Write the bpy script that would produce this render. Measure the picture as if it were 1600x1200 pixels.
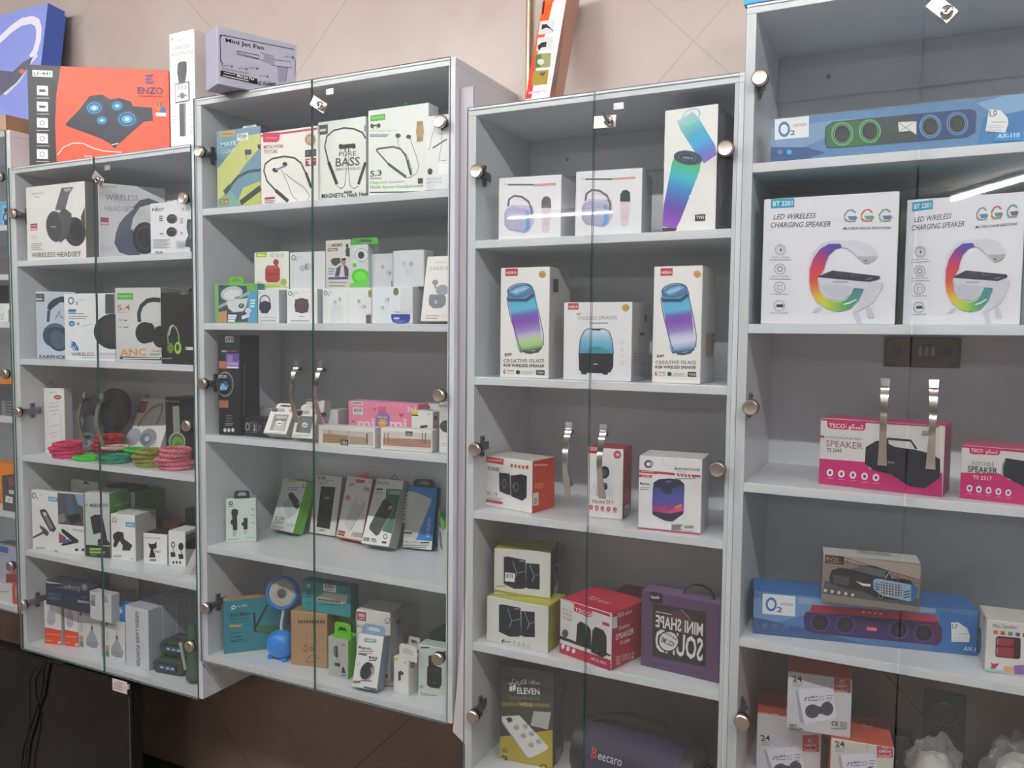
# Phone and audio accessory shop: a wall of glazed white display cabinets full of boxed goods.
# World: x runs along the wall to the right, y runs into the wall (cabinet fronts at y = 0), z is up, floor at 0, metres.
import bpy, bmesh, math, random
from mathutils import Matrix, Vector, noise

for o in list(bpy.data.objects):
    bpy.data.objects.remove(o)
SC = bpy.context.scene
COL = SC.collection
R = math.radians

# ------------------------------------------------------------------ camera
cam = bpy.data.cameras.new('camera')
cam.sensor_width = 36.0
cam.lens = 36.0 * 1267.94 / 1600
cam_o = bpy.data.objects.new('camera', cam)
COL.objects.link(cam_o)
cam_o.matrix_world = (Matrix.Translation((0, -1.615, 1.5417)) @ Matrix.Rotation(0.4587, 4, 'Z')
                      @ Matrix.Rotation(math.pi / 2 - 0.0612, 4, 'X') @ Matrix.Rotation(0.0101, 4, 'Z'))
SC.camera = cam_o

# ------------------------------------------------------------------ world, lamps, exposure
world = bpy.data.worlds.new('shop_world')
SC.world = world
world.use_nodes = True
world.node_tree.nodes['Background'].inputs[0].default_value = (0.8, 0.85, 1, 1)
world.node_tree.nodes['Background'].inputs[1].default_value = 0.02
SC.view_settings.view_transform = 'Standard'
SC.view_settings.look = 'None'
SC.view_settings.gamma = 1.0
SC.view_settings.use_curve_mapping = False
SC.view_settings.exposure = 1.42
CEILING = 2.86
TUBE_POWER = 60.0
# ceiling tubes: x, y, turn about z, length, radius
TUBES = [(-3.2, -1.55, 0, 1.2, 0.014), (-1.75, -1.55, 0, 1.2, 0.014), (-0.3, -1.55, 0, 1.2, 0.014), (1.15, -1.55, 0, 1.2, 0.014),
         (-3.42, -6.4, 0, 1.2, 0.008), (0.55, -6.3, 62, 1.2, 0.018)]

# ------------------------------------------------------------------ materials
def lin(h):
    if isinstance(h, str):
        v = [int(c * 2, 16) / 255 for c in h] if len(h) == 3 else [int(h[i:i + 2], 16) / 255 for i in (0, 2, 4)]
    else:
        v = h
    return tuple(((c + 0.055) / 1.055) ** 2.4 if c > 0.04045 else c / 12.92 for c in v)

MATS = {}
def mat(name, col='fff', rough=0.5, metal=0.0, coat=0.0, vary=0.08, scale=60.0, bump=0.0, spec=0.5):
    """Plain procedural surface: noise varies the roughness and, a little, the tone."""
    if name in MATS:
        return MATS[name]
    m = bpy.data.materials.new(name); m.use_nodes = True
    nt = m.node_tree; b = nt.nodes['Principled BSDF']
    b.inputs['Metallic'].default_value = metal
    b.inputs['Coat Weight'].default_value = coat
    b.inputs['Specular IOR Level'].default_value = spec
    tc = nt.nodes.new('ShaderNodeTexCoord'); nz = nt.nodes.new('ShaderNodeTexNoise'); nz.inputs['Scale'].default_value = scale
    nt.links.new(tc.outputs['Object'], nz.inputs['Vector'])
    mr = nt.nodes.new('ShaderNodeMapRange'); mr.inputs['To Min'].default_value = max(rough - vary, 0.02); mr.inputs['To Max'].default_value = rough + vary
    nt.links.new(nz.outputs['Fac'], mr.inputs['Value']); nt.links.new(mr.outputs['Result'], b.inputs['Roughness'])
    b.inputs['Base Color'].default_value = (*lin(col), 1)
    if bump:
        bp = nt.nodes.new('ShaderNodeBump'); bp.inputs['Strength'].default_value = bump; bp.inputs['Distance'].default_value = 0.002
        nt.links.new(nz.outputs['Fac'], bp.inputs['Height']); nt.links.new(bp.outputs['Normal'], b.inputs['Normal'])
    MATS[name] = m
    return m

def ink_mat(name, rough, coat):
    """Printed card: the colour of each printed shape is stored with its face."""
    m = mat(name, 'fff', rough, 0, coat, 0.05, 90)
    nt = m.node_tree; at = nt.nodes.new('ShaderNodeAttribute'); at.attribute_name = 'ink'
    nt.links.new(at.outputs['Color'], nt.nodes['Principled BSDF'].inputs['Base Color'])
    return m
CARD = ink_mat('printed_card', 0.42, 0.0)
GLOSSY = ink_mat('film_wrapped_card', 0.22, 0.6)

def glass_mat(name, tint, haze):
    m = bpy.data.materials.new(name); m.use_nodes = True
    nt = m.node_tree; nt.nodes.remove(nt.nodes['Principled BSDF']); out = nt.nodes['Material Output']
    tr = nt.nodes.new('ShaderNodeBsdfTransparent'); tr.inputs[0].default_value = (*tint, 1)
    gl = nt.nodes.new('ShaderNodeBsdfGlossy'); gl.inputs['Roughness'].default_value = 0.015
    lw = nt.nodes.new('ShaderNodeLayerWeight'); lw.inputs['Blend'].default_value = 0.5
    pw = nt.nodes.new('ShaderNodeMath'); pw.operation = 'POWER'; pw.inputs[1].default_value = 5
    nt.links.new(lw.outputs['Facing'], pw.inputs[0])
    fr = nt.nodes.new('ShaderNodeMapRange'); fr.inputs['To Min'].default_value = 0.045; fr.inputs['To Max'].default_value = 1.0
    nt.links.new(pw.outputs[0], fr.inputs['Value'])
    mx = nt.nodes.new('ShaderNodeMixShader')
    nt.links.new(fr.outputs[0], mx.inputs[0]); nt.links.new(tr.outputs[0], mx.inputs[1]); nt.links.new(gl.outputs[0], mx.inputs[2])
    df = nt.nodes.new('ShaderNodeBsdfDiffuse'); df.inputs[0].default_value = (0.75, 0.78, 0.8, 1)
    tc = nt.nodes.new('ShaderNodeTexCoord'); nz = nt.nodes.new('ShaderNodeTexNoise'); nz.inputs['Scale'].default_value = 4
    nt.links.new(tc.outputs['Object'], nz.inputs['Vector'])
    mr = nt.nodes.new('ShaderNodeMapRange'); mr.inputs['To Min'].default_value = haze * 0.5; mr.inputs['To Max'].default_value = haze * 1.5
    nt.links.new(nz.outputs['Fac'], mr.inputs['Value'])
    m2 = nt.nodes.new('ShaderNodeMixShader')
    nt.links.new(mr.outputs['Result'], m2.inputs[0]); nt.links.new(mx.outputs[0], m2.inputs[1]); nt.links.new(df.outputs[0], m2.inputs[2])
    nt.links.new(m2.outputs[0], out.inputs[0])
    MATS[name] = m
    return m
GLASS = glass_mat('dusty_door_glass', (0.972, 0.978, 0.974), 0.018)
FILM = glass_mat('clear_plastic_film', (0.9, 0.9, 0.9), 0.16)
GLASS_EDGE = mat('green_glass_edge', '56706c', 0.2, coat=0.5)
WHITE = mat('white_melamine', 'dadde2', 0.33, coat=0.1, scale=25)
CHROME = mat('polished_chrome', 'e8e4e0', 0.12, 1.0, vary=0.05)
NICKEL = mat('brushed_nickel', 'd2c4b8', 0.36, 1.0)
STEEL = mat('dull_steel', '8a8c90', 0.35, 1.0)
BLACK = mat('black_plastic', '17171a', 0.4)
def emit_mat(name, col, s):
    m = bpy.data.materials.new(name); m.use_nodes = True; nt = m.node_tree
    b = nt.nodes['Principled BSDF']; b.inputs['Base Color'].default_value = (0.8, 0.8, 0.8, 1)
    b.inputs['Emission Color'].default_value = (*col, 1); b.inputs['Emission Strength'].default_value = s
    MATS[name] = m
    return m

def tile_mat(name, c1, c2, joint, tile, turn, rough, shift=(0.1, 0.1, 0)):
    """Veined stone tiles with thin joints, the pattern turned about the wall normal."""
    m = bpy.data.materials.new(name); m.use_nodes = True; nt = m.node_tree; b = nt.nodes['Principled BSDF']
    tc = nt.nodes.new('ShaderNodeTexCoord'); mp = nt.nodes.new('ShaderNodeMapping')
    mp.inputs['Rotation'].default_value = turn
    mp.inputs['Location'].default_value = shift
    nt.links.new(tc.outputs['Object'], mp.inputs['Vector'])
    br = nt.nodes.new('ShaderNodeTexBrick'); br.offset = 0; br.inputs['Scale'].default_value = 1
    br.inputs['Brick Width'].default_value = tile; br.inputs['Row Height'].default_value = tile
    br.inputs['Mortar Size'].default_value = 0.0022; br.inputs['Mortar Smooth'].default_value = 0.2
    nz = nt.nodes.new('ShaderNodeTexNoise'); nz.inputs['Scale'].default_value = 2.2; nz.inputs['Detail'].default_value = 5; nz.inputs['Distortion'].default_value = 1.2
    nt.links.new(tc.outputs['Object'], nz.inputs['Vector'])
    rp = nt.nodes.new('ShaderNodeValToRGB')
    rp.color_ramp.elements[0].color = (*lin(c1), 1); rp.color_ramp.elements[1].color = (*lin(c2), 1)
    rp.color_ramp.elements[0].position = 0.35; rp.color_ramp.elements[1].position = 0.65
    nt.links.new(nz.outputs['Fac'], rp.inputs[0])
    nt.links.new(mp.outputs[0], br.inputs['Vector'])
    for k in ('Color1', 'Color2'):
        nt.links.new(rp.outputs[0], br.inputs[k])
    br.inputs['Mortar'].default_value = (*lin(joint), 1)
    nt.links.new(br.outputs['Color'], b.inputs['Base Color'])
    b.inputs['Roughness'].default_value = rough
    MATS[name] = m
    return m

# ------------------------------------------------------------------ mesh helpers
def link(o, parent=None):
    COL.objects.link(o)
    if parent:
        o.parent = parent
    return o

def tag(o, label=None, cat=None, group=None, kind=None):
    for k, v in (('label', label), ('category', cat), ('group', group), ('kind', kind)):
        if v:
            o[k] = v
    return o

def thing(name, label, cat, loc=(0, 0, 0), rot=(0, 0, 0), group=None):
    o = bpy.data.objects.new(name, None)
    o.empty_display_size = 0.03
    o.location = loc; o.rotation_euler = rot
    link(o)
    return tag(o, label, cat, group)

def obj(name, verts, faces, m, parent=None, smooth=False, cols=None, label=None, bevel=0, idx=None):
    me = bpy.data.meshes.new(name)
    me.from_pydata([tuple(v) for v in verts], [], faces)
    for q in (m if isinstance(m, (list, tuple)) else [m]):
        me.materials.append(q)
    if idx:
        me.polygons.foreach_set('material_index', idx)
    if cols:
        a = me.color_attributes.new('ink', 'FLOAT_COLOR', 'CORNER')
        a.data.foreach_set('color', [c for q in cols for c in q])
    if smooth:
        me.polygons.foreach_set('use_smooth', [True] * len(me.polygons))
    me.update()
    o = bpy.data.objects.new(name, me)
    link(o, parent)
    if bevel:
        b = o.modifiers.new('edge', 'BEVEL'); b.width = bevel; b.segments = 2; b.limit_method = 'ANGLE'
    if smooth and bevel == 0:
        pass
    if label:
        o['label'] = label
    return o

class MB:
    """Collects shapes into ONE mesh."""
    def __init__(s):
        s.v = []; s.f = []; s.mi = []; s.cur = 0
    def add(s, vs, fs):
        n = len(s.v); s.v += [tuple(v) for v in vs]; s.f += [tuple(i + n for i in f) for f in fs]; s.mi += [s.cur] * len(fs)
        return s
    def box(s, a, b, M=None):
        (x0, y0, z0), (x1, y1, z1) = a, b
        vs = [Vector(p) for p in ((x0, y0, z0), (x1, y0, z0), (x1, y1, z0), (x0, y1, z0), (x0, y0, z1), (x1, y0, z1), (x1, y1, z1), (x0, y1, z1))]
        if M:
            vs = [M @ v for v in vs]
        return s.add(vs, [(0, 3, 2, 1), (4, 5, 6, 7), (0, 1, 5, 4), (1, 2, 6, 5), (2, 3, 7, 6), (3, 0, 4, 7)])
    def lathe(s, prof, n=24, M=None, sx=1, sy=1):
        """profile of (radius, height) turned about z; M places it"""
        vs = []; fs = []
        for r, h in prof:
            for i in range(n):
                a = 2 * math.pi * i / n
                v = Vector((r * math.cos(a) * sx, r * math.sin(a) * sy, h))
                vs.append(M @ v if M else v)
        for k in range(len(prof) - 1):
            for i in range(n):
                j = (i + 1) % n
                fs.append((k * n + i, k * n + j, (k + 1) * n + j, (k + 1) * n + i))
        fs.append(tuple(range(n))[::-1]); fs.append(tuple(range((len(prof) - 1) * n, len(prof) * n)))
        return s.add(vs, fs)
    def tube(s, pts, r, n=8, closed=False):
        pts = [Vector(p) for p in pts]; vs = []; fs = []; k = len(pts)
        up = None
        for i, p in enumerate(pts):
            t = (pts[(i + 1) % k] - pts[i - 1]) if closed else (pts[min(i + 1, k - 1)] - pts[max(i - 1, 0)])
            t.normalize()
            if up is None:
                up = t.orthogonal().normalized()
            up = (up - t * up.dot(t)).normalized(); w = t.cross(up)
            rr = r[i] if isinstance(r, (list, tuple)) else r
            vs += [p + (up * math.cos(2 * math.pi * q / n) + w * math.sin(2 * math.pi * q / n)) * rr for q in range(n)]
        for i in range(k if closed else k - 1):
            for q in range(n):
                a, b = i * n, ((i + 1) % k) * n
                fs.append((a + q, a + (q + 1) % n, b + (q + 1) % n, b + q))
        if not closed:
            fs.append(tuple(range(n))[::-1]); fs.append(tuple(range((k - 1) * n, k * n)))
        return s.add(vs, fs)
    def strap(s, pts, w, th, across):
        """flat band of width w along `across`, thickness th, following pts"""
        pts = [Vector(p) for p in pts]; ac = Vector(across).normalized(); vs = []; fs = []
        for i, p in enumerate(pts):
            t = (pts[min(i + 1, len(pts) - 1)] - pts[max(i - 1, 0)]).normalized(); nrm = t.cross(ac).normalized()
            ww = w[i] if isinstance(w, (list, tuple)) else w
            for a, b in ((-1, -1), (1, -1), (1, 1), (-1, 1)):
                vs.append(p + ac * ww / 2 * a + nrm * th / 2 * b)
        for i in range(len(pts) - 1):
            for q in range(4):
                fs.append((i * 4 + q, i * 4 + (q + 1) % 4, i * 4 + 4 + (q + 1) % 4, i * 4 + 4 + q))
        fs.append((3, 2, 1, 0)); e = (len(pts) - 1) * 4; fs.append((e, e + 1, e + 2, e + 3))
        return s.add(vs, fs)
    def blob(s, c, rad, fn=None, nu=28, nv=16, sq=1.0):
        """ellipsoid (sq < 1 squares it off), optionally displaced by fn(unit vector) -> factor"""
        vs = []; fs = []
        pw = lambda t: math.copysign(abs(t) ** sq, t)
        for i in range(nv + 1):
            ph = -math.pi / 2 + math.pi * i / nv
            for j in range(nu):
                th = 2 * math.pi * j / nu
                d = Vector((pw(math.cos(ph)) * pw(math.cos(th)), pw(math.cos(ph)) * pw(math.sin(th)), pw(math.sin(ph))))
                k = fn(d) if fn else 1
                vs.append(Vector(c) + Vector((d.x * rad[0], d.y * rad[1], d.z * rad[2])) * k)
        for i in range(nv):
            for j in range(nu):
                fs.append((i * nu + j, i * nu + (j + 1) % nu, (i + 1) * nu + (j + 1) % nu, (i + 1) * nu + j))
        return s.add(vs, fs)
    def make(s, name, m, parent=None, smooth=False, bevel=0, label=None):
        o = obj(name, s.v, s.f, m, parent, smooth, None, label, bevel, s.mi)
        if smooth:
            bm = bmesh.new(); bm.from_mesh(o.data); bmesh.ops.remove_doubles(bm, verts=bm.verts, dist=1e-6)
            for e in bm.edges:
                e.smooth = len(e.link_faces) != 2 or e.calc_face_angle(0) < R(38)
            bm.to_mesh(o.data); bm.free()
        return o

def boxpart(name, a, b, m, parent=None, bevel=0.0, label=None):
    return MB().box(a, b).make(name, m, parent, bevel=bevel, label=label)

# ------------------------------------------------------------------ the room
LOWER = tile_mat('brown_stone_tiles', '7d685c', '8d776a', '665349', 0.9, (R(90), 0, R(45)), 0.35, (0.352, 0.3, 0))
UPPER = tile_mat('beige_stone_tiles', 'b0a097', 'bbada4', 'a6978d', 0.9, (R(90), 0, R(45)), 0.38, (-0.333, 0.122, 0))
FLOOR = tile_mat('pale_floor_tiles', '8f8780', '9c948c', '6a625c', 0.6, (0, 0, 0), 0.3)
PLASTER = mat('shop_plaster', 'aaa6a2', 0.7)
def struct(name, a, b, m):
    return tag(boxpart(name, a, b, m), kind='structure')
WY = 0.315
struct('floor', (-5.2, -8.2, -0.1), (3.4, WY + 0.15, 0.0), FLOOR)
struct('ceiling', (-5.2, -8.2, CEILING), (3.4, WY + 0.15, CEILING + 0.1), PLASTER)
struct('wall_back', (-5.2, WY, 0.0), (3.4, WY + 0.15, 1.25), LOWER)
struct('wall_back_upper', (-5.2, WY, 1.25), (3.4, WY + 0.15, CEILING), UPPER)
struct('wall_left', (-5.35, -8.2, 0.0), (-5.2, WY + 0.15, CEILING), PLASTER)
struct('wall_right', (3.4, -8.2, 0.0), (3.55, WY + 0.15, CEILING), PLASTER)
struct('wall_front', (-5.2, -8.35, 0.0), (3.4, -8.2, CEILING), PLASTER)
struct('baseboard_back', (-5.2, WY - 0.012, 0.0), (3.4, WY, 0.045), mat('dark_skirting', '1d1512', 0.4))
o = MB().lathe([(0.0075, 2.05), (0.0075, CEILING)], 16, Matrix.Translation((-0.911, WY - 0.008, 0))).make('trim_1', mat('bronze_conduit', 'b89c84', 0.35, 0.6), smooth=True)
tag(o, kind='structure')

# ceiling tubes
TUBE = emit_mat('lit_tube', (1.0, 0.985, 0.965), TUBE_POWER)
for i, (x, y, a, l, tr) in enumerate(TUBES):
    t = thing('ceiling_tube_light', 'white ceiling tube light seen only in reflections', 'light', (x, y, CEILING), (0, 0, R(a)), 'ceiling tube lights')
    boxpart('housing', (-l / 2 - 0.02, -0.03, -0.035), (l / 2 + 0.02, 0.03, 0), WHITE, t, 0.004)
    MB().lathe([(tr, -l / 2), (tr, l / 2)], 14, Matrix.Translation((0, 0, -0.055)) @ Matrix.Rotation(R(90), 4, 'Y')).make('tube', TUBE, t, True)
    for sx in (-1, 1):
        boxpart('tube_holder', (sx * (l / 2 + 0.005) - 0.01, -0.012, -0.072), (sx * (l / 2 + 0.005) + 0.01, 0.012, -0.03), WHITE, t, 0.002)

# ------------------------------------------------------------------ display cabinets
TH = 0.018
DEPTH = 0.30
def hinge(parent, x, z, sgn):
    """Glass hinge: round chrome cap outside, arm and cross plate on the side panel inside. sgn +1 = panel on the left."""
    h = MB()
    h.lathe([(0.0125, 0.0), (0.0150, 0.0015), (0.0150, 0.009), (0.0138, 0.0105), (0.0128, 0.0112), (0.011, 0.0108)], 28, Matrix.Translation((x, -0.0135, z)) @ Matrix.Rotation(R(90), 4, 'X'))
    h.cur = 1
    h.lathe([(0.0155, 0.0), (0.0155, 0.003)], 24, Matrix.Translation((x, -0.0105, z)) @ Matrix.Rotation(R(90), 4, 'X'))
    h.cur = 2
    h.lathe([(0.0095, 0.0), (0.0095, 0.012)], 20, Matrix.Translation((x, 0.0035, z)) @ Matrix.Rotation(R(90), 4, 'X'))
    px = x - sgn * 0.0125
    h.box((min(x, px) - 0.001, 0.002, z - 0.007), (max(x, px) + 0.001, 0.042, z + 0.007))
    h.box((px - 0.0045, 0.030, z - 0.024), (px + 0.0045, 0.044, z + 0.024))
    h.box((px - 0.0055, 0.040, z - 0.009), (px + 0.0055, 0.064, z + 0.009))
    h.cur = 3
    for dz in (-0.018, 0.018):
        h.lathe([(0.0035, 0), (0.003, 0.002)], 10, Matrix.Translation((px + sgn * 0.0045, 0.037, z + dz)) @ Matrix.Rotation(R(90) * sgn, 4, 'Y'))
    h.make('hinge', [NICKEL, BLACK, STEEL, BLACK], parent, smooth=True)

def handle(parent, x, z):
    h = MB(); pts = []; ws = []
    for i in range(25):
        t = i / 24; zz = 0.078 - 0.156 * t
        y = -0.0255 - 0.021 * math.sin(math.pi * t) ** 1.3 + (0.006 * (1 - abs(2 * t - 1)) if False else 0)
        if t < 0.16:
            y = -0.0285 + 0.02 * (0.16 - t)
        pts.append((x, y, z + zz)); ws.append(0.0155 - 0.0045 * math.sin(math.pi * t))
    h.strap(pts, ws, 0.0032, (1, 0, 0))
    h.cur = 1
    for s in (-1, 1):
        h.lathe([(0.0065, 0), (0.0065, 0.0165)], 14, Matrix.Translation((x, -0.0125, z + 0.056 * s)) @ Matrix.Rotation(R(90), 4, 'X'))
    h.make('door_handle', [CHROME, STEEL], parent, smooth=True)

def lock(parent, x, z, turn, key):
    l = MB(); M = Matrix.Translation((x - 0.012, -0.0135, z)) @ Matrix.Rotation(R(turn), 4, 'Y')
    l.box((-0.026, -0.003, -0.0125), (0.022, 0.0, 0.0125), M)
    l.cur = 1
    C = M @ Matrix.Translation((0.008, -0.003, 0)) @ Matrix.Rotation(R(90), 4, 'X')
    l.lathe([(0.0105, 0), (0.0105, 0.006), (0.009, 0.010), (0.006, 0.0112), (0.003, 0.0105)], 22, C)
    l.cur = 2
    l.box((-0.0008, -0.0152, -0.004), (0.0008, -0.014, 0.004), M @ Matrix.Translation((0.008, 0, 0)))
    if key:
        l.box((-0.0028, -0.026, -0.012), (0.0028, -0.013, 0.014), M @ Matrix.Translation((0.006, 0, 0.004)) @ Matrix.Rotation(R(-35), 4, 'Y'))
    l.make('door_lock', [NICKEL, CHROME, BLACK], parent, bevel=0.0008)

def cabinet(label, x0, x1, z0, z1, shelves, handles, lock_turn, key=False, back_from=None, rail=False, only_right=False, x_seam=None):
    xm = (x0 + x1) / 2 if x_seam is None else x_seam
    c = thing('display_cabinet', label, 'cabinet', (xm, 0.0, z0), group=None)
    def part(name, a, b, m=WHITE, bevel=0.0012):
        return boxpart(name, (a[0] - xm, a[1], a[2] - z0), (b[0] - xm, b[1], b[2] - z0), m, c, bevel)
    part('side_panel', (x0, 0, z0), (x0 + TH, DEPTH + 0.012, z1 - TH))
    part('side_panel', (x1 - TH, 0, z0), (x1, DEPTH + 0.012, z1 - TH))
    part('top_panel', (x0, 0, z1 - TH), (x1, DEPTH + 0.012, z1))
    part('bottom_panel', (x0 + TH, 0, z0), (x1 - TH, DEPTH, z0 + TH))
    for z in shelves:
        part('shelf', (x0 + TH, 0.001, z), (x1 - TH, DEPTH, z + TH))
    part('back_panel', (x0 + TH, DEPTH, back_from or z0), (x1 - TH, DEPTH + 0.010, z1 - TH), bevel=0)
    if rail:
        r = part('hanging_rail', (x0 + TH, DEPTH - 0.016, z1 - TH - 0.092), (x1 - TH, DEPTH, z1 - TH))
        for k in (0.2, 0.8):
            MB().lathe([(0.005, 0), (0.004, 0.002)], 12, Matrix.Translation((x0 + (x1 - x0) * k - xm, DEPTH - 0.016, z1 - TH - 0.05 - z0)) @ Matrix.Rotation(R(90), 4, 'X')).make('screw', STEEL, r, True)
    # two glass doors hung in front of the carcass
    g = 0.0015
    for s, (a, b) in ((1, (x0 + 0.001, xm - g)), (-1, (xm + g, x1 - 0.0085))):
        if only_right and s == 1:
            continue
        m = MB(); A = (a - xm, -0.0105, 0.002); B = (b - xm, -0.0055, z1 - z0 - 0.002)
        m.box(A, B); m.mi = [1, 1, 0, 1, 0, 1]
        d = m.make('glass_door', [GLASS, GLASS_EDGE], c)
        hx = (x0 + 0.0305 if s == 1 else x1 - 0.0285) - xm
        for dz in (0.145, 0.765, 1.386):
            hinge(d, hx, z1 - dz - z0, s)
        if handles:
            handle(d, (-0.039 if s == 1 else 0.038), handles - z0)
        if s == -1 and lock_turn is not None:
            lock(d, 0.040, z1 - 0.068 - z0, lock_turn, key)
    if lock_turn is not None:
        s_ = MB(); s_.box((0.040, -0.004, z1 - z0 - 0.043), (0.062, 0.0, z1 - z0 - 0.029))
        s_.make('strike_plate', mat('pale_steel', 'cfcfd2', 0.3, 0.7), c, bevel=0.0006)
    return c

Z13 = 2.046; Z24 = 2.1645
cabinet('glazed cabinet at the far left edge, only a sliver in view', -3.36, -2.560, 0.6195, Z24, (1.8535, 1.698, 1.5457, 1.2394, 0.9289), None, None)
cabinet('glazed cabinet full of headphone boxes under the orange box', -2.5585, -1.7585, 0.506, Z13, (1.7387, 1.4298, 1.1215, 0.8144), 1.279, 38)
cabinet('glazed cabinet with neckband boxes and power banks under the grey box', -1.7545, -0.9475, 0.6195, Z24, (1.8535, 1.5457, 1.2394, 0.9289), 1.392, 32)
cabinet('glazed cabinet with white and red speaker boxes under the orange tripod box', -0.9115, -0.3080, 0.506, Z13, (1.7336, 1.4263, 1.1181, 0.8078), 1.279, 2, True, back_from=0.80, rail=True)
cabinet('glazed cabinet with soundbar boxes at the right edge', -0.3070, 0.2990, 0.6195, 2.171, (1.8551, 1.5481, 1.2377, 0.9279), 1.392, 45, back_from=0.92, rail=True)

# ------------------------------------------------------------------ boxed goods
FONT_CURVE = bpy.data.curves.new('letter_source', 'FONT')
FONT_CURVE.resolution_u = 2
FONT_OBJ = bpy.data.objects.new('letter_source', FONT_CURVE)
def letters(s, bold):
    FONT_CURVE.body = s
    FONT_CURVE.offset = {0: 0.0, 1: 0.018, 2: 0.024, 3: 0.006}[bold]
    FONT_CURVE.shear = 0.28 if bold == 3 else 0.0
    me = bpy.data.meshes.new_from_object(FONT_OBJ)
    vs = [(v.co.x, v.co.y) for v in me.vertices]; fs = [tuple(p.vertices) for p in me.polygons]
    bpy.data.meshes.remove(me)
    return vs, fs

PARTS = {'p': 'printed_picture', 't': 'lettering', 's': 'sticker'}
def carton(name, label, cat, group, loc, yaw, lean, size, cols, wrap, extras, art):
    """One boxed product. loc = its front lower left corner, size and art in millimetres on its faces
    (F front, R right side, L left side, T top); R rectangle, P polygon, E ellipse, O ring, L line, G colour run, T words."""
    w, d, h = (q / 1000 for q in size)
    M = Matrix.Translation(loc) @ Matrix.Rotation(R(yaw), 4, 'Z') @ Matrix.Rotation(R(-lean), 4, 'X')
    root = thing(name, label, cat, M @ Vector((w / 2, d / 2, 0)), (R(-lean), 0, R(yaw)), group)
    ox, oy = w / 2, d / 2
    ink = GLOSSY if wrap else CARD
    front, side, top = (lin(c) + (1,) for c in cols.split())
    # carton body with folded edges, side and top colours
    bm = bmesh.new()
    bmesh.ops.create_cube(bm, size=1)
    for v in bm.verts:
        v.co = Vector((v.co.x * w, v.co.y * d, (v.co.z + 0.5) * h))
    bmesh.ops.bevel(bm, geom=bm.edges[:], offset=min(0.0012, min(w, d, h) * 0.1), segments=1, affect='EDGES')
    lay = bm.loops.layers.float_color.new('ink')
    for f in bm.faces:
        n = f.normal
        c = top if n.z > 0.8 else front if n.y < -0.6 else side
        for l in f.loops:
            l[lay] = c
    me = bpy.data.meshes.new('carton'); bm.to_mesh(me); bm.free(); me.materials.append(ink)
    link(bpy.data.objects.new('carton', me), root)
    # printing
    got = {}
    for i, line in enumerate(q for q in art.split('\n') if q.strip()):
        words = None
        if '|' in line:
            line, words = line.split('|', 1)
        k, fc, part, col, *num = line.split()
        if k == 'G':
            cl_ = col.split(','); num = [float(q) / 1000 for q in num]
        else:
            num = [float(q) / 1000 for q in num]
        off = 0.00015 + 0.00004 * i
        if fc == 'F':
            at = lambda u, v: (u - ox, -off - oy, v)
        elif fc == 'R':
            at = lambda u, v: (w + off - ox, u - oy, v)
        elif fc == 'L':
            at = lambda u, v: (-off - ox, d - u - oy, v)
        else:
            at = lambda u, v: (u - ox, v - oy, h + off)
        V, F, C = got.setdefault(part, ([], [], []))
        n0 = len(V); c = None if k == 'G' else lin(col) + (1,)
        def face(pts, cc=None):
            a = len(V); V.extend(at(*p) for p in pts); F.append(tuple(range(a, len(V)))); C.extend(cc or [c] * len(pts))
        if k == 'R':
            x0, y0, x1, y1 = num; face([(x0, y0), (x1, y0), (x1, y1), (x0, y1)])
        elif k == 'P':
            face(list(zip(num[::2], num[1::2])))
        elif k in 'EO':
            cx, cy, ax, ay, bx, by = num[:6]; n = 28
            ring = [(cx + ax * math.cos(t) + bx * math.sin(t), cy + ay * math.cos(t) + by * math.sin(t)) for t in (2 * math.pi * q / n for q in range(n))]
            if k == 'E':
                face(ring)
            else:
                s = max(0.05, 1 - num[6] / max(math.hypot(ax, ay), 1e-5))
                inner = [(cx + (x - cx) * s, cy + (y - cy) * s) for x, y in ring]
                for q in range(n):
                    face([ring[q], ring[(q + 1) % n], inner[(q + 1) % n], inner[q]])
        elif k == 'L':
            wd = num[0] / 2; pts = [Vector(p) for p in zip(num[1::2], num[2::2])]
            sl = []
            for q, p in enumerate(pts):
                t = pts[min(q + 1, len(pts) - 1)] - pts[max(q - 1, 0)]
                t = t.normalized() if t.length > 1e-7 else Vector((1, 0)); nn = Vector((-t.y, t.x)) * wd
                sl.append((p + nn, p - nn))
            for q in range(len(sl) - 1):
                face([sl[q][0], sl[q][1], sl[q + 1][1], sl[q + 1][0]])
        elif k == 'G':
            rows = [(num[q], num[q + 1], num[q + 2], num[q + 3], lin(cc) + (1,)) for q, cc in zip(range(0, len(num), 4), cl_)]
            for a, b in zip(rows, rows[1:]):
                face([(a[0], a[1]), (a[2], a[3]), (b[2], b[3]), (b[0], b[1])], [a[4], a[4], b[4], b[4]])
        elif k == 'T':
            x, y, dx, dy, hh = num
            style, mirror, txt = words.split(' ', 2); style = int(style); mirror = mirror == 'mirrored'
            vs, fs = letters(txt, style)
            if vs:
                xa = min(v[0] for v in vs); xb = max(v[0] for v in vs); L = math.hypot(dx, dy); ex, ey = dx / L, dy / L
                sx = L / (xb - xa); sy = hh / 0.69; a = len(V)
                for vx, vy in vs:
                    q = (xb - vx if mirror else vx - xa) * sx; r = vy * sy
                    V.append(at(x + ex * q - ey * r, y + ey * q + ex * r))
                for f in fs:
                    F.append(tuple(a + q for q in f)); C.extend([c] * len(f))
    for part, (V, F, C) in got.items():
        obj(PARTS[part], V, F, ink, root, cols=C)
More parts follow.
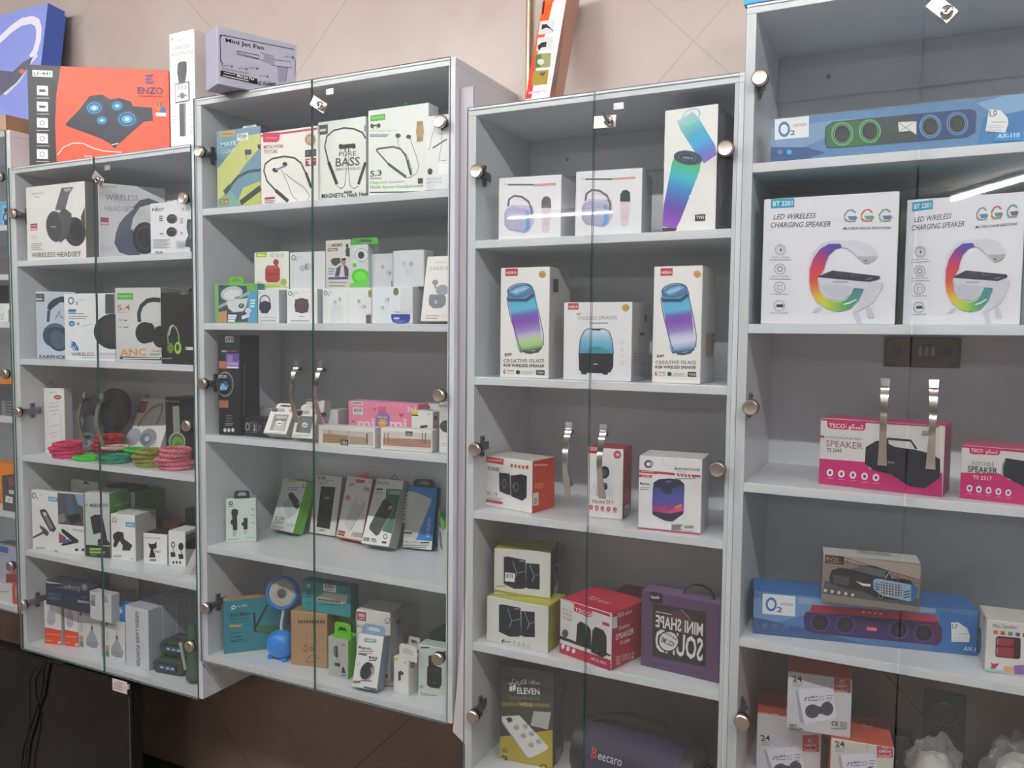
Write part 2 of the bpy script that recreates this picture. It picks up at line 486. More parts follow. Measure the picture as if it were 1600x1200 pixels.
    # tabs, hooks and straps that stand above the box
    for kind, col, a, b, hh in extras:
        a, b, hh = a / 1000 - ox, b / 1000 - ox, hh / 1000; mid = (a + b) / 2; yy = -oy + 0.0012
        m = mat('tinted_card_' + col, col, 0.4)
        e = MB()
        if kind in ('card', 'loopcard', 'flap'):
            t = 0.0006 if kind != 'loopcard' else 0.0012; rim = 0.3 if kind == 'loopcard' else 0.36
            c_ = min((b - a) * 0.12, hh * 0.4)
            if kind == 'flap':
                e.add([(a, yy - t, h), (b, yy - t, h), (mid + (b - a) * 0.25, yy - t, h + hh), (mid - (b - a) * 0.2, yy - t, h + hh * 0.8), (a, yy + t, h), (b, yy + t, h), (mid + (b - a) * 0.25, yy + t, h + hh), (mid - (b - a) * 0.2, yy + t, h + hh * 0.8)],
                      [(0, 1, 2, 3), (7, 6, 5, 4), (0, 3, 7, 4), (1, 5, 6, 2), (3, 2, 6, 7)])
            else:
                out = [(a, h - 0.001), (b, h - 0.001), (b, h + hh - c_), (b - c_, h + hh), (a + c_, h + hh), (a, h + hh - c_)]
                i0, i1 = mid - (b - a) * 0.28, mid + (b - a) * 0.28; z0, z1 = h + hh * rim, h + hh * (0.72 if kind == 'card' else 0.78)
                inn = [(i0, z0), (i1, z0), (i1, (z0 + z1) / 2), (i1 - (i1 - i0) * 0.2, z1), (i0 + (i1 - i0) * 0.2, z1), (i0, (z0 + z1) / 2)]
                vs = [(x, yy - t, z) for x, z in out] + [(x, yy - t, z) for x, z in inn] + [(x, yy + t, z) for x, z in out] + [(x, yy + t, z) for x, z in inn]
                fs = []
                for q in range(6):
                    r = (q + 1) % 6
                    fs += [(q, r, 6 + r, 6 + q), (12 + r, 12 + q, 18 + q, 18 + r), (q, 12 + q, 12 + r, r), (6 + q, 6 + r, 18 + r, 18 + q)]
                e.add(vs, fs)
            e.make('hang_tab', m, root)
        elif kind == 'hook':
            e.tube([(a, yy, h), (mid, yy, h + hh), (b, yy, h), (mid, yy, h + 0.0005)], 0.0011, 6, True); e.make('hanger_hook', m, root)
        elif kind == 'loop':
            pts = [(mid + (a - mid) * math.cos(math.pi * q / 14), 0, h - 0.002 + hh * math.sin(math.pi * q / 14)) for q in range(15)]
            e.strap(pts, 0.009, 0.0018, (0, 1, 0)); e.make('carry_strap', m, root, True)
        elif kind == 'ribbon':
            for q in (-1, 1):
                e.strap([(mid + q * 0.004, 0, h), (mid + q * 0.010, 0.002, h + hh * 0.8), (mid + q * 0.018, 0, h + hh), (mid + q * 0.022, -0.002, h + hh * 0.6), (mid + q * 0.014, 0, h)], 0.004, 0.0008, (0, 1, 0))
            e.make('ribbon_loop', m, root, True)
    return root

carton('cooling_pad_box', 'orange laptop cooling pad box with a black strip standing on the left cabinet', 'box', None, (-2.4728, 0.005, 2.0464), 32.6, 0, (418.8, 55, 307.6), 'f53 c43 e9e4e0', 0, [], '''P F p 2b2b2e 0.6 307.2 98.5 307.2 83.3 216 78 128.3 80.1 16.1 0.4 1.2
R F p fff 15.3 272.4 73.6 291.7
T F t 334 20.2 275.2 47.6 3.1 10.6|1 - LF-441
R F p f4f4f4 27.1 216.3 59.3 245.3
L F t bbb 2.3 25.1 207.3 62.5 208.9
R F p 445 33.6 226.4 52.3 234.2
R F p f4f4f4 25.9 167.8 58.2 196.9
L F t bbb 2.3 23.9 158.8 61.4 160.3
R F p 445 32.4 178 51.1 185.7
R F p f4f4f4 24.7 118.2 57 147.4
L F t bbb 2.3 22.7 109.3 60.2 110.7
O F p 556 40.6 132.3 7.5 0.3 -0.2 -7.8 1.9
R F p f4f4f4 23.5 70.9 55.9 100.2
L F t bbb 2.3 21.6 62 59.1 63.3
O F p 556 39.4 85.1 7.5 0.3 -0.2 -7.8 1.9
R F p f4f4f4 22.4 23.1 54.7 52.4
L F t bbb 2.3 20.4 14.2 58 15.4
O F p 556 38.3 37.2 7.5 0.3 -0.2 -7.8 1.9
P F p 1d2230 108.6 131.9 152.1 179.9 181.2 220 219.2 226.5 242.7 211.8 268.9 217.8 304.5 208 309 193.5 366.5 192.3 368.3 151.6 341.8 148.1 302.8 112.2 261.5 73.8 253.1 61.2 240 75.5 216.5 89.4 178.8 102.8 113.2 124.8
E F p 1b3a66 194.7 184 28.5 1.1 -0.5 -22.5
O F p 49b 194.7 184 21.3 0.8 -0.3 -16.9 2.8
E F p 4ad 194.7 184 14.2 0.6 -0.2 -10.1
E F p cef 194.7 184 5.7 0.2 -0.1 -4.5
E F p 1b3a66 262.8 193.1 20 0.8 -0.3 -16.7
O F p 49b 262.8 193.1 15 0.6 -0.2 -12.5 2.9
E F p 4ad 262.8 193.1 10 0.4 -0.1 -7.5
E F p cef 262.8 193.1 4 0.2 -0.1 -3.3
E F p 1b3a66 216.7 146.8 18.1 0.7 -0.3 -14.7
O F p 49b 216.7 146.8 13.6 0.5 -0.2 -11 2.9
E F p 4ad 216.7 146.8 9 0.3 -0.1 -6.6
E F p cef 216.7 146.8 3.6 0.1 -0.1 -2.9
E F p 1b3a66 291.6 153.6 33.5 1.3 -0.5 -27.5
O F p 49b 291.6 153.6 25.1 1 -0.4 -20.6 2.9
E F p 4ad 291.6 153.6 16.7 0.6 -0.2 -12.4
E F p cef 291.6 153.6 6.7 0.3 -0.1 -5.5
L F p cef 2.9 244.8 73.2 263.9 77.8
P F p 447 346.6 290.5 373 294.1 370.5 287.6 351.3 284.8
P F p 447 346.4 280.7 368 283.1 365.5 276.7 349.7 274.5
P F p 447 346.3 270.9 375 272.2 367.7 264.5 351 265.3
T F t 2d2d55 324.1 233.3 76.8 1.7 19.6|1 - ENZO
L F t a32 1.9 324.9 226 400.8 229.1
E F p c73 388.2 196.6 10.6 0.4 -0.2 -14.8
E F p 36a 400.1 184.8 8.7 0.3 -0.2 -9.9
R F p eee 378.2 165.8 409.5 177.2
T F t 222 383.4 196.4 14.5 0.6 12.8|1 - 12
L F p fee 2.9 83.8 35.8 102.3 60.9 130.9 74.2 159.3 74.2 187.4 61.4 220.5 52.7 273 51.1
T F t fff 163.1 31.1 21.4 2.2 6.8|0 - Atmos''')
carton('cooling_pad_box', 'pale flat box half hidden behind the orange cooling pad box', 'box', None, (-2.5497, 0.066, 2.0464), 32.6, 0, (300, 15, 334.3), 'e2d8d2 ddd ddd', 0, [], '''E F p b44 -25 313.9 8.6 0.4 -0.2 -7''')
carton('microphone_box', 'tall white karaoke microphone box beside the orange box', 'box', None, (-1.8591, 0.006, 2.0464), -1.2, 0, (96.9, 75, 305.8), 'f2eeee e2d8d4 e2d8d4', 0, [], '''P F p aaa 5.9 294.9 20.9 290.8 14.6 288.4 9.5 284.1
T F t 888 30.1 281.8 37.2 -2.3 5.1|0 - TRANYOO
T F t 999 17.1 259 62.1 -1.6 11.3|0 - KARAOKE
T F t 999 7.3 242.5 85.6 -1.9 11.3|0 - MICROPHONE
P F p 3a3a3f 33.2 222.5 41.4 226.4 63.1 224.6 67.3 220.2 67.5 197.7 60.7 168.9 35.8 170 30.2 200.7
R F p 55555a 20.9 117.1 77.4 170.3
R F p d8d8da 22.8 120.7 72.5 167.5
L F p 556 2.1 35.8 166.6 35.5 152.9
L F p 556 2.1 48.2 165 47.9 151.4
L F p 556 2.1 60.6 163.4 60.3 149.8
E F p 445 48.8 135 9.9 -1.2 -0.2 -7.7
O F p 99a 48.8 135 7.4 -0.9 -0.1 -5.5 2.5
E F p 556 33.2 134.4 2.5 -0.3 -0.1 -2.6
E F p 556 63.1 134.1 2.5 -0.3 -0.1 -2.6
P F p 4a4a50 37.1 114.2 62 113.3 60.2 25.8 37.8 26.8
P F p 77777d 54.6 112.9 62 113.3 60.2 25.8 54 26
L F t aaa 1.9 79.9 81.4 89.7 80.3
L F t aaa 1.9 79.9 81.4 88.7 80.4
L F t aaa 1.9 79.6 66.5 89.4 65.4
L F t aaa 1.9 79.6 66.5 88.4 65.5
L F t aaa 1.9 79.3 49.5 89.1 48.4
L F t aaa 1.9 79.3 49.5 88.1 48.5
L F t aaa 1.9 79 34.6 88.8 33.6
L F t aaa 1.9 79 34.6 87.8 33.7
L F t aaa 1.9 11.3 82.7 22.6 81.4
L F t aaa 1.9 11.1 75.2 21.3 74
L F t aaa 1.9 10.9 67.6 20 66.6''')
carton('jet_fan_box', 'grey mini jet fan box with a line drawing on the second cabinet', 'box', None, (-1.5955, -0.0762, 2.164), 65.9, 0, (211.9, 85, 143.7), 'b9b9cb b0b0c2 c8c8d6', 0, [], '''L F p 223 2.1 7.5 119.3 12.8 122.9 206.4 130.8
L F p 223 1.9 7.5 119.3 8 62.3 14.7 50
P F p 223 7.9 123.4 14.4 123.3 7.8 114.3
T F t 15151c 21.5 108 100.6 2.9 9.7|1 - Mini Jet Fan
L F p 334 1.7 52.1 92.8 109 93.4 105.5 83.7 49.1 84.1 52.1 92.8
L F p 334 1.3 48 88.9 107.2 84.9 111.9 93.3 100.5 94.2
L F p 334 1.3 107.2 84.9 148.8 76.4 149 100.6 112 101.1
P F p 9a9aae 121.1 98.8 149 98.4 147.9 74.9 120 80.3
L F p 334 1.4 149 91.8 194.1 96.3 198.8 81.3 148.8 76.4
P F p 9898aa 158.2 77.1 186.8 78.7 180.8 41.1 160.3 34.7
L F p 334 1.4 158.2 77.1 186.8 78.7 180.8 41.1
P F p 223 15.7 47.9 19.6 50.9 17.8 47.6 20.4 45.1
P F p 223 21.3 49.1 25.3 52.1 23.5 48.8 26.1 46.3
P F p 223 27 50.4 30.9 53.3 29.2 50 31.7 47.6
E F p 667 36.6 50.3 3.1 0.7 0 -3
P F p 223 52.9 49.5 56.9 52.5 55.1 49.1 57.7 46.7
P F p 223 58.7 50.7 62.7 53.7 60.9 50.3 63.5 47.9
P F p 223 64.5 51.9 68.5 54.9 66.7 51.6 69.3 49.1
E F p 667 74.3 51.9 3.2 0.7 0 -3
P F p 223 81.1 56.3 85.2 59.4 83.3 55.9 86 53.5
P F p 223 87 57.6 91.1 60.6 89.2 57.2 91.9 54.7
P F p 223 92.9 58.8 97 61.9 95.1 58.4 97.8 56
E F p 667 102.9 58.8 3.2 0.7 0 -3
P F p 223 108.2 41.7 112.4 44.7 110.5 41.3 113.2 38.8
P F p 223 114.2 42.9 118.4 45.9 116.5 42.5 119.2 40
P F p 223 120.2 44.1 124.4 47.2 122.5 43.7 125.2 41.2
E F p 667 130.4 44 3.3 0.7 0 -3.1
P F p 223 177.4 105.5 181.7 108.7 179.8 105.2 182.7 102.7
P F p 223 183.6 106.9 188 110.1 186 106.5 188.9 104.1
P F p 223 189.9 108.3 194.2 111.5 192.3 107.9 195.1 105.4
E F p 667 200.5 108.4 3.4 0.7 0 -3.1
L F p 223 1.2 15.6 42.4 13.4 37.7
L F p 223 1.2 20.4 42.5 18.1 37.8
L F p 223 1.2 25.1 42.6 22.9 37.9
L F p 223 1.2 29.9 42.7 27.7 38
L F p 223 1.2 34.8 42.8 32.5 38
L F p 223 1.2 39.6 42.8 37.3 38.1
L F p 223 1.2 44.4 42.9 42.2 38.2
L F p 223 1.2 49.3 43 47 38.3
L F p 223 1.2 54.1 43.1 51.9 38.3
L F p 223 1.2 59 43.2 56.8 38.4
L F p 223 1.2 63.9 43.3 61.7 38.5
L F p 223 1.2 68.8 43.3 66.6 38.6
L F p 223 1.2 73.8 43.4 71.5 38.7
L F p 223 1.2 78.7 43.5 76.4 38.7
P F p 1a1a20 6.9 34.7 102.2 32.6 104.3 18.7 6.7 20.7
T F t fff 49.1 27.3 44.8 -0.3 5.7|1 - Mini Jet Fan
L F t ddd 1.7 15.5 30.6 43.8 30.5
L F t ddd 2.2 13.2 23.4 79.4 22.4
L F p 223 1.2 7.4 79.8 7.1 56.6 13.4 43.2
L F p 223 1.3 201.5 112.2 208.6 100.4 205.9 59.6
T F t 111118 107.5 16.7 46.5 8.4 11.1|1 - II Violent''')
carton('selfie_stick_box', 'tall orange and white stick tripod box leaning on the wall', 'box', None, (-0.823, 0.1, 2.0704), 0, 20.1, (61.5, 70, 335), 'f2ece8 b98a78 b98a78', 0, [], '''P F p e9622a 0.5 12.8 0.4 286 28.2 298.3 23.7 191.4 5.1 106.8 15.6 13.6
P F p e0403a 0.5 12.8 2.8 136.3 14.8 87.9 15.8 12.4
P F p d9d9de 2.7 225.1 41.6 222.4 42.2 185.1 3.5 187.4
P F p d9d9de 3.9 178.4 44.5 177 46.4 138.8 7.4 141.3
P F p 333 8.8 214.9 21.1 213.8 39.6 194.4 44.1 186.5 33.5 198.4 21.7 203.6 10.2 199.8
P F p 333 16.3 163.2 29.3 163.9 30.7 149 19.7 149.8 12.8 141.6 7.7 155.9
P F p 9a9a68 5.8 134.6 46.8 130 49.9 90.9 9.3 94.5
P F p 4c7a4a 7.6 130.8 23.1 129.4 24.6 94.4 10.8 95.4
E F p d8d0c0 23.7 109.5 8.9 -1.4 1.4 -8.3
P F p a08a3a 7.5 86.1 47.8 84.4 50.5 45.3 10.9 47.2
P F p 556 23.6 77.9 42 80.7 36.1 67.4
R F p fbe 6.2 25.1 37.2 30.9
L F t 999 1.7 40 28.2 53.6 26.3
P F p f07a30 0.4 292.4 29.2 292 15.8 265.8
P F p 4a3030 0.6 281 6.1 281.1 8.7 241.9 3.9 244
L F p e55 2.6 31.2 279.5 12.5 259.2 12.5 242.4
G R p c8643c,7a6a68,a08078,98685c,c07058,d88868 0.9 7.9 25.8 27.9 0.5 41.3 23.4 60.3 3.5 83.1 21 113.2 1.1 138.8 16.6 168.1 0.4 217.3 5.2 247.7 0.4 261.3 4.8 283.3''')
carton('cardboard_box', 'bright blue box on top of the right cabinet, cut by the photo edge', 'box', None, (-0.3135, 0, 2.1714), 0, 0, (201.8, 160, 105.5), '1d9be0 1878b8 28a0e0', 0, [], '''''')
carton('appliance_box', 'large blue box with a white ring leaning at the top left corner', 'box', None, (-3.4402, 0.15, 2.1751), 0, 8, (763.4, 70, 480), '8d9ade 4a66c0 4a66c0', 0, [], '''L F p e8e2ee 28.3 410.5 366.4 517.9 387.4 577.6 417.3 631.5 433.7 687.8 431.2 717.8 417.1 732.3 392.1 735.5 353.4 725.1 314.5 704.4 295.1
L F p dcd6e6 17.2 472.2 235.7 590.4 185.9 654.5 223.1 697.8 273.5 737.6 301.4
P F p 667 538.6 273.1 613 258.2 661.4 283.2 717.7 297.6 699.8 262 638.6 213.8 555.7 178.8
R R p f4f4f8 65.4 479.6 69.6 479.6
R R p f4f4f8 69.6 479.6 69.6 479.6
R R p f4f4f8 64.9 479.6 69.6 479.6
R R p f4f4f8 69.6 479.6 69.6 479.6
L R t dde 3.6 62.2 475.3 69.6 479.6
L R t dde 3.6 62.9 469.9 69.6 479.6
L R t dde 3.6 63.5 464.4 69.6 479.6''')
carton('carton', 'small brown cardboard carton on top of the leftmost cabinet', 'box', None, (-2.8334, 0.03, 2.1654), -2.6, 0, (222.6, 100, 57.3), 'b89880 a08068 c0a088', 0, [], '''''')
carton('watch_box', 'light blue smart watch box at the far left edge of the photo', 'box', None, (-2.7459, 0.03, 1.8719), 0, 0, (122.8, 70, 78.9), '6fa8d8 58a 58a', 0, [], '''R F p 8cc4ee 89.4 0.4 122.4 68.8
O F p 334 106.5 29.6 14.6 -0.8 -0.6 -13.5 5.5
R F p 445 99.6 44.5 117.9 59.4
R F p 334 98.3 0.4 114.1 16.5
L F t eef 2.4 81.6 0.4 118.2 0.4''')
carton('carton', 'dark box on the upper middle shelf of the leftmost cabinet', 'box', None, (-2.7868, 0.05, 1.7164), 0, 0, (127, 70, 59.6), '6a6064 444 444', 0, [], '''''')
carton('adapter_box', 'white box with black drawings at the far left edge', 'box', None, (-2.7206, 0.01, 1.5641), 0, 0, (131.2, 60, 60.2), 'eee ccc ccc', 0, [], '''R F p f8f8f8 93.2 0.4 130.8 54.1
R F p 889 113.7 0.4 129.5 39.7
L F p 777 2.2 69.8 19.4 90.2 27.6 75.9 7 89.5 11.1
L F t 999 2.6 101.7 0.4 128.1 0.4''')
carton('carton', 'black carton behind the white box at the far left edge', 'box', None, (-2.8257, 0.09, 1.5641), 0, 0, (102, 70, 125), '2d2f38 222 222', 0, [], '''''')
carton('carton', 'small orange carton behind a hinge at the far left edge', 'box', None, (-2.8726, 0.1, 1.2578), 0, 0, (134.4, 60, 127), 'f08a1e c70 c70', 0, [], '''''')
carton('carton', 'dark electronics box at the far left edge beside a chrome hinge', 'box', None, (-2.7623, 0.03, 1.2578), 0, 0, (138.4, 60, 99), '4a4c52 333 333', 0, [], '''R F p 888 74.9 0.4 95.3 49.2
L F t 99a 2.7 100 45.6 133.7 47.1
L F t 99a 2.7 99.5 35.7 129.9 37.2
L F t 99a 2.7 99.1 25.8 126.1 27.2
L F t 99a 2.7 98.6 16 132.4 17.7
L F t 99a 2.7 98.2 6.1 128.6 7.7
L F t 99a 2.7 97.7 0.4 124.8 0.4
L F t 99a 2.7 97.3 0.4 131.1 0.4''')
carton('carton', 'large orange box on the lower shelf at the far left edge', 'box', None, (-2.8329, 0.07, 0.9473), 0, 0, (147, 60, 139.4), 'f28c20 c70 c70', 0, [], '''L F p 333 3.3 62.4 37.4 59.9 0.4''')
carton('phone_accessory_box', 'dark grey box with white stickers before the orange box', 'box', None, (-2.6663, 0.01, 0.9473), 0, 0, (75.7, 50, 114.7), '55555c 444 444', 0, [], '''P F p a55 36.2 110.5 53.2 114.3 63.2 91.9 40.4 79.3
R F s ddd 37 59 62.1 71.4
P F s eee 19.5 50.9 55.7 47.4 53.8 27.9 15.7 29.3
O F p 777 37.5 38.5 7.9 0.8 -0.2 -5 2.8''')
carton('carton', 'white and blue box on the bottom shelf at the far left edge', 'box', None, (-2.8769, 0.1, 0.6378), 0, 0, (154.1, 60, 152.1), 'b8bcd0 aaa aaa', 0, [], '''R F p 36b 30.8 127.7 87.9 148.1
L F t 99a 2.7 40.9 116.8 78.9 121.8''')
carton('carton', 'low white box with a red end at the far left edge', 'box', None, (-2.7424, 0.02, 0.6378), 0, 0, (96.3, 60, 57.2), 'e0dcdc ccc ccc', 0, [], '''L F t 999 3.2 27.6 26.5 79.6 34.4''')
carton('carton', 'small red box under a black hinge at the far left edge', 'box', None, (-2.6343, 0.015, 0.6378), 0, 0, (42.1, 60, 69.5), 'c44a48 a33 a33', 0, [], '''L F p e0c0b8 5.1 18.6 55.8 18.7 23.7''')
carton('carton', 'dark red box lying behind the low white box at the far left', 'box', None, (-2.6927, 0.03, 0.6954), 33.1, 0, (36.6, 70, 28), 'a0413e 833 b55a55', 0, [], '''''')
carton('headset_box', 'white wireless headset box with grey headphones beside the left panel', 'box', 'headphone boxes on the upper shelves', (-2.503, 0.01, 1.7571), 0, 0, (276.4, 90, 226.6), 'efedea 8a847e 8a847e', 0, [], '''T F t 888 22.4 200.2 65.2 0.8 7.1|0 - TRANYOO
L F t aaa 2.5 39.7 194.4 67.6 192.6
P F p 6b6b70 171.6 213.4 227.6 212.6 206.3 191.2 188.3 150.3 181 145 139.2 149.3 152.2 175.6
P F p b8b8bc 183.3 209.9 218.7 209.4 209.6 200.5 186 201
E F p 3a3a3f 228.8 79.4 48.9 2.2 7.8 -43.8
P F p 48484c 257.5 121.7 276 150.8 276 81 261.6 104.4
P F p 55555a 181.3 154.6 216 133.5 214.8 99.2 189.8 62 159.5 47.8 138.3 126.2
E F p 5c5c62 138.5 99.1 43 0.8 5.9 -47.3
E F p 4c4c52 136 97.3 35.9 0.7 5.2 -41.9
L F t aaa 3.6 117.9 99.3 143.3 98.1
E F p 2b2b30 237.6 82.8 28.8 1.3 5.8 -32.3
R F p b3232f 20.3 92.3 52.8 112.8
R F p e8c0c0 22.5 93.5 50 100.2
T F t fff 24.7 103.9 24.4 -0.4 5.5|0 - HIFI
O F p 999 36.5 71.7 12.5 -0.5 -0.2 -5.5 1.9
L F t aaa 2.5 21.9 51.4 74.2 49.3
L F t aaa 2.5 21.7 45.7 68.8 43.9
L F t aaa 2.5 21.4 40 63.4 38.4
L F t aaa 2.5 21.2 34.4 73.6 32.4
T F t 55555a 21.4 9.7 233.3 -4.9 14.3|0 - WIRELESS HEADSET''')
carton('headset_box', 'shrink-wrapped white headset box with glare behind the hanger pack', 'box', 'headphone boxes on the upper shelves', (-2.1808, 0.02, 1.7571), 55.1, 0, (184.2, 12, 220.2), 'd6d6dc 99a 99a', 1, [], '''T F t 667 5.3 203.5 46.2 5.9 8.2|0 - TRANYOO
T F t 7a7a85 19.9 171.1 88.5 5.4 15.8|0 - WIRELESS
T F t 8c8c98 17.6 138.5 76.2 4.6 14.3|0 - HEADSET
R F p 9c4a55 5.2 97.3 27.3 118.9
R F p d8c8cc 6.4 98.9 25.9 105.7
P F p 4a4e58 94 155.4 112 178 137 186.7 165.5 176.9 173.3 165.9 136.6 166.7 111.6 156.9 100.8 140.7
P F p 586074 65.4 118.8 83.2 139.3 97.4 151.9 111.6 155 93.5 124.8 85.8 86 43.8 67.9 54.8 102.8
P F p 545c72 45.5 68 92.9 90.3 95.7 48.3 112.8 14.6 84.5 9.2 53.3 19 40.9 44.9
E F p 2a2c33 124.3 65.5 34.1 2.2 -0.8 -48.4
O F p 4c5058 126.1 67.6 24.4 1.6 -0.6 -35.6 2.9
E F p 35373f 127.9 67.7 14.3 0.9 -0.4 -23.2
L F t aab 1.4 2.7 31.2 39.7 33.4
L F t aab 1.4 2.6 25.5 35.9 27.5
L F t aab 1.4 2.5 19.8 32.1 21.5''')
carton('earphone_hanger_pack', 'white hanger pack with two round earphone pictures before the shiny headset box', 'box', None, (-1.9415, 0.003, 1.7571), 0, 0, (164.3, 25, 141.2), 'eaeaf0 ccd ccd', 0, [('card', 'eaeaf0', 65.7, 108.0, 4.2)], '''T F t 555 13.5 129.5 21.4 -1.3 4.3|0 - Y-cty
T F t 222 9.2 119.1 48.3 -1.4 8.5|1 - FIRST
T F t 556 127 113.7 25.9 -0.8 7.6|0 - F-21
E F p 8a8a90 87.1 94.2 21.3 -1.1 -0.3 -13.3
E F p 2c2c30 85.1 94.4 18.4 -1 -0.3 -12.6
L F p 777 1.8 77.2 98.3 92.2 101.7 99 93.6
E F p 8a8a90 85.3 58.5 21.4 -1 -0.3 -13.4
E F p 2c2c30 83.3 58.6 18.4 -0.9 -0.3 -12.7
L F p 777 1.8 75.4 62.5 90.4 66 97.2 57.9
L F t 333 2.5 36.9 104 50.6 103.3
L F t 333 2 119.2 92.5 130 92
L F t 333 2.5 36.8 98 50.5 97.3
L F t 333 2 119.1 86.6 129.9 86.1
L F t 333 2.5 36.7 92.7 50.3 92
L F t 333 2 119 81.4 129.8 80.8
L F t 333 2.5 38.3 55.7 51 55.1
L F t 333 2 118.5 55.6 129.3 55.1
L F t 333 2 118.4 50.7 128.1 50.2
L F t 99a 1.5 12.4 40.4 78.3 37.7
L F t 99a 1.5 12.3 36.7 71.7 34.2
L F t 99a 1.5 12.2 32.9 65.1 30.8
L F t 99a 1.5 12.1 29.2 78.1 26.6
L F t 99a 1.5 12 25.4 71.5 23.1
L F t 99a 1.5 11.9 21.7 64.8 19.7
L F t 99a 1.5 11.9 17.9 77.8 15.5
L F t aab 1.5 102.1 32.1 142.5 30.4
L F t aab 1.5 102.1 28.6 138.4 27.1
L F t aab 1.5 102 25.1 134.3 23.8
L F t aab 1.5 101.9 21.6 142.3 20
L F t aab 1.5 101.8 18.1 138.2 16.7
L F t aab 1.5 101.8 14.5 134.1 13.3
P F p 4a4c52 146.1 89.4 163.9 89.4 163.9 0.7 156.5 1.7 155.8 14.2 137.3 16.7 140.1 32.3 150.1 45.8 143.2 66.9
P F p 777a82 155.6 76.7 162.9 79.8 161.1 38.3 152.3 35.2
R F s fff 15.6 0.4 57.4 8.8
R F s 222 19.9 2.7 23 8.1
R F s 222 24.7 2.6 26.8 7.9
R F s 222 29.5 2.4 32.6 7.7
R F s 222 34.3 2.2 36.3 7.6
R F s 222 39 2.1 42.1 7.4
R F s 222 43.8 1.9 45.9 7.2
R F s 222 48.5 1.7 51.7 7.1
L F s 555 1.1 21.9 0.8 49 0.4''')
carton('headphone_box', 'pale blue earphone box turned towards the aisle beside the left panel', 'box', 'headphone boxes on the upper shelves', (-2.5136, 0.04, 1.4482), 36.5, 0, (117.6, 45, 214.9), 'c8d4e4 9098a4 888', 0, [], '''R F p 333538 0.4 182.8 25.3 207.2
R F p c8c8c8 0.8 186.9 20.3 193.8
T F t ccc -0.6 196.8 22.2 1.2 5.7|0 - LE IZE
P F p 2a3044 33.2 160.8 38.1 177.2 53.5 191.7 76.4 200.3 91.5 198.5 91.1 181.3 72.1 181 52.9 165.2 41.3 152.8
P F p 39435c 33.7 152.7 43.2 156.9 38.6 118 31 117.9
E F p 2c3b50 62 67.1 29.6 15 16.4 -40.1
E F p 31465e 54.6 75.2 36.1 0.3 -0.9 -39
E F p 4a6478 63.8 61 20.9 10.6 11.4 -27.8
P F p 55708a 17.3 95.3 55.5 114.2 89.3 96.1 51.5 103.9
L F p 334 2 56.6 127.7 69.6 153.2 70.4 136.9 80.5 130.8
T F t 22252c 6.9 2.3 93.7 -1.6 9.8|1 - EARPHONE
R L s e8e8e8 44.6 128.8 44.6 152.7
R L s 99a 44.6 132.8 44.6 144.7''')
carton('headphone_box', 'white wireless headphone box with a blue ring logo', 'box', 'headphone boxes on the upper shelves', (-2.3354, 0.012, 1.4482), 5.1, 0, (204.2, 80, 203.3), 'eceff2 ccc ccc', 0, [], '''P F p 4c4e52 169 200.7 203.8 200.4 203.8 142.9 167.3 142.1
O F p 3c7cb0 29.8 181.7 12.7 -0.1 -0.4 -11.6 4.8
T F t 2a5a80 47.9 170 11.6 0 9.3|1 - 2
T F t b99 54.6 182.4 31.4 -0.2 4.3|0 - OXYGEN
R F p 3a78a8 18.2 147.9 50 156.1
R F p 7ab 17.9 141.3 49.7 146
L F t 456 2.1 52.3 142.9 83.8 142.9
L F t 999 2.1 17.6 134.3 99.2 134.4
L F t 999 2.1 17.4 128.1 90.9 128.2
E F p 3a86c0 31.3 112.5 12.7 0.1 -0.3 -8.6
T F t def 24.8 109.4 12.7 0.1 5.5|1 - 60
E F p a9a 57.7 111.9 6.3 0 -0.1 -4.3
L F p bcc 2.6 72.2 104.2 114.1 112.1
E F p 26282e 195.4 89.7 75 0.6 -1.4 -52.6
E F p 32353c 203 89.8 55.1 0.4 -1.1 -41.1
P F p 2a7ab8 22.8 44.5 32.3 43.8 38.6 32.9 38.5 29.9 36 29.9 33.5 37.3 26.8 40.1
P F p 2a7ab8 23 52.3 37.8 50.1 48.2 35.4 48 30.1 43.6 30 40 40.1 30.2 46
P F p 2a7ab8 23.3 60.2 43.3 56.4 57.8 37.9 57.5 30.2 51.3 30.1 46.4 42.9 33.5 51.9
T F t 45484e 27.2 14.8 94.5 1 10.2|0 - WIRELESS
T F t aab 134.6 16.1 101.6 1.2 10|0 - HEADPHONE
L F t bbb 2.1 69.3 9 203.4 11.7''')  # dark upper right patch paints in the dark background behind, not box print
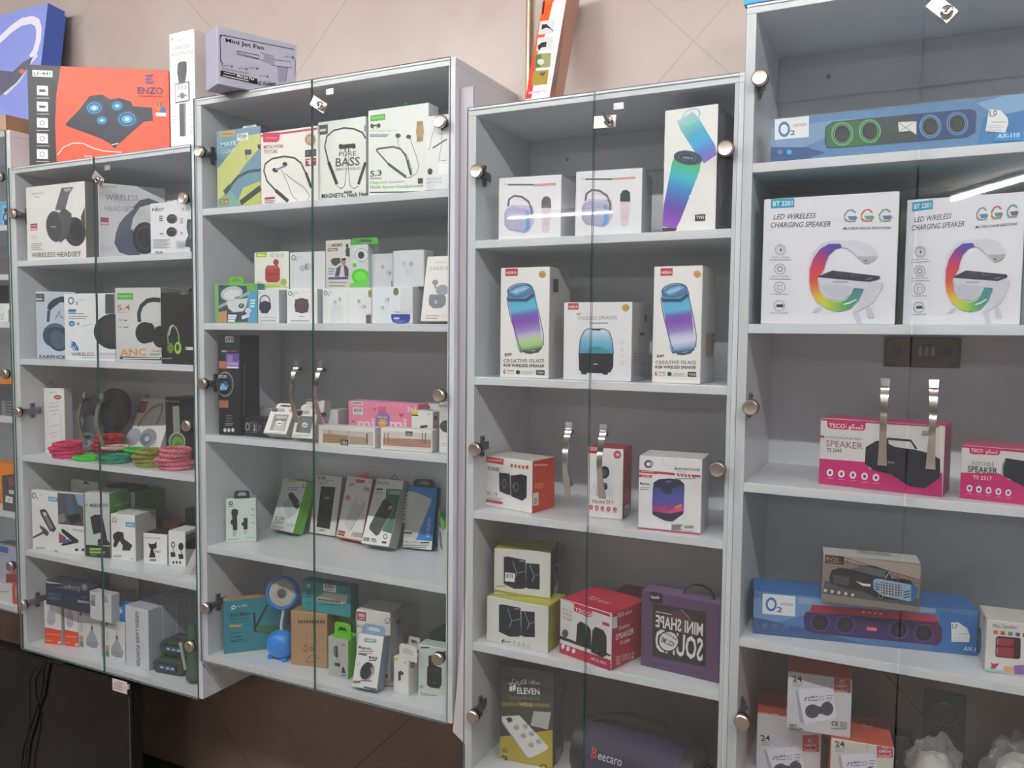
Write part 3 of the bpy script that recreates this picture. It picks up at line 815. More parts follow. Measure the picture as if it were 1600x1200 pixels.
carton('headphone_box', 'silver headphone box with a green tag and coloured noise cancelling letters', 'box', 'headphone boxes on the upper shelves', (-2.1007, 0.008, 1.4482), 7.7, 0, (165, 80, 216.9), 'd4d6d8 aaa aaa', 1, [], '''R F p 5eb83c 9.5 183.2 67.1 201.7
T F t bf9 13.1 188.8 49.2 0.9 6.7|0 - PROMATE
T F t c8784e 8.9 151.6 47 1.1 15.7|1 - 5.4
T F t a86 9.7 144.1 43.2 0.8 4.5|0 - Bluetooth
L F t 999 2.8 11.5 123.6 28 123.6
L F t 444 2.3 32.7 122.9 44.5 123
L F t 999 2.4 11 103 25.2 103.1
L F t 555 1.9 29.9 102.4 48.7 102.5
L F p 3a3c42 13.3 88.6 118.3 86.8 142.4 96.6 164.5 117.6 179.2 140.5 182.7 164.6 180.8
E F p 2c2e33 106.4 87 33.1 0.3 -0.7 -31.4
E F p 23252a 124.8 87.2 20.6 0.2 -0.6 -28.8
E F p 2a2c31 161.1 76.5 27.2 0.3 -0.6 -31.2
L F p 888 3.4 141 98.4 148 103.9
T F t e89a2a 16 18.8 95.8 3.6 19.5|1 - ANC
T F t a44 132.8 32 29.7 1.2 5.9|0 - Multi
L F t 8b8 2.3 123.5 26.3 160.1 26.9
L F t 8b8 2.3 123.4 22.6 156.3 23.1
R F p 3c3e42 14.9 9 164.6 17.1
L F t ddd 3.7 25.3 11.8 159.8 14.4''')
carton('headphone_box', 'black headphone box with green headphones and a carrying loop', 'box', 'headphone boxes on the upper shelves', (-1.916, 0.012, 1.4482), -1.7, 0, (134.4, 85, 201.5), '1c1d20 16171a 26272a', 0, [('loop', '222', 69.9, 88.7, 14.0)], '''P F p 777 74.4 195.1 97.7 201.1 112.8 194.5
L F p 8a9a6a 5.4 29.5 55.4 27.4 80.6 35.8 102.3 49.1 110.3 62 102.4 72 84.6 74 56.1
L F p dde 3.5 32.7 80.7 41.1 102.3 49.1 108.8
E F p 55702a 38.2 45.4 14.2 0.2 -0.4 -16.2
O F p 8aa84a 38.2 45.4 8.4 0.1 -0.2 -10.1 3.2
E F p a8d848 68.5 45.9 14 0.2 -0.4 -17.2
E F p 33401a 67.5 47 6.8 0.1 -0.2 -10
R F p e4e4e4 99.5 40.7 131.1 49.6
T F t 222 102.5 41.5 5.1 0.1 7.1|0 - P
T F t ccc 5.6 12.6 38.7 2.3 4.4|1 - Promate''')
carton('headset_box', 'narrow white box hanging tab up beside the chrome hinge', 'box', None, (-2.525, 0.066, 1.1399), 13.2, 0, (78.7, 35, 213), 'efefef d4d4d8 d4d4d8', 1, [('hook', '2a2a2a', 6.3, 48.8, 24.0)], '''T F t 888 22.1 196.2 27 1.5 5|0 - TRANYOO
E F p b34a4a 53.6 184.2 14.6 0.4 -0.2 -7.5
L F t e8b0b0 1.5 43.8 185.1 63.4 185.7
L F t e8b0b0 1.5 43.8 182.6 61.4 183.1
L F p d0d0d4 3.4 21.1 161.6 57.5 166.8
L F p d0d0d4 3.4 18.3 149.9 59.6 155.3
L F p d0d0d4 3.4 19.9 137.4 57.3 142.8
L F p d0d0d4 3.4 28.4 124.4 48.1 129.2
L F p d0d0d4 3.5 22.4 88.7 52 93.9
L F p d0d0d4 3.5 20.3 65.6 52.8 71
L F p d0d0d4 3.5 28.8 53.4 43.6 58.2
T F t aaa 67 36.1 -1.2 95.7 4.9|0 - Wireless Headset''')  # pale grey strokes up the front are painted glare marks, not print
carton('headset_box', 'white box with pale grey headphones leaning at an angle', 'box', None, (-2.32, 0.205, 1.1505), -6.4, 20.6, (178.7, 30, 178.8), 'ece8e4 bbb bbb', 0, [('hook', '222', 7.1, 39.3, 14.0)], '''P F p a8242c 1.5 165.4 42.5 166 39.9 127.6 0.4 126.8
T F t e8b0b0 16.7 131.1 20.7 1.3 6.7|0 - HIFI
L F t d88 3.1 4 155.5 35.3 157.3
L F t d88 3.1 7.4 149 35.5 150.6
L F t d88 3.1 10.8 142.5 35.7 144
L F p a8aab0 10.5 28.7 77.3 43 111.3 69.3 142.7 98.3 157.6 123.5 159.1 131.1 133.4 125.1 94
E F p a4a8b4 24.7 44.1 38.3 -6.8 -6.4 -28.7
E F p 9298a8 102.4 47.1 42.1 -12.2 -15.7 -27.7
E F p 70788e 92.3 41.4 27.4 -7.9 -9.7 -17.2
E F p c0c6d0 99 43.6 12.5 -3.6 -4.7 -8.3
L F t aaa 2.5 123.6 35.9 158 38.8
L F t aaa 2.5 126.7 29.8 157.7 32.4
L F t aaa 2.5 129.9 23.7 157.3 26
L F t aaa 2.5 133 17.6 167.2 20.5''')
carton('headset_box', 'black box with a round window over lime green headphones', 'box', None, (-2.0423, 0.13, 1.1399), 2.4, 0, (119.4, 90, 200.1), '15171c 101114 25262b', 0, [], '''P F p ddd 5.5 191.6 11.4 191.8 9.3 185 6.6 184.3
T F t ddd 14.1 185.5 45.3 1.1 5.3|1 - Promate
P F p 8d9a8c 30.7 172.2 56.1 176.2 60.3 96.2 32.9 93.1
E F p a9b6a2 46.1 66 34.2 2.2 -0.6 -29.4
E F p 5c6a55 46.1 65.4 28.8 1.8 -0.5 -25.3
E F p 6fae3a 47.9 61.7 23.4 1.5 -0.4 -19.4
E F p 4f9a1c 49.8 57.4 13.2 0.9 -0.2 -10.6''')
carton('phone_holder_box', 'white bicycle phone holder box with photographs beside the left panel', 'box', None, (-2.5263, 0.0171, 0.8328), 7.7, 0, (214.6, 20, 194.7), 'f0f0f0 ccc ccc', 0, [], '''O F p 667 11.5 176.3 9.2 0.7 -0.3 -9.2 3.3
T F t 556 21.9 165.4 8.1 0.6 7.4|1 - 2
T F t 888 26.1 178.2 20.5 1.5 3.3|0 - OXYGEN
R F p 6ab0d8 71.9 163.2 111.2 178.1
L F t def 3.2 77.2 169.6 104.8 171.6
P F p 3a3a3e 34.2 131.1 53.2 136.7 63.7 131.3 101.8 76.7 93.5 65.6 74.9 66.1 39.1 116.9
P F p 888 43.7 124.8 55.6 128.2 91.3 77.8 77.8 72.5
P F p ddd 47.4 123.8 58.2 126.8 65.9 117 52.4 113
P F p 4a4a4e 31.5 83.1 53.8 74.6 72.1 61.7 64.7 48.6 47.8 55.4 2.8 35.5 1.4 40.8 45.4 63.5 34.9 72.9
P F p 55585e 110.8 192.6 214.2 194.3 214.2 93.9 110.8 93.1
P F p 4a6484 139.3 180.3 168 181.3 187 120.8 158.2 114.3
P F p 86a8c4 181.3 192.8 214.2 194.1 214.2 155.6 193.4 162
P F p 20242c 145.4 121.5 197.7 133.9 207.4 110.3 165.4 94.5
P F p 8a8a8c 111.2 122.8 135.1 128.8 144.9 105 111.9 94
P F p 222 123 78.5 133.5 77.4 192.7 47.8 189.8 39.4 123.9 22.9 122.5 29 163.9 43.1 125.3 66.4
P F p a05060 112.1 65.2 143.2 51.5 132.2 34 112.1 32.2
P F p 46a 132.6 46.4 164 47.2 153.3 38 126.8 29.4
L F p bbb 4.1 169.2 80.5 214.2 78.3
E F p 444 184 16.3 7.3 0.7 -0.1 -4.9
E F p 444 209.9 18.8 6.2 0.6 -0.1 -4.9
L F t bbb 6.5 13.8 6.3 54.4 10.2
T F t 333 91.5 2.1 15.9 0.7 5|1 - W320''')
carton('phone_mount_box', 'tall pale phone mount box with bright green sides', 'box', 'green sided mount boxes', (-2.3043, 0.0443, 0.8328), 13.1, 0, (88.6, 90, 202.5), 'cfd6d6 4f9a34 c8d0d0', 0, [], '''E F p 9c6 7 163.3 6.6 0.4 -0.1 -5.7
T F t 2c3032 19.5 157.2 67.4 4 10.5|1 - MOBILE MOUNT
P F p 2c2e32 18.7 125.6 35.2 134.7 56.2 135.1 62.9 124.3 57.1 79.5 29 71.5 22.7 101.5
P F p 232528 55.9 123.8 65.2 124.4 77.7 64.7 79.4 42.6 46.9 40.3 44.9 54.4 61.4 63.6
P F p 2c2e32 44.9 56.4 70.7 64.2 88.2 49.4 88.2 40.5 44.5 38.1
R F p 333638 0.4 0.4 88.2 37.3
L F t 9c5 7.5 13.8 23.8 55.9 26.8
L F t 9c5 6.1 13.5 13.6 69.6 17.6
L F t 7a4 3.8 18 5.8 41.4 7.5
T R t cfe8c0 24.8 156.9 62.3 -2.9 8.3|0 - MOBILE MOUNT
L R t cfe8c0 2.9 37.1 144.2 60.1 139.3''')
carton('phone_mount_box', 'green mount box standing behind the pale mount box', 'box', 'green sided mount boxes', (-2.3496, 0.16, 0.8328), 0, 0, (126, 90, 190), 'cfd6d6 3d7a2a 46862f', 0, [], '''''')
carton('phone_mount_box', 'small square white phone mount box in front of the green boxes', 'box', None, (-2.2077, 0.0602, 0.8328), 10.9, 0, (89.8, 95, 143.2), 'f4f4f4 c4c4c6 d8d8d8', 0, [], '''O F p 667 13.4 124 8.1 0.6 -0.2 -8 2.4
T F t 556 19.4 116.4 5.2 0.4 5.6|1 - 2
T F t 888 22 124.6 14.2 1 2.8|0 - OXYGEN
R F p 62aed8 55.7 105.9 89.4 121.1
L F t def 2.8 60.4 112.2 82.9 113.9
P F p 36383c 9.1 80.4 25.9 89.7 47.1 87.3 49 67.4 67.6 56.9 79.2 49.8 69.4 32.3 41.1 30.8 43.8 47 32.3 60.1 17.5 36.9 6.7 42 13.3 58.6 7.4 68.2
E F p 222 27.9 75.8 12.3 0.9 -0.3 -11.2
L F t bbb 6.7 7.4 9.9 38.3 12.5
T F t 444 71.1 6 11.7 0.2 3.6|1 - W328''')
carton('phone_holder_box', 'small white desk holder box with a black top', 'box', None, (-2.0832, 0.076, 0.8328), 11.1, 0, (83.7, 75, 94.3), 'f2f2f2 d8d8d8 2c2c2e', 0, [], '''T F t 444 4.4 77.6 58.1 1.7 4|0 - TELESCOPIC HOLDER
P F p 2a2a2c 18.8 64.9 27 61.6 39.4 63.3 47.3 71 48.3 51.4 39.1 46.7 43.1 21.4 20.2 19.5 26.7 45.7 20.9 53.2
P F p f0f0f0 35.9 46.5 50.5 45.7 54.9 38.2 38.8 34.9
T F t 333 41.2 37 20.5 -0.3 7.2|1 - 360
L F t 888 6.4 22.3 11.8 45.3 13.7''')
carton('phone_holder_box', 'white holder box with ring stand drawings beside the right panel', 'box', None, (-1.9967, 0.0946, 0.8328), 10, 0, (60.3, 80, 107.2), 'f4f4f4 c8c8ca ececec', 0, [], '''O F p 222 16.8 65.4 6.9 0.6 -0.2 -9.4 2.8
L F p 222 2.3 17.5 54.5 17.7 40.1
P F p 222 7.2 41.1 23.3 43.3 25.3 29 9.2 26.4
E F p 2c2c2c 45 61.9 9.1 0.8 -0.2 -11.7
L F p 222 2.3 45.8 51.1 46 36.6
P F p 222 35.5 37.7 51.5 39.8 53.5 25.6 37.5 23
E F p 333 17.7 11.4 3.7 0.3 -0.1 -4.3
E F p 333 29.6 12.5 3.7 0.3 -0.1 -4.3
E F p 333 41.5 13.5 3.7 0.3 -0.1 -4.3
P R p 555 2.1 97.7 52.2 99.8 51 42.5 1.2 55.1
P R p 222 0.4 74.9 31 81.1 51.7 78 51 42.5 0.4 59.4''')
carton('hanger_pack', 'white hanger pack behind the bicycle holder box', 'box', None, (-2.506, 0.14, 0.8328), 0, 0, (134.6, 30, 212.7), 'e8e8e8 ccc ccc', 0, [], '''P F p 555 56.4 200.8 66.2 205.1 70.8 210.6 81 211.5 84.6 206.7 94.7 203.4''')
carton('carton', 'dark carton with a red top edge behind the pale mount box', 'box', None, (-2.3604, 0.165, 1.0232), 0, 0, (119.7, 60, 12), '4a3a3a 333 7a4a48', 0, [], '''''')
carton('carton', 'small brown carton at the back behind the desk holder box', 'box', None, (-2.1438, 0.2, 0.8328), 0, 0, (72.3, 60, 98.7), 'a8764e 8a6a4a b88a60', 0, [], '''''')
carton('carton', 'small dark carton at the back beside the right panel', 'box', None, (-2.0658, 0.22, 0.8328), 0, 0, (45.4, 60, 144), '3c3c40 333 333', 0, [], '''''')
carton('light_bulb_box', 'white and orange bulb box beside the left panel', 'box', 'light bulb boxes on the bottom shelf', (-2.4957, 0.0294, 0.5244), 12.8, 0, (65.6, 100, 140.2), 'eceaea c8c8cc d8d8d8', 0, [], '''P F p ee4e22 1.6 53.1 65.2 49.2 65.2 0.4 0.4 0.4
L F t f8a890 2.8 6.2 31.9 60.1 34.2
L F t f8a890 2.8 5.6 10.2 26.7 12.3
E F p f4d8d0 56.7 8.1 5.6 0.6 -0.2 -5.4
E F p b8b6c4 27.4 80.7 16.4 1.5 -0.5 -18
P F p c2c0cc 12.2 79.3 12.9 100.3 24.5 116.3 33 117.1 43.8 103.1 43.1 81
R F p aaa 24 116.6 33.2 126.8
L F p d99 1.8 8.3 135.8 12.2 125.9 16.6 134.7 20.5 124.9''')
carton('light_bulb_box', 'white and orange bulb box, second from the left panel', 'box', 'light bulb boxes on the bottom shelf', (-2.4221, 0.0473, 0.5244), 10.2, 0, (55.4, 100, 138), 'eceaea c8c8cc d8d8d8', 0, [], '''P F p ee4e22 1.5 52.8 55 48.9 55 0.4 0.4 0.4
L F t f8a890 2.9 5.4 31.7 50.9 34
L F t f8a890 2.9 4.8 10.1 22.6 12.2
E F p f4d8d0 47.9 8 5.7 0.7 -0.2 -5.4
E F p b8b6c4 23.4 80.2 13.9 1.5 -0.5 -17.9
P F p c2c0cc 10.6 78.8 11.2 99.7 21.1 115.6 28.3 116.4 37.3 102.5 36.7 80.5
R F p aaa 20.7 116 28.5 126.1
L F p d99 1.8 8.3 135.1 12.3 125.4 16.9 134.2 20.9 124.5''')
carton('light_bulb_box', 'white bulb box with a green top, third from the left panel', 'box', 'light bulb boxes on the bottom shelf', (-2.3619, 0.055, 0.5244), -6.6, 0, (124.5, 110, 124.3), 'e4e6ea c0c4cc 2ea836', 0, [], '''E F p 4a6a55 14.9 114.3 8.4 1.7 -0.2 -5.9
L F t 9a9 5.1 27.6 115.7 67.7 119
L F t aab 3.2 9.9 85 26.5 88.4
L F t aab 3.2 9.6 79.1 24.6 82.2
L F t aab 3.2 9.4 73.1 22.7 75.9
L F t aab 3.2 9.1 67.1 25.7 70.6
L F t aab 3.2 8.9 61.2 23.9 64.3
L F t aab 3.2 8.6 55.2 22 58
R F p c89a88 5.2 27.2 27 43.9
R F p 4a9a5a 4.4 6.9 26.2 26
R F p 33353c 71.1 75.3 81.4 90
E F p c8c8cc 76.6 92.9 5.1 1.1 -0.3 -7
P F p a9aab6 69.7 74 82.1 76.6 103.5 52.1 113.1 39.7 102.4 21.7 42.8 18.4 41.5 38.7
E F p 9a9ba8 74.1 28.2 31.5 2.1 -5.2 -11.3''')
carton('light_bulb_box', 'white bulb box with a green top beside the laser pointer boxes', 'box', 'light bulb boxes on the bottom shelf', (-2.2211, 0.0416, 0.5244), 2.3, 0, (87.8, 110, 124.5), 'e4e6ea c0c4cc 2ea836', 0, [], '''E F p 4a6a55 10.3 109.9 6.4 1 -0.2 -5.8
L F t 9a9 3.8 19.1 110.1 47.3 110
L F t aab 2.4 6.8 81.8 18.4 83.7
L F t aab 2.4 6.6 76 17.1 77.7
L F t aab 2.4 6.5 70.2 15.7 71.8
L F t aab 2.4 6.3 64.5 17.9 66.4
L F t aab 2.4 6.1 58.7 16.6 60.4
L F t aab 2.4 6 52.9 15.2 54.4
R F p c89a88 3.6 25 18.7 41.2
R F p 4a9a5a 3.1 5.3 18.2 23.8
R F p 33353c 49.4 66.4 57.2 80.8
E F p c8c8cc 53.6 83.6 3.9 0.6 -0.2 -6.9
P F p a9aab6 48.4 65.7 57.8 67.2 74.2 41.5 81.6 28.5 73.4 11.7 28.1 13.5 27.1 33.5
E F p 9a9ba8 51.8 20.5 24.1 -0.6 -3.9 -10.6''')
carton('hair_trimmer_box', 'dark blue glossy hair trimmer box stacked on the orange bulb boxes', 'box', None, (-2.4581, 0.012, 0.665), 0, 0, (200.4, 55, 78.6), '1a2348 222a44 3c4250', 1, [], '''P F p b8c8dc 0.4 76.8 154.8 78.2 94.8 78.2 6.2 69.2
P F p 555a66 40.1 60.8 108.2 78.2 158 78.2 163.6 70.5 153.6 64.6 94.1 62.2
P F p 8a8e98 67.5 69.3 154.4 78.2 158.9 76.4 100.9 67.7
L F p eee 1.5 156.3 78.2 163.3 78.2 163.4 63.9
O F p eee 117.2 76.3 4 0.6 -0.1 -3.1 1.7
E F p 6a7086 188.4 83 14.2 2.1 -0.4 -11.4
E F p 888ea2 186.8 84.9 9.7 1.4 -0.3 -7.9
L F t 4a6494 3.1 10.2 38.3 76.7 44
L F t 4a6494 3.1 9.9 32.7 76.5 38.4
L F t 4a6494 3.1 9.7 25.9 76.2 31.7
L F t 4a6494 3.1 9.5 20.6 76 26.5
T F t 2a4a9a 98 31.3 48.1 4 9.8|1 - FOR 4
T F t e8e8ee 155.7 30.9 53.6 3.9 7.5|1 - ENNOVA
T F t 99b 172.6 47.8 22.7 1.3 4|0 - W1''')
carton('light_bulb_box', 'white bulb box in the upper layer beside the blue trimmer box', 'box', 'light bulb boxes on the bottom shelf', (-2.258, 0.02, 0.6491), 0, 0, (55.2, 30, 88), 'dfe1e6 c0c4cc ccc', 0, [], '''R F p c89a88 6.9 60.5 26.8 78
R F p 5a9a66 5.6 42.3 26.2 59.8
L F t aab 2.6 7.8 87.6 36.7 87.6''')
carton('light_bulb_box', 'white bulb box in the upper layer below the shelf seam', 'box', 'light bulb boxes on the bottom shelf', (-2.2006, 0.02, 0.6493), 0, 0, (40.2, 30, 88), 'dfe1e6 c0c4cc ccc', 0, [], '''R F p 33353c 5 87.6 10.6 87.6
P F p a9aab6 4.1 87.6 11 87.6 21.4 84.1 28.7 68 25.4 61 8.2 61.5
L F t bbb 2.6 3 46.6 37.6 52.2''')
carton('cable_box', 'white box with a folded green top behind the laser pointer boxes', 'box', None, (-2.3177, 0.14, 0.6493), 45.9, 0, (83.5, 40, 100), 'd6d2ce aaa 5a8a5e', 0, [], '''T F t 777 4.2 42.6 24.9 -3.6 5.9|0 - BESTXXX
T F t 666 42.4 33.1 30.2 8.6 4.2|1 - Borofone
E F p b99 6.3 24.7 1.8 -0.2 -0.1 -3.7
E F p c98 13.5 22.1 1.8 -0.2 -0.1 -3.7
E F p b98 20.6 19.5 1.8 -0.2 -0.1 -3.7
E F p c66 27.7 17 1.8 -0.2 -0.1 -3.7''')
carton('cable_box', 'blue box with a white plug picture on the green topped bulb box', 'box', None, (-2.1921, 0.05, 0.6493), 0, 0, (57, 50, 45), '2a86cc 1a5a9a 3a90d0', 0, [], '''P F p d8e4f0 15 44.6 29.2 44.6 45.7 30.6 31.4 19.6 23.7 24.9''')
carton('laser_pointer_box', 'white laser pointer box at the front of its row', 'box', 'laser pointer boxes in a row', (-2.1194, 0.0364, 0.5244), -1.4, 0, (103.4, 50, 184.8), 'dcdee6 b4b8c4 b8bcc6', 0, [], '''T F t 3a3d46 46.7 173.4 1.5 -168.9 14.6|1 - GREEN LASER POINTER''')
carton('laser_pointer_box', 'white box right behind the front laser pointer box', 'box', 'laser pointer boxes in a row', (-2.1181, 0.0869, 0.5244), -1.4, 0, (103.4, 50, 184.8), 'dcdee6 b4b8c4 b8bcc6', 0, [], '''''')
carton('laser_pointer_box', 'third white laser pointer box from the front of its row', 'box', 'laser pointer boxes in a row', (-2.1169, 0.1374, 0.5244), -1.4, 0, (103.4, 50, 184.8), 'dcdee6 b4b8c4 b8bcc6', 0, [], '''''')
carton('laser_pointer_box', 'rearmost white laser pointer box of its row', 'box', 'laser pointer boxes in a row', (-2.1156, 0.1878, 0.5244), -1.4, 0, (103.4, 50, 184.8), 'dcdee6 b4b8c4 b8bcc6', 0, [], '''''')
carton('neckband_earphone_box', 'yellow and blue neckband earphone pack beside the left panel of the second cabinet', 'box', 'neckband earphone boxes', (-1.7025, 0.02, 1.8719), 0, 0, (156.8, 35, 205.9), '6f9ab0 557 557', 0, [('card', 'dfe6ea', 95.2, 142.1, 4.3)], '''P F p c9cf7c 3.5 106.6 96.6 183.5 156.4 186.2 156.4 151.2 95.5 103.7 39.8 45 2.1 20.3
P F p c4c868 94.8 50.2 156.4 63.5 156.4 3.5 69.9 4.8
P F p 7fb0a0 2.2 24.8 52.1 44.2 88.1 3.7 0.4 5.8
R F p c8a04a 14.4 189 66.5 203.3
L F t 853 3.1 20.6 197.6 60.4 193.7
R F s fff 75.5 173.9 114.5 191.6
R F s 222 79.5 182 82.4 190.9
R F s 222 84 181.6 85.9 190.5
R F s 222 88.4 181.1 91.4 190
R F s 222 92.9 180.8 94.8 189.6
R F s 222 97.4 180.3 100.3 189.1
R F s 222 101.8 179.9 103.7 188.7
R F s 222 106.2 179.4 109.2 188.2
L F s 555 1.7 81.3 178.8 106.7 176.3
T F t e0ecf0 16.9 164.2 55.3 0.3 10|1 - MATE
T F t d0e0e8 17.9 146.1 48 0.2 9.1|0 - CLEAR
L F p 3a4a50 13.4 27.4 41.3 49.3 57.9
L F p 3f5058 7.2 49.3 57.9 77.1 80.6 113.4 91.1 156.4 92
L F p 33443f 15 85.2 10.6 156.4 45.9
P F p 3a4448 102.1 148.4 126 147.1 124.6 134.5 103.2 135
L F p 567 1.3 109.2 135.8 106.6 120.5
P F p 333 146.8 157.6 156.4 157.8 156.4 144.7 148.5 147.8
R F p 9a7a3a 9.6 9.7 43.1 25.5
T F t dc9 14.5 13.6 24.8 -0.6 8.2|0 - 24''')
carton('neckband_earphone_box', 'white and red neckband box printed with metal texture words', 'box', 'neckband earphone boxes', (-1.5401, 0.014, 1.8719), 0, 0, (187.6, 40, 184.7), 'f3f0ec ddd c23', 0, [], '''R F p c22f44 0.4 174.5 187 179.6
P F p cf2340 8 184.3 65.9 180.1 63.5 161 55.4 156.2 9.4 160.1
L F t f6b 3.5 16.5 170.7 56.7 166.8
T F t 99604a 10.4 143.4 67.1 -3.5 8.7|1 - METALWORK
T F t 99604a 10.2 130.8 46.1 -2.3 8.7|1 - TEXTURE
E F p c9a88a 164.7 152.2 18.4 -1.8 -0.1 -15.2
O F p 8a5a40 164.7 152.2 14.1 -1.3 -0.1 -11.8 2.2
R F p 2c2c30 147.5 110 182.9 127.7
E F p 556 156.8 119.6 6.5 -0.6 0 -5.9
E F p 556 174.2 118.9 6.5 -0.6 0 -5.9
R F p a03038 148.4 87.2 182.8 105.7
E F p e8d0d0 165.9 96.4 8.7 -0.7 0 -7.6
L F t fdd 1.6 151.2 101.9 179.5 99.5
L F p 3a3c40 4.6 49.7 34.5 21.1 60.5 10.9 87.5 15.8 104.6 39 115.7 78.9 117.9 112.6 111.6 134.7 96.9 148.3 72.4
L F p 2c2e32 9.5 49.7 34.5 92 3.6
L F p 2c2e32 8.1 149.4 72.3 167.2 32.8
E F p 222 81.6 98.3 7.9 -0.7 -0.1 -5.6
E F p 222 49 85.8 9.1 -3.2 -2.4 -4.7
L F p 8a8a90 4.3 50.2 85.7 81.5 94
L F p 444 1.4 70.1 85 89.6 51.2 106.2 15.6 121.7 3.9
L F p 444 1.5 81.4 75.5 112.1 53.8 145.2 34.4 162.6 11.9 156 1.7
R F p b33 13 12.7 47.7 18.4
L F t 888 2.3 12.9 9.8 47.7 7.7
L F t 888 2.3 12.9 5 44.2 3.1''')
carton('neckband_earphone_box', 'white pure bass neckband box with a big black loop picture', 'box', 'neckband earphone boxes', (-1.358, 0.022, 1.8719), 0, 0, (146.4, 30, 194.6), 'eef0ea ccc ddd', 0, [('hook', '333', 64.4, 82.0, 10.0)], '''R F p 44464c 0.4 162.7 31.1 187
R F p d0d0d0 6.4 170.9 25.2 177.2
R F p 667 142.5 157.8 146 172.1
L F p 2c2e30 4.3 32.8 93.9 21.2 132.7 27.8 157.2 49.1 169.7 80.7 172.7 111.8 167.5 137.4 155.5 146 141.2
L F p 26282c 9 32.8 93.9 59.2 37.3
L F p 26282c 8.3 146 84 124.4 32.7
L F p 444 1.5 59.2 33.2 72.3 25.5 82.9 31.5 88.2 68.5 86.8 122.5
L F p 444 1.5 124.4 28.5 111.5 22.8 100.1 30.3 95 68 96.2 121.7
R F p 222 67.4 122.1 114.3 132.5
E F p 1c1c1e 71.1 128.9 6.3 -0.6 0 -6.2
E F p 1c1c1e 110.7 125.7 6.2 -0.6 0 -6.2
L F p 333 2.5 84.2 122.7 84.2 114.5
L F p 333 2.5 95.1 121.8 95.1 113.5
T F t 4a4c4e 65.8 104.4 52.1 -2 11.7|0 - PURE
T F t 55585a 55.1 81.1 74 -2.7 20.1|1 - BASS
T F t 667 55.1 71.1 76.1 -2.7 5.9|0 - ZERO CABLES
R F p 333 81.8 13.3 104.7 19.1
T F t eee 85.4 14.6 15.7 -0.6 3.7|0 - M57
T F t 26282a 10.9 6.1 146.7 -3.7 11|1 - MAGNETIC Neck Head''')
carton('neckband_earphone_box', 'tallest white neckband box with green tag and green ribbon on top', 'box', 'neckband earphone boxes', (-1.2, 0.016, 1.8719), 0, 0, (171.9, 45, 204.3), 'f0f3ee dde e8e8e8', 0, [('ribbon', '4a9a40', 61.9, 96.3, 14.0)], '''R F p 4fb82f 6.7 177.5 50.5 192
T F t cf9 13.2 184 31.8 -1.8 5.6|0 - proda PN
E F p 333 11.7 167.2 5 -0.5 0 -5.7
E F p 333 31.7 165.9 5 -0.5 0 -5.6
R F p 444 13.2 165.3 30.2 169.4
L F p 444 1.6 16.7 165.9 15.2 158.7
L F p 444 1.6 25.7 164.9 26.7 157.6
T F t bdcdb8 5.2 152.9 78.1 -5.8 6.5|0 - Wireless sport
L F t 777 2 5.2 146.8 61.3 141.3
L F t 777 2 5.2 143.6 55.8 138.6
L F p 55575c 6.6 110.1 38.1 58.9 73.3
L F p 55575c 3.7 58.9 73.3 24.2 108.6
L F p 55575c 4.2 24.2 109.4 34.2 111.7 73.6 112.1 95.4 104.2 107.5 89.2 112.4 76.9
L F p 3c3e44 6.2 113.3 76.8 124.4 42.2
L F p 555 1.3 85.7 132.9 89.1 110.7 112.3 88.8 126.8 55.9 124.4 40.2
L F p 555 1.3 120.8 127.6 136.2 90.6 145.8 62.2 140.1 44.9 122.1 36.4 107.7 37.5
E F p 444 87.1 136.8 7.7 -0.8 0 -5.2
E F p 444 117 131.1 6.7 -0.6 0 -5.1
T F t 55605a 6.6 47.1 33.5 0.3 13.1|1 - 5.3
L F t 8a8 2.5 6.6 43.1 40.1 40.5
T F t a9c898 5.6 29.7 100.2 -3.2 6.1|0 - Magnetic Suction
T F t 7cba62 5.6 18.2 151.2 -6.5 7.3|0 - Neck Sport Headphones
L F t 666 2.9 5.6 9.3 157.8 0.4
R F p a08058 139.8 117.9 155.8 163.4
E F p b8976a 147.8 140.7 10.3 -1 0.1 -15.7
R F p 4a3a34 143.5 20.1 156.8 32.3''')
carton('neckband_earphone_box', 'white neckband earphone box with pale blue words beside the right hinge', 'box', 'neckband earphone boxes', (-1.0313, 0.0025, 1.8719), 0, 0, (65.3, 11, 168.7), 'f2f2f2 ddd ddd', 0, [], '''L F p 555 1.2 29.4 144.2 18 114.4 15.8 95.3 8.9 93.2
L F p 555 1.2 46.8 134.7 47.9 103.9 38.9 66.2 59.4 64.5
L F p 55575a 3.4 22.7 95.4 61.4 112.2
E F p 444 47.7 135.4 3.6 -0.4 0 -3.1
E F p 3a3a3e 16.1 42.9 6.9 -0.5 0 -7.4
R F p fdfdfd 38.6 33.6 64.9 57.4
T F t 7ab4dc 7.3 23.3 39.6 -1 5.1|0 - NECKBAND
T F t 7ab4dc 7.4 15.5 39.6 -0.9 5.1|0 - EARPHONE
L F t bbb 1.4 7.4 12.4 27.8 11
L F t bbb 1.4 7.4 7.1 25.7 5.9
L F t bbb 1.4 7.4 1.9 23.7 0.8''')
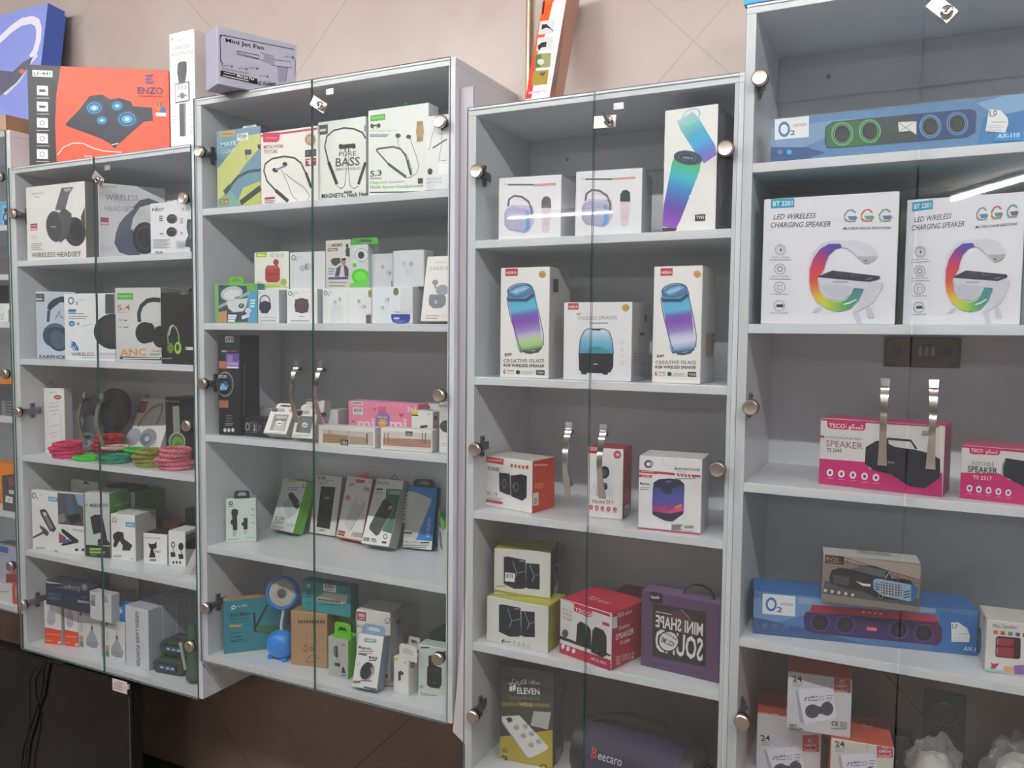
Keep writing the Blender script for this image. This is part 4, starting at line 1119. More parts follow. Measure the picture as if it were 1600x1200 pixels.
carton('earbud_box', 'green and blue earbud box with an open white charging case picture', 'box', 'earbud boxes', (-1.7162, 0.02, 1.5641), 0, 0, (154.1, 28, 104.9), '78b85c 4a8ab0 4a8ab0', 0, [('card', '62c822', 51.6, 106.2, 19.2)], '''P F p 39505c 15.6 103.3 118.7 99.2 126.5 4 14 1.9
P F p 5aa4d0 118.6 96.9 153.7 96.3 153.7 1.3 120.4 1.3
P F p 78b84a 118.7 101.5 153.7 100.4 153.7 85.1 118.5 84.7
L F p a0b4b8 8.3 14.6 43.2 127.5 81
P F p c09468 14.4 29.3 44 33.8 46.6 2.9 14 1.9
E F p c4ccd0 63.3 79.6 39.7 5.7 5.1 -18.9
E F p e0e4e6 65.2 77.2 30.1 4.3 3.4 -12.6
P F p d8dcde 44.4 59.1 121.3 67.5 116.1 44.9 103.8 31.3 68.8 29.1 50.3 40.7
E F p 444a4e 97.9 46.3 10.6 2 2.1 -6.2
L F p 889 4.9 75.5 68 93.9 70.1
L F p e8e8e8 9.4 99.3 14 126.7 22.1
E F p dde 122 33.5 10.9 0 -0.1 -7.7
T F t eee 93 44.1 11 1.8 4.6|0 - 49
L F t eef 5.6 50 20 81 19.9
L F t eef 5.6 49.9 13 77.8 13.1
L F t eef 5.6 49.8 6.1 74.6 6.2
L F t cfe 4.8 130.2 60.6 148.2 60.4
L F t cfe 4.8 130.1 52.7 146.3 52.6
L F t cfe 4.8 130 44.8 144.4 44.7''')
carton('earbud_box', 'small white box with a navy headphone case picture', 'box', 'earbud boxes', (-1.5604, 0.02, 1.5641), 0, 0, (72.3, 90, 88), 'e4e8ea c2c6ca c2c6ca', 0, [], '''O F p 6a7480 25 57.9 18.8 -0.2 -0.2 -17 4.1
P F p 2e3a4e 6 53.6 22.1 58.8 28 58.8 45.5 53.3 46 39.9 33.5 25.6 12.8 26.6 4.6 37.8
L F p 556 1.8 25 57.9 24.7 26.5
L F t aab 1.8 6.7 15.3 65.5 15.3
L F t bbb 4.7 6.6 6.8 62.5 6.9
T F t 667 1.5 78.3 7.1 -0.1 6.3|0 - Q''')
carton('earbud_box', 'white box with a dark purple square charging case', 'box', 'earbud boxes', (-1.4615, 0.02, 1.5641), 0, 0, (100.4, 90, 88), 'f0f2f4 c8ccd0 c8ccd0', 0, [], '''O F p 4a6a98 11.5 76.9 6.8 -0.1 -0.1 -6.1 2.3
T F t 46a 18.8 69.4 5.7 -0.1 5.3|1 - 2
T F t 777 20 76.4 18.6 -0.2 3.1|0 - OXYGEN
E F p 5a4450 49.7 45.5 24 -0.2 -0.1 -19.6
R F p 5a4450 28.3 28.9 70.9 62
E F p 664e5c 49.7 45.5 17.9 -0.1 -0.1 -15.7
L F t 9ab 2.2 41 17.5 57.9 17.5
L F t bbb 4.5 12.6 6.5 74.5 6.6
L F t 666 1.7 75.7 13.1 77.9 13.1''')
carton('earbud_box', 'white box with pale earbuds in a faint charging case', 'box', 'earbud boxes', (-1.3447, 0.02, 1.5641), 0, 0, (82, 90, 88), 'eff1f2 ccc ccc', 0, [], '''O F p 4a78a8 10.7 76.7 5.9 -0.1 0 -6 2.2
T F t 46a 16.6 68.9 5.4 -0.1 5.1|1 - 2
T F t 777 18.3 76.1 13.5 -0.2 3|0 - OXYGEN
R F p e2e6e8 26.1 3.8 66.2 45.1
E F p cfd4d8 40.8 51.6 6.4 -0.1 0 -6.8
E F p cfd4d8 54.6 60 5.8 -0.1 0 -6.4
L F p dde 3 40.7 49.4 39.6 34.5
L F p dde 3 54.6 57.8 51.4 36.6
L F p 333 1.7 54.7 64.2 56.8 57.8
L F p 444 1.3 39.7 58 39.7 51.6
L F t 888 1.6 3.5 34.7 5.1 34.7''')
carton('earbud_box', 'white box showing two white stem earbuds with black tips', 'box', 'earbud boxes', (-1.2628, 0.02, 1.5641), 0, 0, (69.4, 90, 88), 'eef0f2 ccc ccc', 0, [], '''E F p cdd2d8 32.5 55.2 6.2 -0.1 0 -5.5
L F p 333 2.1 31.5 59.4 32 51
L F p dde 2.9 34 51 35.6 38.4
E F p cdd2d8 45.9 41.7 7.2 0 0 -5.4
L F p 333 2.1 49.5 44.6 51 38.3
L F p dde 3 46.9 36.2 49.5 24.9
E F p 9aa04a 64.9 73.6 5.1 -0.1 0 -9.2
R F p 6a5a70 53.1 0.4 68.4 21.6
T F t 555 57.2 22.8 10.2 0 3.3|0 - A2''')
carton('earbud_box', 'white earbud box with a big blue oval sticker', 'box', 'earbud boxes', (-1.1835, 0.008, 1.5641), 0, 0, (117.4, 50, 88), 'edf1f6 c4c8cc c4c8cc', 0, [], '''E F p 9aa052 70.6 76.4 8.3 -0.1 0 -9.3
O F p 556 70.6 76.4 5.9 -0.1 0 -6.9 1.5
T F t 333 69.2 73.1 2.9 0 5.7|0 - 1
E F p d4dae0 44.6 55.9 6.9 -0.1 0 -6.1
L F p 222 2 48.5 62 48 55.5
L F p dfe4e8 2.9 47.1 49.8 46.1 38.3
E F p d4dae0 31.2 37.6 7 0 0 -5.7
L F p 222 2.1 33.2 41.7 33.2 35.9
L F p dfe4e8 2.9 30.2 31.4 29.2 20.4
T F t 333 66.8 26.4 34.1 -0.1 3.7|0 - Huawei Pods
P F s 2f44a4 57 22.8 110.6 22.7 112 13 106.8 2.9 93.7 0.4 74.2 0.4 61.9 4 57 13
R F s dde 64.4 10.5 80.5 15
L F t 68c 1.5 66.8 6.9 98.5 6.9
L F t 68c 1.5 66.8 4 95.4 4.1
R F p dfe3e8 83.9 27.1 116.2 85.6''')
carton('earbud_box', 'plain white box behind the blue sticker box', 'box', 'earbud boxes', (-1.0984, 0.06, 1.5641), 0, 0, (29.5, 60, 88), 'e4e6e8 ccc ccc', 0, [], '''''')
carton('earbud_box', 'tilted white earbud box with a grey case picture beside the right panel', 'box', 'earbud boxes', (-1.0468, 0.012, 1.5706), 0, 10.6, (75.8, 35, 156.7), 'eceae8 bbb bbb', 0, [], '''T F t 999 23.5 139.3 30.5 -0.1 3.7|0 - TRANYOO
T F t aaa 12.8 121.4 62.7 0.8 10|0 - EARBUDS
E F p 8a8c92 30.4 92.9 8.5 -0.2 0.8 -6.6
L F p 8a8c92 5.2 29.5 88.8 34 78.4
E F p 9a9ca4 52.3 74 17.1 2.4 4.1 -12.9
P F p 7a7e88 18.5 62.2 25.4 64.1 58.3 62.9 64.7 55.5 64.8 39.2 55 31.2 31.8 30.5 19.9 38.7 17.4 51.9
L F p ccc 2.1 35.6 49.7 36.6 41.5
L F p ccc 2.1 38.8 50.4 39.8 41.4
L F t aaa 2.3 12.7 12.9 50.2 12.9
L F t aaa 2.3 13.4 6.8 47.2 6.8
O F p 888 64.2 12.1 7.4 0 0.5 -4 0.9''')
carton('earbud_box', 'white and lime earbud box with red buds in the upper row', 'box', 'earbud boxes', (-1.6006, 0.05, 1.6525), 0, 0, (120.1, 45, 101.7), 'eceee6 6a5 ddd', 0, [], '''R F p a4cc3a 6.5 88.5 44.4 100.8
L F t df9 3.6 11.4 94.5 38.5 93.5
O F p 888 63.5 92.7 5.3 -0.2 0 -4.1 1.8
O F p 888 81.7 92.1 5.3 -0.2 0 -4 1.8
O F p 888 98.7 91.5 5.2 -0.2 0 -4 1.8
E F p a83a36 76.8 73.4 9.4 -0.3 -0.1 -8.1
L F p a83a36 5 78.6 73.3 80.8 60.7
P F p b04038 39.2 57.3 47.1 66.1 82.7 65.1 90.2 55.9 89.9 26.8 82.2 20.2 46.6 20.8 38.9 27.8
R F p 7a2a28 42.7 40.8 87.7 43.1
R F p c25a50 44.1 56.6 85.5 63.4
P F p c9d88a 9.3 26.1 43.6 18.6 102.8 22 117.2 6.1 9.1 7.8
E F p a4b45a 102.7 20.7 10.5 -0.2 -0.1 -9
L F t ac5 6 10.4 11.5 90.9 10.1''')
carton('earbud_box', 'white earbud box with faint blue ring logo in the upper row', 'box', 'earbud boxes', (-1.4771, 0.05, 1.6525), 0, 0, (116.5, 45, 97.4), 'e0e4e6 ccc ccc', 0, [], '''O F p 4a6a98 13.4 83.6 7.5 -0.2 -0.1 -7.1 2.3
T F t 46a 20.2 76.7 5.7 -0.2 5.3|1 - 2
T F t 888 23.1 83.2 17.1 -0.6 3.1|0 - OXYGEN
E F p b8c0c8 42.9 54.8 10.2 -0.3 -0.1 -8.8
E F p a8b4c0 58.7 58.8 9 -0.2 -0.1 -9.7
L F p 246 2.2 54.3 64.6 55.3 53.6
E F p c8d0d6 68.3 57.6 6.7 -0.2 -0.1 -8.8
R F p dce0e4 25.5 7.5 65.3 40.6
L F t aab 1.7 8.5 50.4 14.2 50.2
L F t aab 1.7 8.4 42.8 13.6 42.7
L F t aab 1.7 8.3 35.3 13 35.2
L F t aab 1.7 8.3 27.7 14 27.6
L F t aab 1.7 8.2 20.1 13.4 20
L F t aab 1.7 8.2 12.5 12.8 12.5''')
carton('earphone_box', 'white box with a photo of a person in a dark jacket', 'box', 'earbud boxes', (-1.3584, 0.05, 1.6525), 0, 0, (79.1, 45, 123.5), 'd8d6ce aaa aaa', 0, [], '''T F t 444 20.8 106.7 33.5 0.4 7.8|1 - MEMEI
E F p cdc28a 13.7 110 7.6 -0.3 0 -6.9
R F p 55575c 6.5 95.8 38.6 103.1
L F t ccc 3.3 9.3 99.8 35.4 98.8
P F p 3a3c44 63.4 97.3 67.7 103.6 77.3 102 78.3 79.7 64.9 82.3
E F p 333 68.8 107.8 4.3 -0.2 0 -5.1
P F p 4a4c5e 29.7 31.7 35.2 53.1 48.8 60.1 63.3 59.7 72.9 50 72.8 30.7
P F p d8d0cc 50.4 59.2 57.9 59 61 31 43.3 31.4
E F p b08a70 56.9 68.4 7.5 -0.2 0 -8.6
P F p 2c2420 50.4 76.4 63.3 77.7 65.4 71.6 50.4 71.2
P F p 4a4448 16.2 73.1 24.4 78.1 46.1 78.7 48.8 67 32.5 57.5 21.7 62.2
R F p 4a5a9a 8.9 24.1 71.7 30.2
L F t 7ab 3.3 9 51.7 29.8 51.1
L F t 7ab 3.3 9 45.2 27.7 44.7
L F t 7ab 3.3 9 38.7 25.6 38.3
L F t 999 2.7 10.5 16.9 67.4 15.8
L F t 999 2.7 10.5 8.2 61.8 7.3''')
carton('earbud_pack', 'clear pack with a white camera style case and a bright green disc', 'pack', 'earbud boxes', (-1.2768, 0.042, 1.6525), 0, 0, (57.2, 45, 108.5), 'd4dad8 bcc bcc', 1, [('card', '4ba83a', 4.0, 87.0, 16.1)], '''R F p e0e4ea 14.5 65.9 56.8 99.6
O F p 99a2b4 37.5 81.9 21.8 -0.7 0 -16.9 2.6
E F p 50545e 36 82 10.4 -0.4 0 -9.3
E F p 33363e 36 82 6.3 -0.2 0 -5.9
R F p 6cc840 10.7 53 21.3 62.3
E F p 54d628 34.3 29.2 27 -0.6 0 -19.5
E F p 7ae850 34.3 29.2 17.7 -0.4 0 -12.7
P F p 72d45a 1.6 10.8 56.8 26.5 56.8 2.1 1.6 2.7''')
carton('earbud_box', 'grey white box with stem earbuds beside the green disc pack', 'box', 'earbud boxes', (-1.2198, 0.055, 1.6525), 0, 0, (65.6, 45, 84.6), 'd4d8dc bbb bbb', 0, [], '''E F p c2c8d0 34.1 51.9 6.6 -0.2 0 -5.9
L F p 333 2.1 35.1 56.1 35.1 48.6
E F p b8c0ca 52.9 36.8 8.6 -0.2 0 -6.7
L F p 333 2.5 56.5 39.6 57.5 33.8
L F p ccd2da 3.4 54.4 30.5 56.5 17.1
L F p 445 2.5 61.6 17.8 62.6 3.1''')
carton('earbud_box', 'plain white box with two stem earbuds at the right of the upper row', 'box', 'earbud boxes', (-1.1364, 0.03, 1.6525), 0, 0, (87.3, 45, 87.6), 'dce0e4 bbb bbb', 0, [], '''E F p c6ccd4 31.5 55.9 7.3 -0.2 0 -6.5
L F p ccd2da 3.3 34.9 51.8 36.9 27.3
E F p c6ccd4 52 54.5 7.3 -0.2 0 -6.5
L F p 333 2 52 58.6 52.5 51.3
L F p ccd2da 3.2 49.6 49.3 47.7 27
L F p b8bec6 2 41.3 43.4 41.8 29.2''')
carton('smart_watch_box', 'tall black smart watch box with an orange strap picture beside the left panel', 'box', None, (-1.7069, 0.0203, 1.2578), 7, 0, (72.8, 85, 273.5), '1c1d26 191a22 33343c', 0, [], '''R F p 2a2b33 25.5 254.7 52 270.2
L F p c8c8c8 2.1 26.7 269.2 52 269.4 51.9 255.8 26.5 255.5 26.7 269.2
T F t ddd 29.8 256.9 18.8 0.7 9.1|0 - TCH
T F t ddd 13.9 226.9 15.5 0.7 5.5|1 - HD1
T F t a88 32.8 227.7 30.8 1 5.5|0 - Smart
R F p b5714a 3.9 182.9 35.6 202.7
R F p b5714a 2.4 75 33 95.4
E F p 33343a 23.8 139.8 28.8 0.9 -0.5 -36
O F p 9a9aa0 23.8 139.8 27.7 0.8 -0.5 -34.1 2.8
E F p 0e1016 19.3 139.7 22.2 0.7 -0.4 -29.5
T F t e8e8ea 2.8 155.8 25.6 1.6 7.8|1 - 07:23
E F p 2a5a9a 10.4 136.6 7.8 0.2 -0.1 -9.2
E F p 2a6ab0 23.8 138.4 8.3 0.3 -0.1 -10.1
P F p 8ac8ee 5.8 131 16 142.8 28.1 131.7 34.9 138.8 29.1 124.8 6.8 122.7
R F s 7a5ab8 27.4 183.6 70.4 223.8
R F s 9a8ac8 33.1 201.7 48 218.2
O F s 333 59.5 212.6 7.7 0.1 -0.1 -8.2 2.2
L F s d8d0ee 2.2 31.2 198.3 67.6 198.6
L F s d8d0ee 2.2 31.2 193.7 67.5 194.1
R F s eee 30 184.1 67.4 188.6
L F t 777 2.8 25.4 53.1 47.6 54.1
L F t 777 2.8 25.3 46.2 45.2 47.1
L F t 777 2.8 25.2 39.3 42.9 40.1
L F t 999 2.2 22.3 32.2 50 33.5
L F t 999 2.2 22.2 27.5 47.2 28.7
E F p ddd 22 13.6 5 0.2 -0.1 -5.6
E F p ddd 34.8 14.3 5 0.2 -0.1 -5.6
E F p ddd 48.1 14.9 5 0.2 -0.1 -5.5
T R t 888 14.5 16.8 5.7 179.5 6.4|0 - Smart watch premium edition HD''')
carton('camera_case_box', 'small black box with a pale mug outline before the black watch box', 'box', None, (-1.627, 0.0337, 1.2578), -0.3, 0, (83.2, 60, 51.4), '20222e 1a1c26 30323c', 0, [], '''O F p 99a 12.6 26.1 7.3 0.4 -0.2 -11.9 3.1
L F p aab 1.3 22.5 37.2 44.8 38.5 44.5 12.9 22.1 11.5 22.5 37.2
T F t ddd 41.6 16.4 -1 18.2 7.3|1 - Black
L F t 778 2.4 50.7 30.6 62.7 31.4
L F t 778 2.4 50.7 25 61.5 25.6
L F t 778 2.4 50.6 19.3 60.2 19.8''')
carton('carton', 'long white box lying behind the small black box', 'box', None, (-1.7166, 0.17, 1.2578), 0, 0, (64.2, 60, 63.3), 'd8d8d8 ccc c8c8c8', 0, [], '''''')
carton('watch_strap_box', 'leaning white watch strap box with a silver metal band', 'box', 'watch strap boxes', (-1.5386, 0.012, 1.2741), 1.5, 27.8, (76.9, 35, 72.3), 'eeece8 b4b0ac ddd', 0, [('card', 'e8e6e2', 14.1, 73.5, 15.2)], '''P F p 3a3a3c 1 70.9 22.6 71.6 24.9 61.9 3.8 61.3
P F p a9a9a6 23.7 71.5 45.1 71.9 47.9 62.2 26.4 61.8
E F p c4666a 68.8 67.4 6.7 0.4 1.7 -4.3
E F p e8a0a0 68.8 67.4 3.8 0.2 0.8 -2.2
P F p 9a9894 17.2 55 65.2 56.1 67.7 8.5 18.8 8.7
P F p c4c4c2 27.8 50 61.9 51 65.3 9.3 30.4 8.3
P F p 77787a 24.4 42.4 62.6 43.7 62.9 37.3 24.7 36
E F p f4f4f4 43 30.7 9.2 0.5 2.8 -7.1
R F p 444 38.1 28.5 49.7 31
L F t 999 1 12.3 0.4 67.7 3.1
L F t 999 1 13.4 0.4 63.3 0.4''')
carton('watch_strap_box', 'leaning white watch strap box with a grey band beside the door seam', 'box', 'watch strap boxes', (-1.4419, 0.012, 1.2687), 1.7, 18.1, (67.7, 35, 74), 'eeece8 b4b0ac ddd', 0, [('card', 'e8e6e2', 12.2, 69.4, 15.4)], '''P F p 3a3a3c 0.4 72.2 19 72.8 20.4 63.8 0.4 63.3
P F p a9a9a6 20.1 72.7 40.7 73.4 42.6 64.1 21.9 63.7
E F p c4666a 63.2 68.9 6.5 0.3 1 -4
E F p e8a0a0 63.2 68.9 3.6 0.2 0.5 -2
P F p 6a6a6c 12.4 57.4 58.8 58.5 57.4 14 10.1 14.2
P F p 7c7c7e 22.3 52.8 55.2 53.7 55.1 14.7 21.2 13.9
P F p 77787a 18.3 45.7 55.3 46.9 55.1 40.9 18.1 39.7
E F p f4f4f4 35.3 34.7 8.9 0.5 1.6 -6.7
R F p 444 30.4 32.8 41.8 35.1
L F t 999 1 3 5.6 57.1 9
L F t 999 1 3.6 3.1 52.4 6.1''')
carton('watch_strap_box', 'white watch strap box with a red oval standing behind the leaning pair', 'box', 'watch strap boxes', (-1.5339, 0.16, 1.264), 0, 12, (65.9, 30, 89.8), 'e2e0dc b8b4b0 b8b4b0', 0, [], '''P F p 55585a 0.4 83.6 51.6 86.9 51 89.4 3.4 88.4
E F p b86a6a 70.4 88.7 6.7 0.3 0.5 -2.9
R F p bbb 0.4 52 15.9 57.4
L F t 444 2.3 20.3 70 47.4 71.4''')
carton('charger_box', 'pair of plain white glossy cubes seen as one box behind the bracelet boxes', 'box', None, (-1.3852, 0.1, 1.2578), 0, 0, (24.6, 50, 79.6), 'd6d6d6 b4b4b4 b4b4b4', 0, [], '''''')
carton('kids_smart_watch_box', 'pink three in one watch box with white letters and red hearts', 'box', None, (-1.3398, 0.118, 1.2578), 0, 0, (218.1, 50, 103.6), 'ee8fae d67a98 f4a8c0', 0, [], '''T F t f8e6ea 31.4 31.2 153.5 6.7 28.5|1 - minimi
R F p cf6f8c 95.1 75.8 121.5 93.3
P F p 8d7fb8 89.2 68.2 98.8 75.3 125.2 76.2 133.1 69.6 133.1 35.6 89.2 33.8
T F t f6f0f4 93.5 62.7 31.7 0.9 5.7|1 - OH-ro
E F p f0b35a 119.9 51.4 5.3 0.3 0 -4.4
E F p f0b35a 115.2 45.1 5.3 0.3 0 -4.4
E F p f0b35a 105.6 44.5 5.3 0.3 0 -4.4
E F p f0b35a 100.9 50.4 5.3 0.3 0 -4.4
E F p f0b35a 105.8 56.7 5.3 0.3 0 -4.4
E F p f0b35a 115.3 57.2 5.3 0.3 0 -4.4
E F p f7d070 110.5 50.9 4.8 0.3 0 -3.9
T F t fbe8ee 185.8 84.1 27 0.5 12.9|1 - 3in1
P F p d6456a 84.4 81.1 79.1 86.1 81.2 88.9 84.4 86.8 87.6 89.2 89.8 86.7
P F p d6456a 168.4 68.1 160.6 75.5 163.7 79.5 168.4 76.5 173 80 176.1 76.3
P F p d6456a 16.1 45 10.1 50.6 12.5 53.7 16.1 51.4 19.8 54.1 22.2 51.3
R F p e8e0e4 10.7 93.9 47.9 103.2
L F t 888 3.8 14 98.1 43.5 99.4
R F s fff 16.2 68.7 47.8 86.5
R F s 222 19.4 74.8 21.8 83.8
R F s 222 23 75 24.6 83.9
R F s 222 26.6 75.2 29 84.1
R F s 222 30.3 75.4 31.8 84.3
R F s 222 33.9 75.6 36.2 84.5
R F s 222 37.5 75.7 39.1 84.6
R F s 222 41.1 76 43.5 84.8
L F s 555 1.5 20.9 71.6 41.5 72.7''')
carton('webcam_box', 'white box with a black clip device picture and yellow corner', 'box', None, (-1.1064, 0.066, 1.2578), 0, 0, (61.9, 45, 92.9), 'efeeea c0b8b4 ddd', 0, [], '''R F p e3d23a 0.8 83.8 19.5 92.1
R F p 333 0.8 80.5 19.5 83.8
P F p 3a3a3a 21.6 48.3 27.9 57.8 47.3 60.2 45.9 53.9 37.6 53.4 35.2 47
L F t bbb 1.4 44.8 87.7 56.8 88.4
L F t bbb 1.4 44.8 86.1 55.6 86.6
R R p a24 7.4 72.2 19.1 82.6''')
carton('car_holder_box', 'white car holder box with red words behind the right hinge', 'box', None, (-1.1542, 0.172, 1.2578), 0, 0, (69.3, 50, 101.7), 'e8e6e2 bbb bbb', 0, [], '''E F p c8a868 23 91.9 13.3 0.7 0 -5.3
L F t 999 2.6 12.7 86.1 43.5 87.6''')
carton('car_holder_box', 'white car holder box with a half black circle beside the right panel', 'box', None, (-1.0046, 0.03, 1.2578), 0, 0, (33.8, 50, 120.9), 'e6e6e6 ccc ccc', 0, [], '''P F p 4a4a4c 22.8 80.2 10.3 77.5 1.6 68.1 1.6 60.9 10.5 51.8 23 49.4
T F t a43a44 -1.5 110.1 32.4 1.2 5.6|1 - CAR HOLDER
L F t bbb 2.3 8.3 23.2 22.2 24.2
L F t bbb 2.3 8.4 18 20.9 18.9''')
carton('bracelet_box', 'white window box with a gold bracelet strap beside the door seam', 'box', 'bracelet window boxes', (-1.344, 0.0012, 1.2578), 5.3, 0, (164, 35, 50.2), 'e9e7e4 d4d2d0 e4e2e0', 0, [], '''P F p cfc8c0 13.2 38.8 160.2 39.8 159.3 4.7 12.1 4.1
P F p b3926a 14.2 29 88.1 27.5 88.1 7.3 13.1 5.5
P F p b09c88 92 26 145 25.6 144 8 92 6.6
L F p 8a6a44 1.5 15.7 25.3 86.2 24
L F p 8a6a44 1.5 15.6 20.1 86.2 19.4
L F p 8a6a44 1.5 15.6 15 86.2 14.7
L F p 8a6a44 1.5 15.6 9.9 86.1 10.1
L F p 6a4a3a 3.8 141.7 35.8 142.6 10.8
L F p 99918a 1.3 88.7 41.4 88.6 6.4
L F p 554 1.7 33.1 38.6 33.1 27.9
P F p 2c2c2c 65.1 16.9 88.6 16.6 88.6 2.2 66.6 2.6
T F t ccc 68.5 3.6 17.6 -0.2 10.2|1 - VRA''')
carton('bracelet_box', 'white window box with a rose bracelet strap beside the right panel', 'box', 'bracelet window boxes', (-1.1619, 0.0137, 1.2578), 4.3, 0, (141.6, 35, 53.1), 'ebe9e6 d0cecc e4e2e0', 0, [], '''P F p dcd6d0 6.6 44.2 140.5 46.3 139.3 3.9 6.6 5
P F p c09484 7.6 28.6 139.2 31.3 138.4 11.1 7.6 10
L F p 98685a 1.2 21.8 26.1 138.3 28
L F p 98685a 1.2 21.8 22.4 138.3 24.4
L F p 98685a 1.2 21.8 18.7 138.3 20.8
L F p 98685a 1.2 21.8 15 138.3 17.1
L F p 98685a 1.2 21.8 11.3 138.3 13.5
L F p 8a5a4a 2.5 12.3 40.4 10.9 14.3
L F p 8a5a4a 2.5 21.7 40.9 20.3 14.9
L F p 8a5a4a 2.4 116.5 46.2 115.2 20.6
L F p 8a5a4a 2.4 124.2 46.6 123 21.1
P F p 333 69.3 47.6 89.6 47.9 88.7 36.5 70.3 36.3
T F t ccc 72.1 37.6 14.7 0 6.5|1 - KSN''')
carton('microphone_box', 'small pale green wireless microphone box with a black carry tab', 'box', None, (-1.7138, 0.0492, 0.9473), 39, 0, (81.4, 34, 126.1), 'dcebe4 b8c8c0 9aa', 0, [('loopcard', '3a3c3e', 23.1, 64.6, 21.1)], '''O F p 333 13.8 112.8 5.4 -0.2 -0.1 -5.7 2.7
L F t 666 1.8 7.9 103.9 19.5 103.5
P F p 33363a 15.4 93.6 23.5 97.6 32.5 93 32.8 81 30 77.3 30.5 37.9 27.4 34.7 18.4 36.1 16.6 77.8 14.8 81.7
E F p 2c2e32 16.3 58.7 3.6 -0.1 -0.1 -7.7
P F p 33363a 47.1 68.4 57.1 70.4 58.8 65.5 57.7 36.7 46.8 36.3
R F p 2c2e32 42.4 47.9 47.9 57.5
P F p b8c6c0 17.4 33.7 28.7 34.2 25.8 18 18.2 18.3
P F p c0cec8 46.8 34.8 57.7 34.8 54.4 22.5 48.5 22.7
L F t 9b9 2.3 69.1 94.9 76.4 94.6
L F t 9b9 2.3 69.1 91.6 75.6 91.3
L F t 9b9 3.6 68.9 77.1 76.2 76.9
L F t 9b9 3.6 68.7 55.5 76 55.2
T F t 333 4.6 7.9 31.5 0.5 4.3|0 - Smart microphone
L F t 9a9 1.8 54.3 12.8 74.7 11.9''')
carton('power_bank_box', 'white and lime power bank box, first of the leaning row', 'box', 'power bank boxes leaning in a row', (-1.6903, 0.197, 0.9613), -8.6, 20.5, (100.9, 40, 150.8), 'dfe3e2 69b334 8c4', 0, [('flap', '5fae30', 45.4, 98.9, 8.0)], '''P F p b4cc78 21.9 150.4 51 150.4 51.8 142.3 20.3 142.3
L F t 666 3.5 86.3 141.2 100.5 143.8
L F t 666 3.5 89.6 133 100.5 135.4
L F t a9b 2.9 27.1 125.6 77 131.5
L F t a9b 2.9 29.7 119.3 74.6 124.7
P F p c0c6c8 24.2 78 49.4 98.9 100.5 70.5 88.3 48.9 63.2 38
P F p 34363c 37.1 105 45.6 113.6 58.1 114.1 100.5 88.2 100.5 77.3 94.6 69.6 82.6 72
P F p 999 86 90.9 97.4 89.9 99.5 82.7 90.6 83
T F t 555a5c 9.8 25.5 44.1 2.7 11.8|1 - 22.5W
L F t 9a9 4.3 11.3 18.2 50.5 23.8
L F t aab 2.1 70 21.6 100.5 26.1
L F t aab 2.1 71.9 16.9 100 21
O F p 888 14.5 7.1 4.3 0.6 1.4 -3.3 1.4
O F p 888 27.3 7.5 4.3 0.6 1.4 -3.3 1.4
O F p 888 39.9 7.8 4.2 0.6 1.4 -3.3 1.4
O F p 888 52.5 8.1 4.2 0.6 1.4 -3.3 1.4''')
carton('power_bank_box', 'white box with a black phone like power bank picture, second of the leaning row', 'box', 'power bank boxes leaning in a row', (-1.5791, 0.2398, 0.9526), -1, 11.3, (96.8, 27, 171.3), 'dddad8 a8a4a2 bbb', 0, [], '''P F p 1f222a 23.3 138.1 77.2 139.8 75.4 17.7 25.5 19.2
L F t 889 3.1 41 106.8 62.7 108.9
L F t 889 3.1 41.5 103.9 61 105.8
T F t 555 7.5 157 26.5 1.4 9.9|1 - SLIM
T F t 666 34.5 155.5 37.7 0.5 4.9|0 - Power Bank
L F t aaa 1.9 12.1 148.5 46.5 151.6
L F t aaa 1.9 12.8 143.6 43.8 146.5
L F t 777 3.1 37.6 10.8 56.2 13''')
carton('power_bank_box', 'white and red power bank box, third of the leaning row', 'box', 'power bank boxes leaning in a row', (-1.4664, 0.2228, 0.956), -8.2, 14.8, (100.6, 34, 177.6), 'e6e2de c05040 d54a3a', 0, [('flap', 'e5452f', 45.3, 85.5, 13.0)], '''P F p d85a52 35.9 167.8 38.5 171 71.5 172.7 74.5 166.3 70.7 163 39.6 161.5
P F p 6aa57a 90 172.9 98.9 169.1 93.6 163.7
P F p d9d0d8 72.9 154.1 95.7 155.3 94.3 139.9 72.9 141.2
T F t 7a4a78 75.6 143.4 21.8 -0.3 8.5|1 - QXN
L F t c99 3.3 15.5 154.8 35.3 157.1
L F t c99 3.3 16.5 151.1 34.3 153.1
E F p dba09a 18.9 115.4 10.5 1.3 2.2 -8.4
O F p b55 18.9 115.4 7.3 0.9 1.5 -5.6 2
P F p c8c8ca 50.5 124.1 87.2 110.4 87.5 96.2 51.9 27.2 46.3 23 23.7 39.9 23.9 49.5
P F p dcdcdc 54.5 121.7 84.2 109.1 70.3 98.7 46.7 112.5
L F p 88888a 2 87.4 109.5 87.7 95.3 52.3 25.8
L F t bbb 1.9 90.1 72.8 96.5 73.7
L F t bbb 1.9 91.9 65.5 97.7 66.3
L F t bbb 1.9 93.8 58.2 98.9 58.9
L F t bbb 1.9 95.6 50.9 100.2 51.8
L F t bbb 1.9 97.5 43.6 100.2 44.4
L F t bbb 1.9 99.3 36.4 100.2 37.1
R F p c8433e 5.5 14 33.7 21
R F p 554 4.8 7.2 32.4 12.2
T F t 8a8482 61.1 10 40.8 3.3 13.1|1 - 10000
P F p cf4334 1.9 3.2 99.5 4.5 100 0.4 0.9 0.4''')
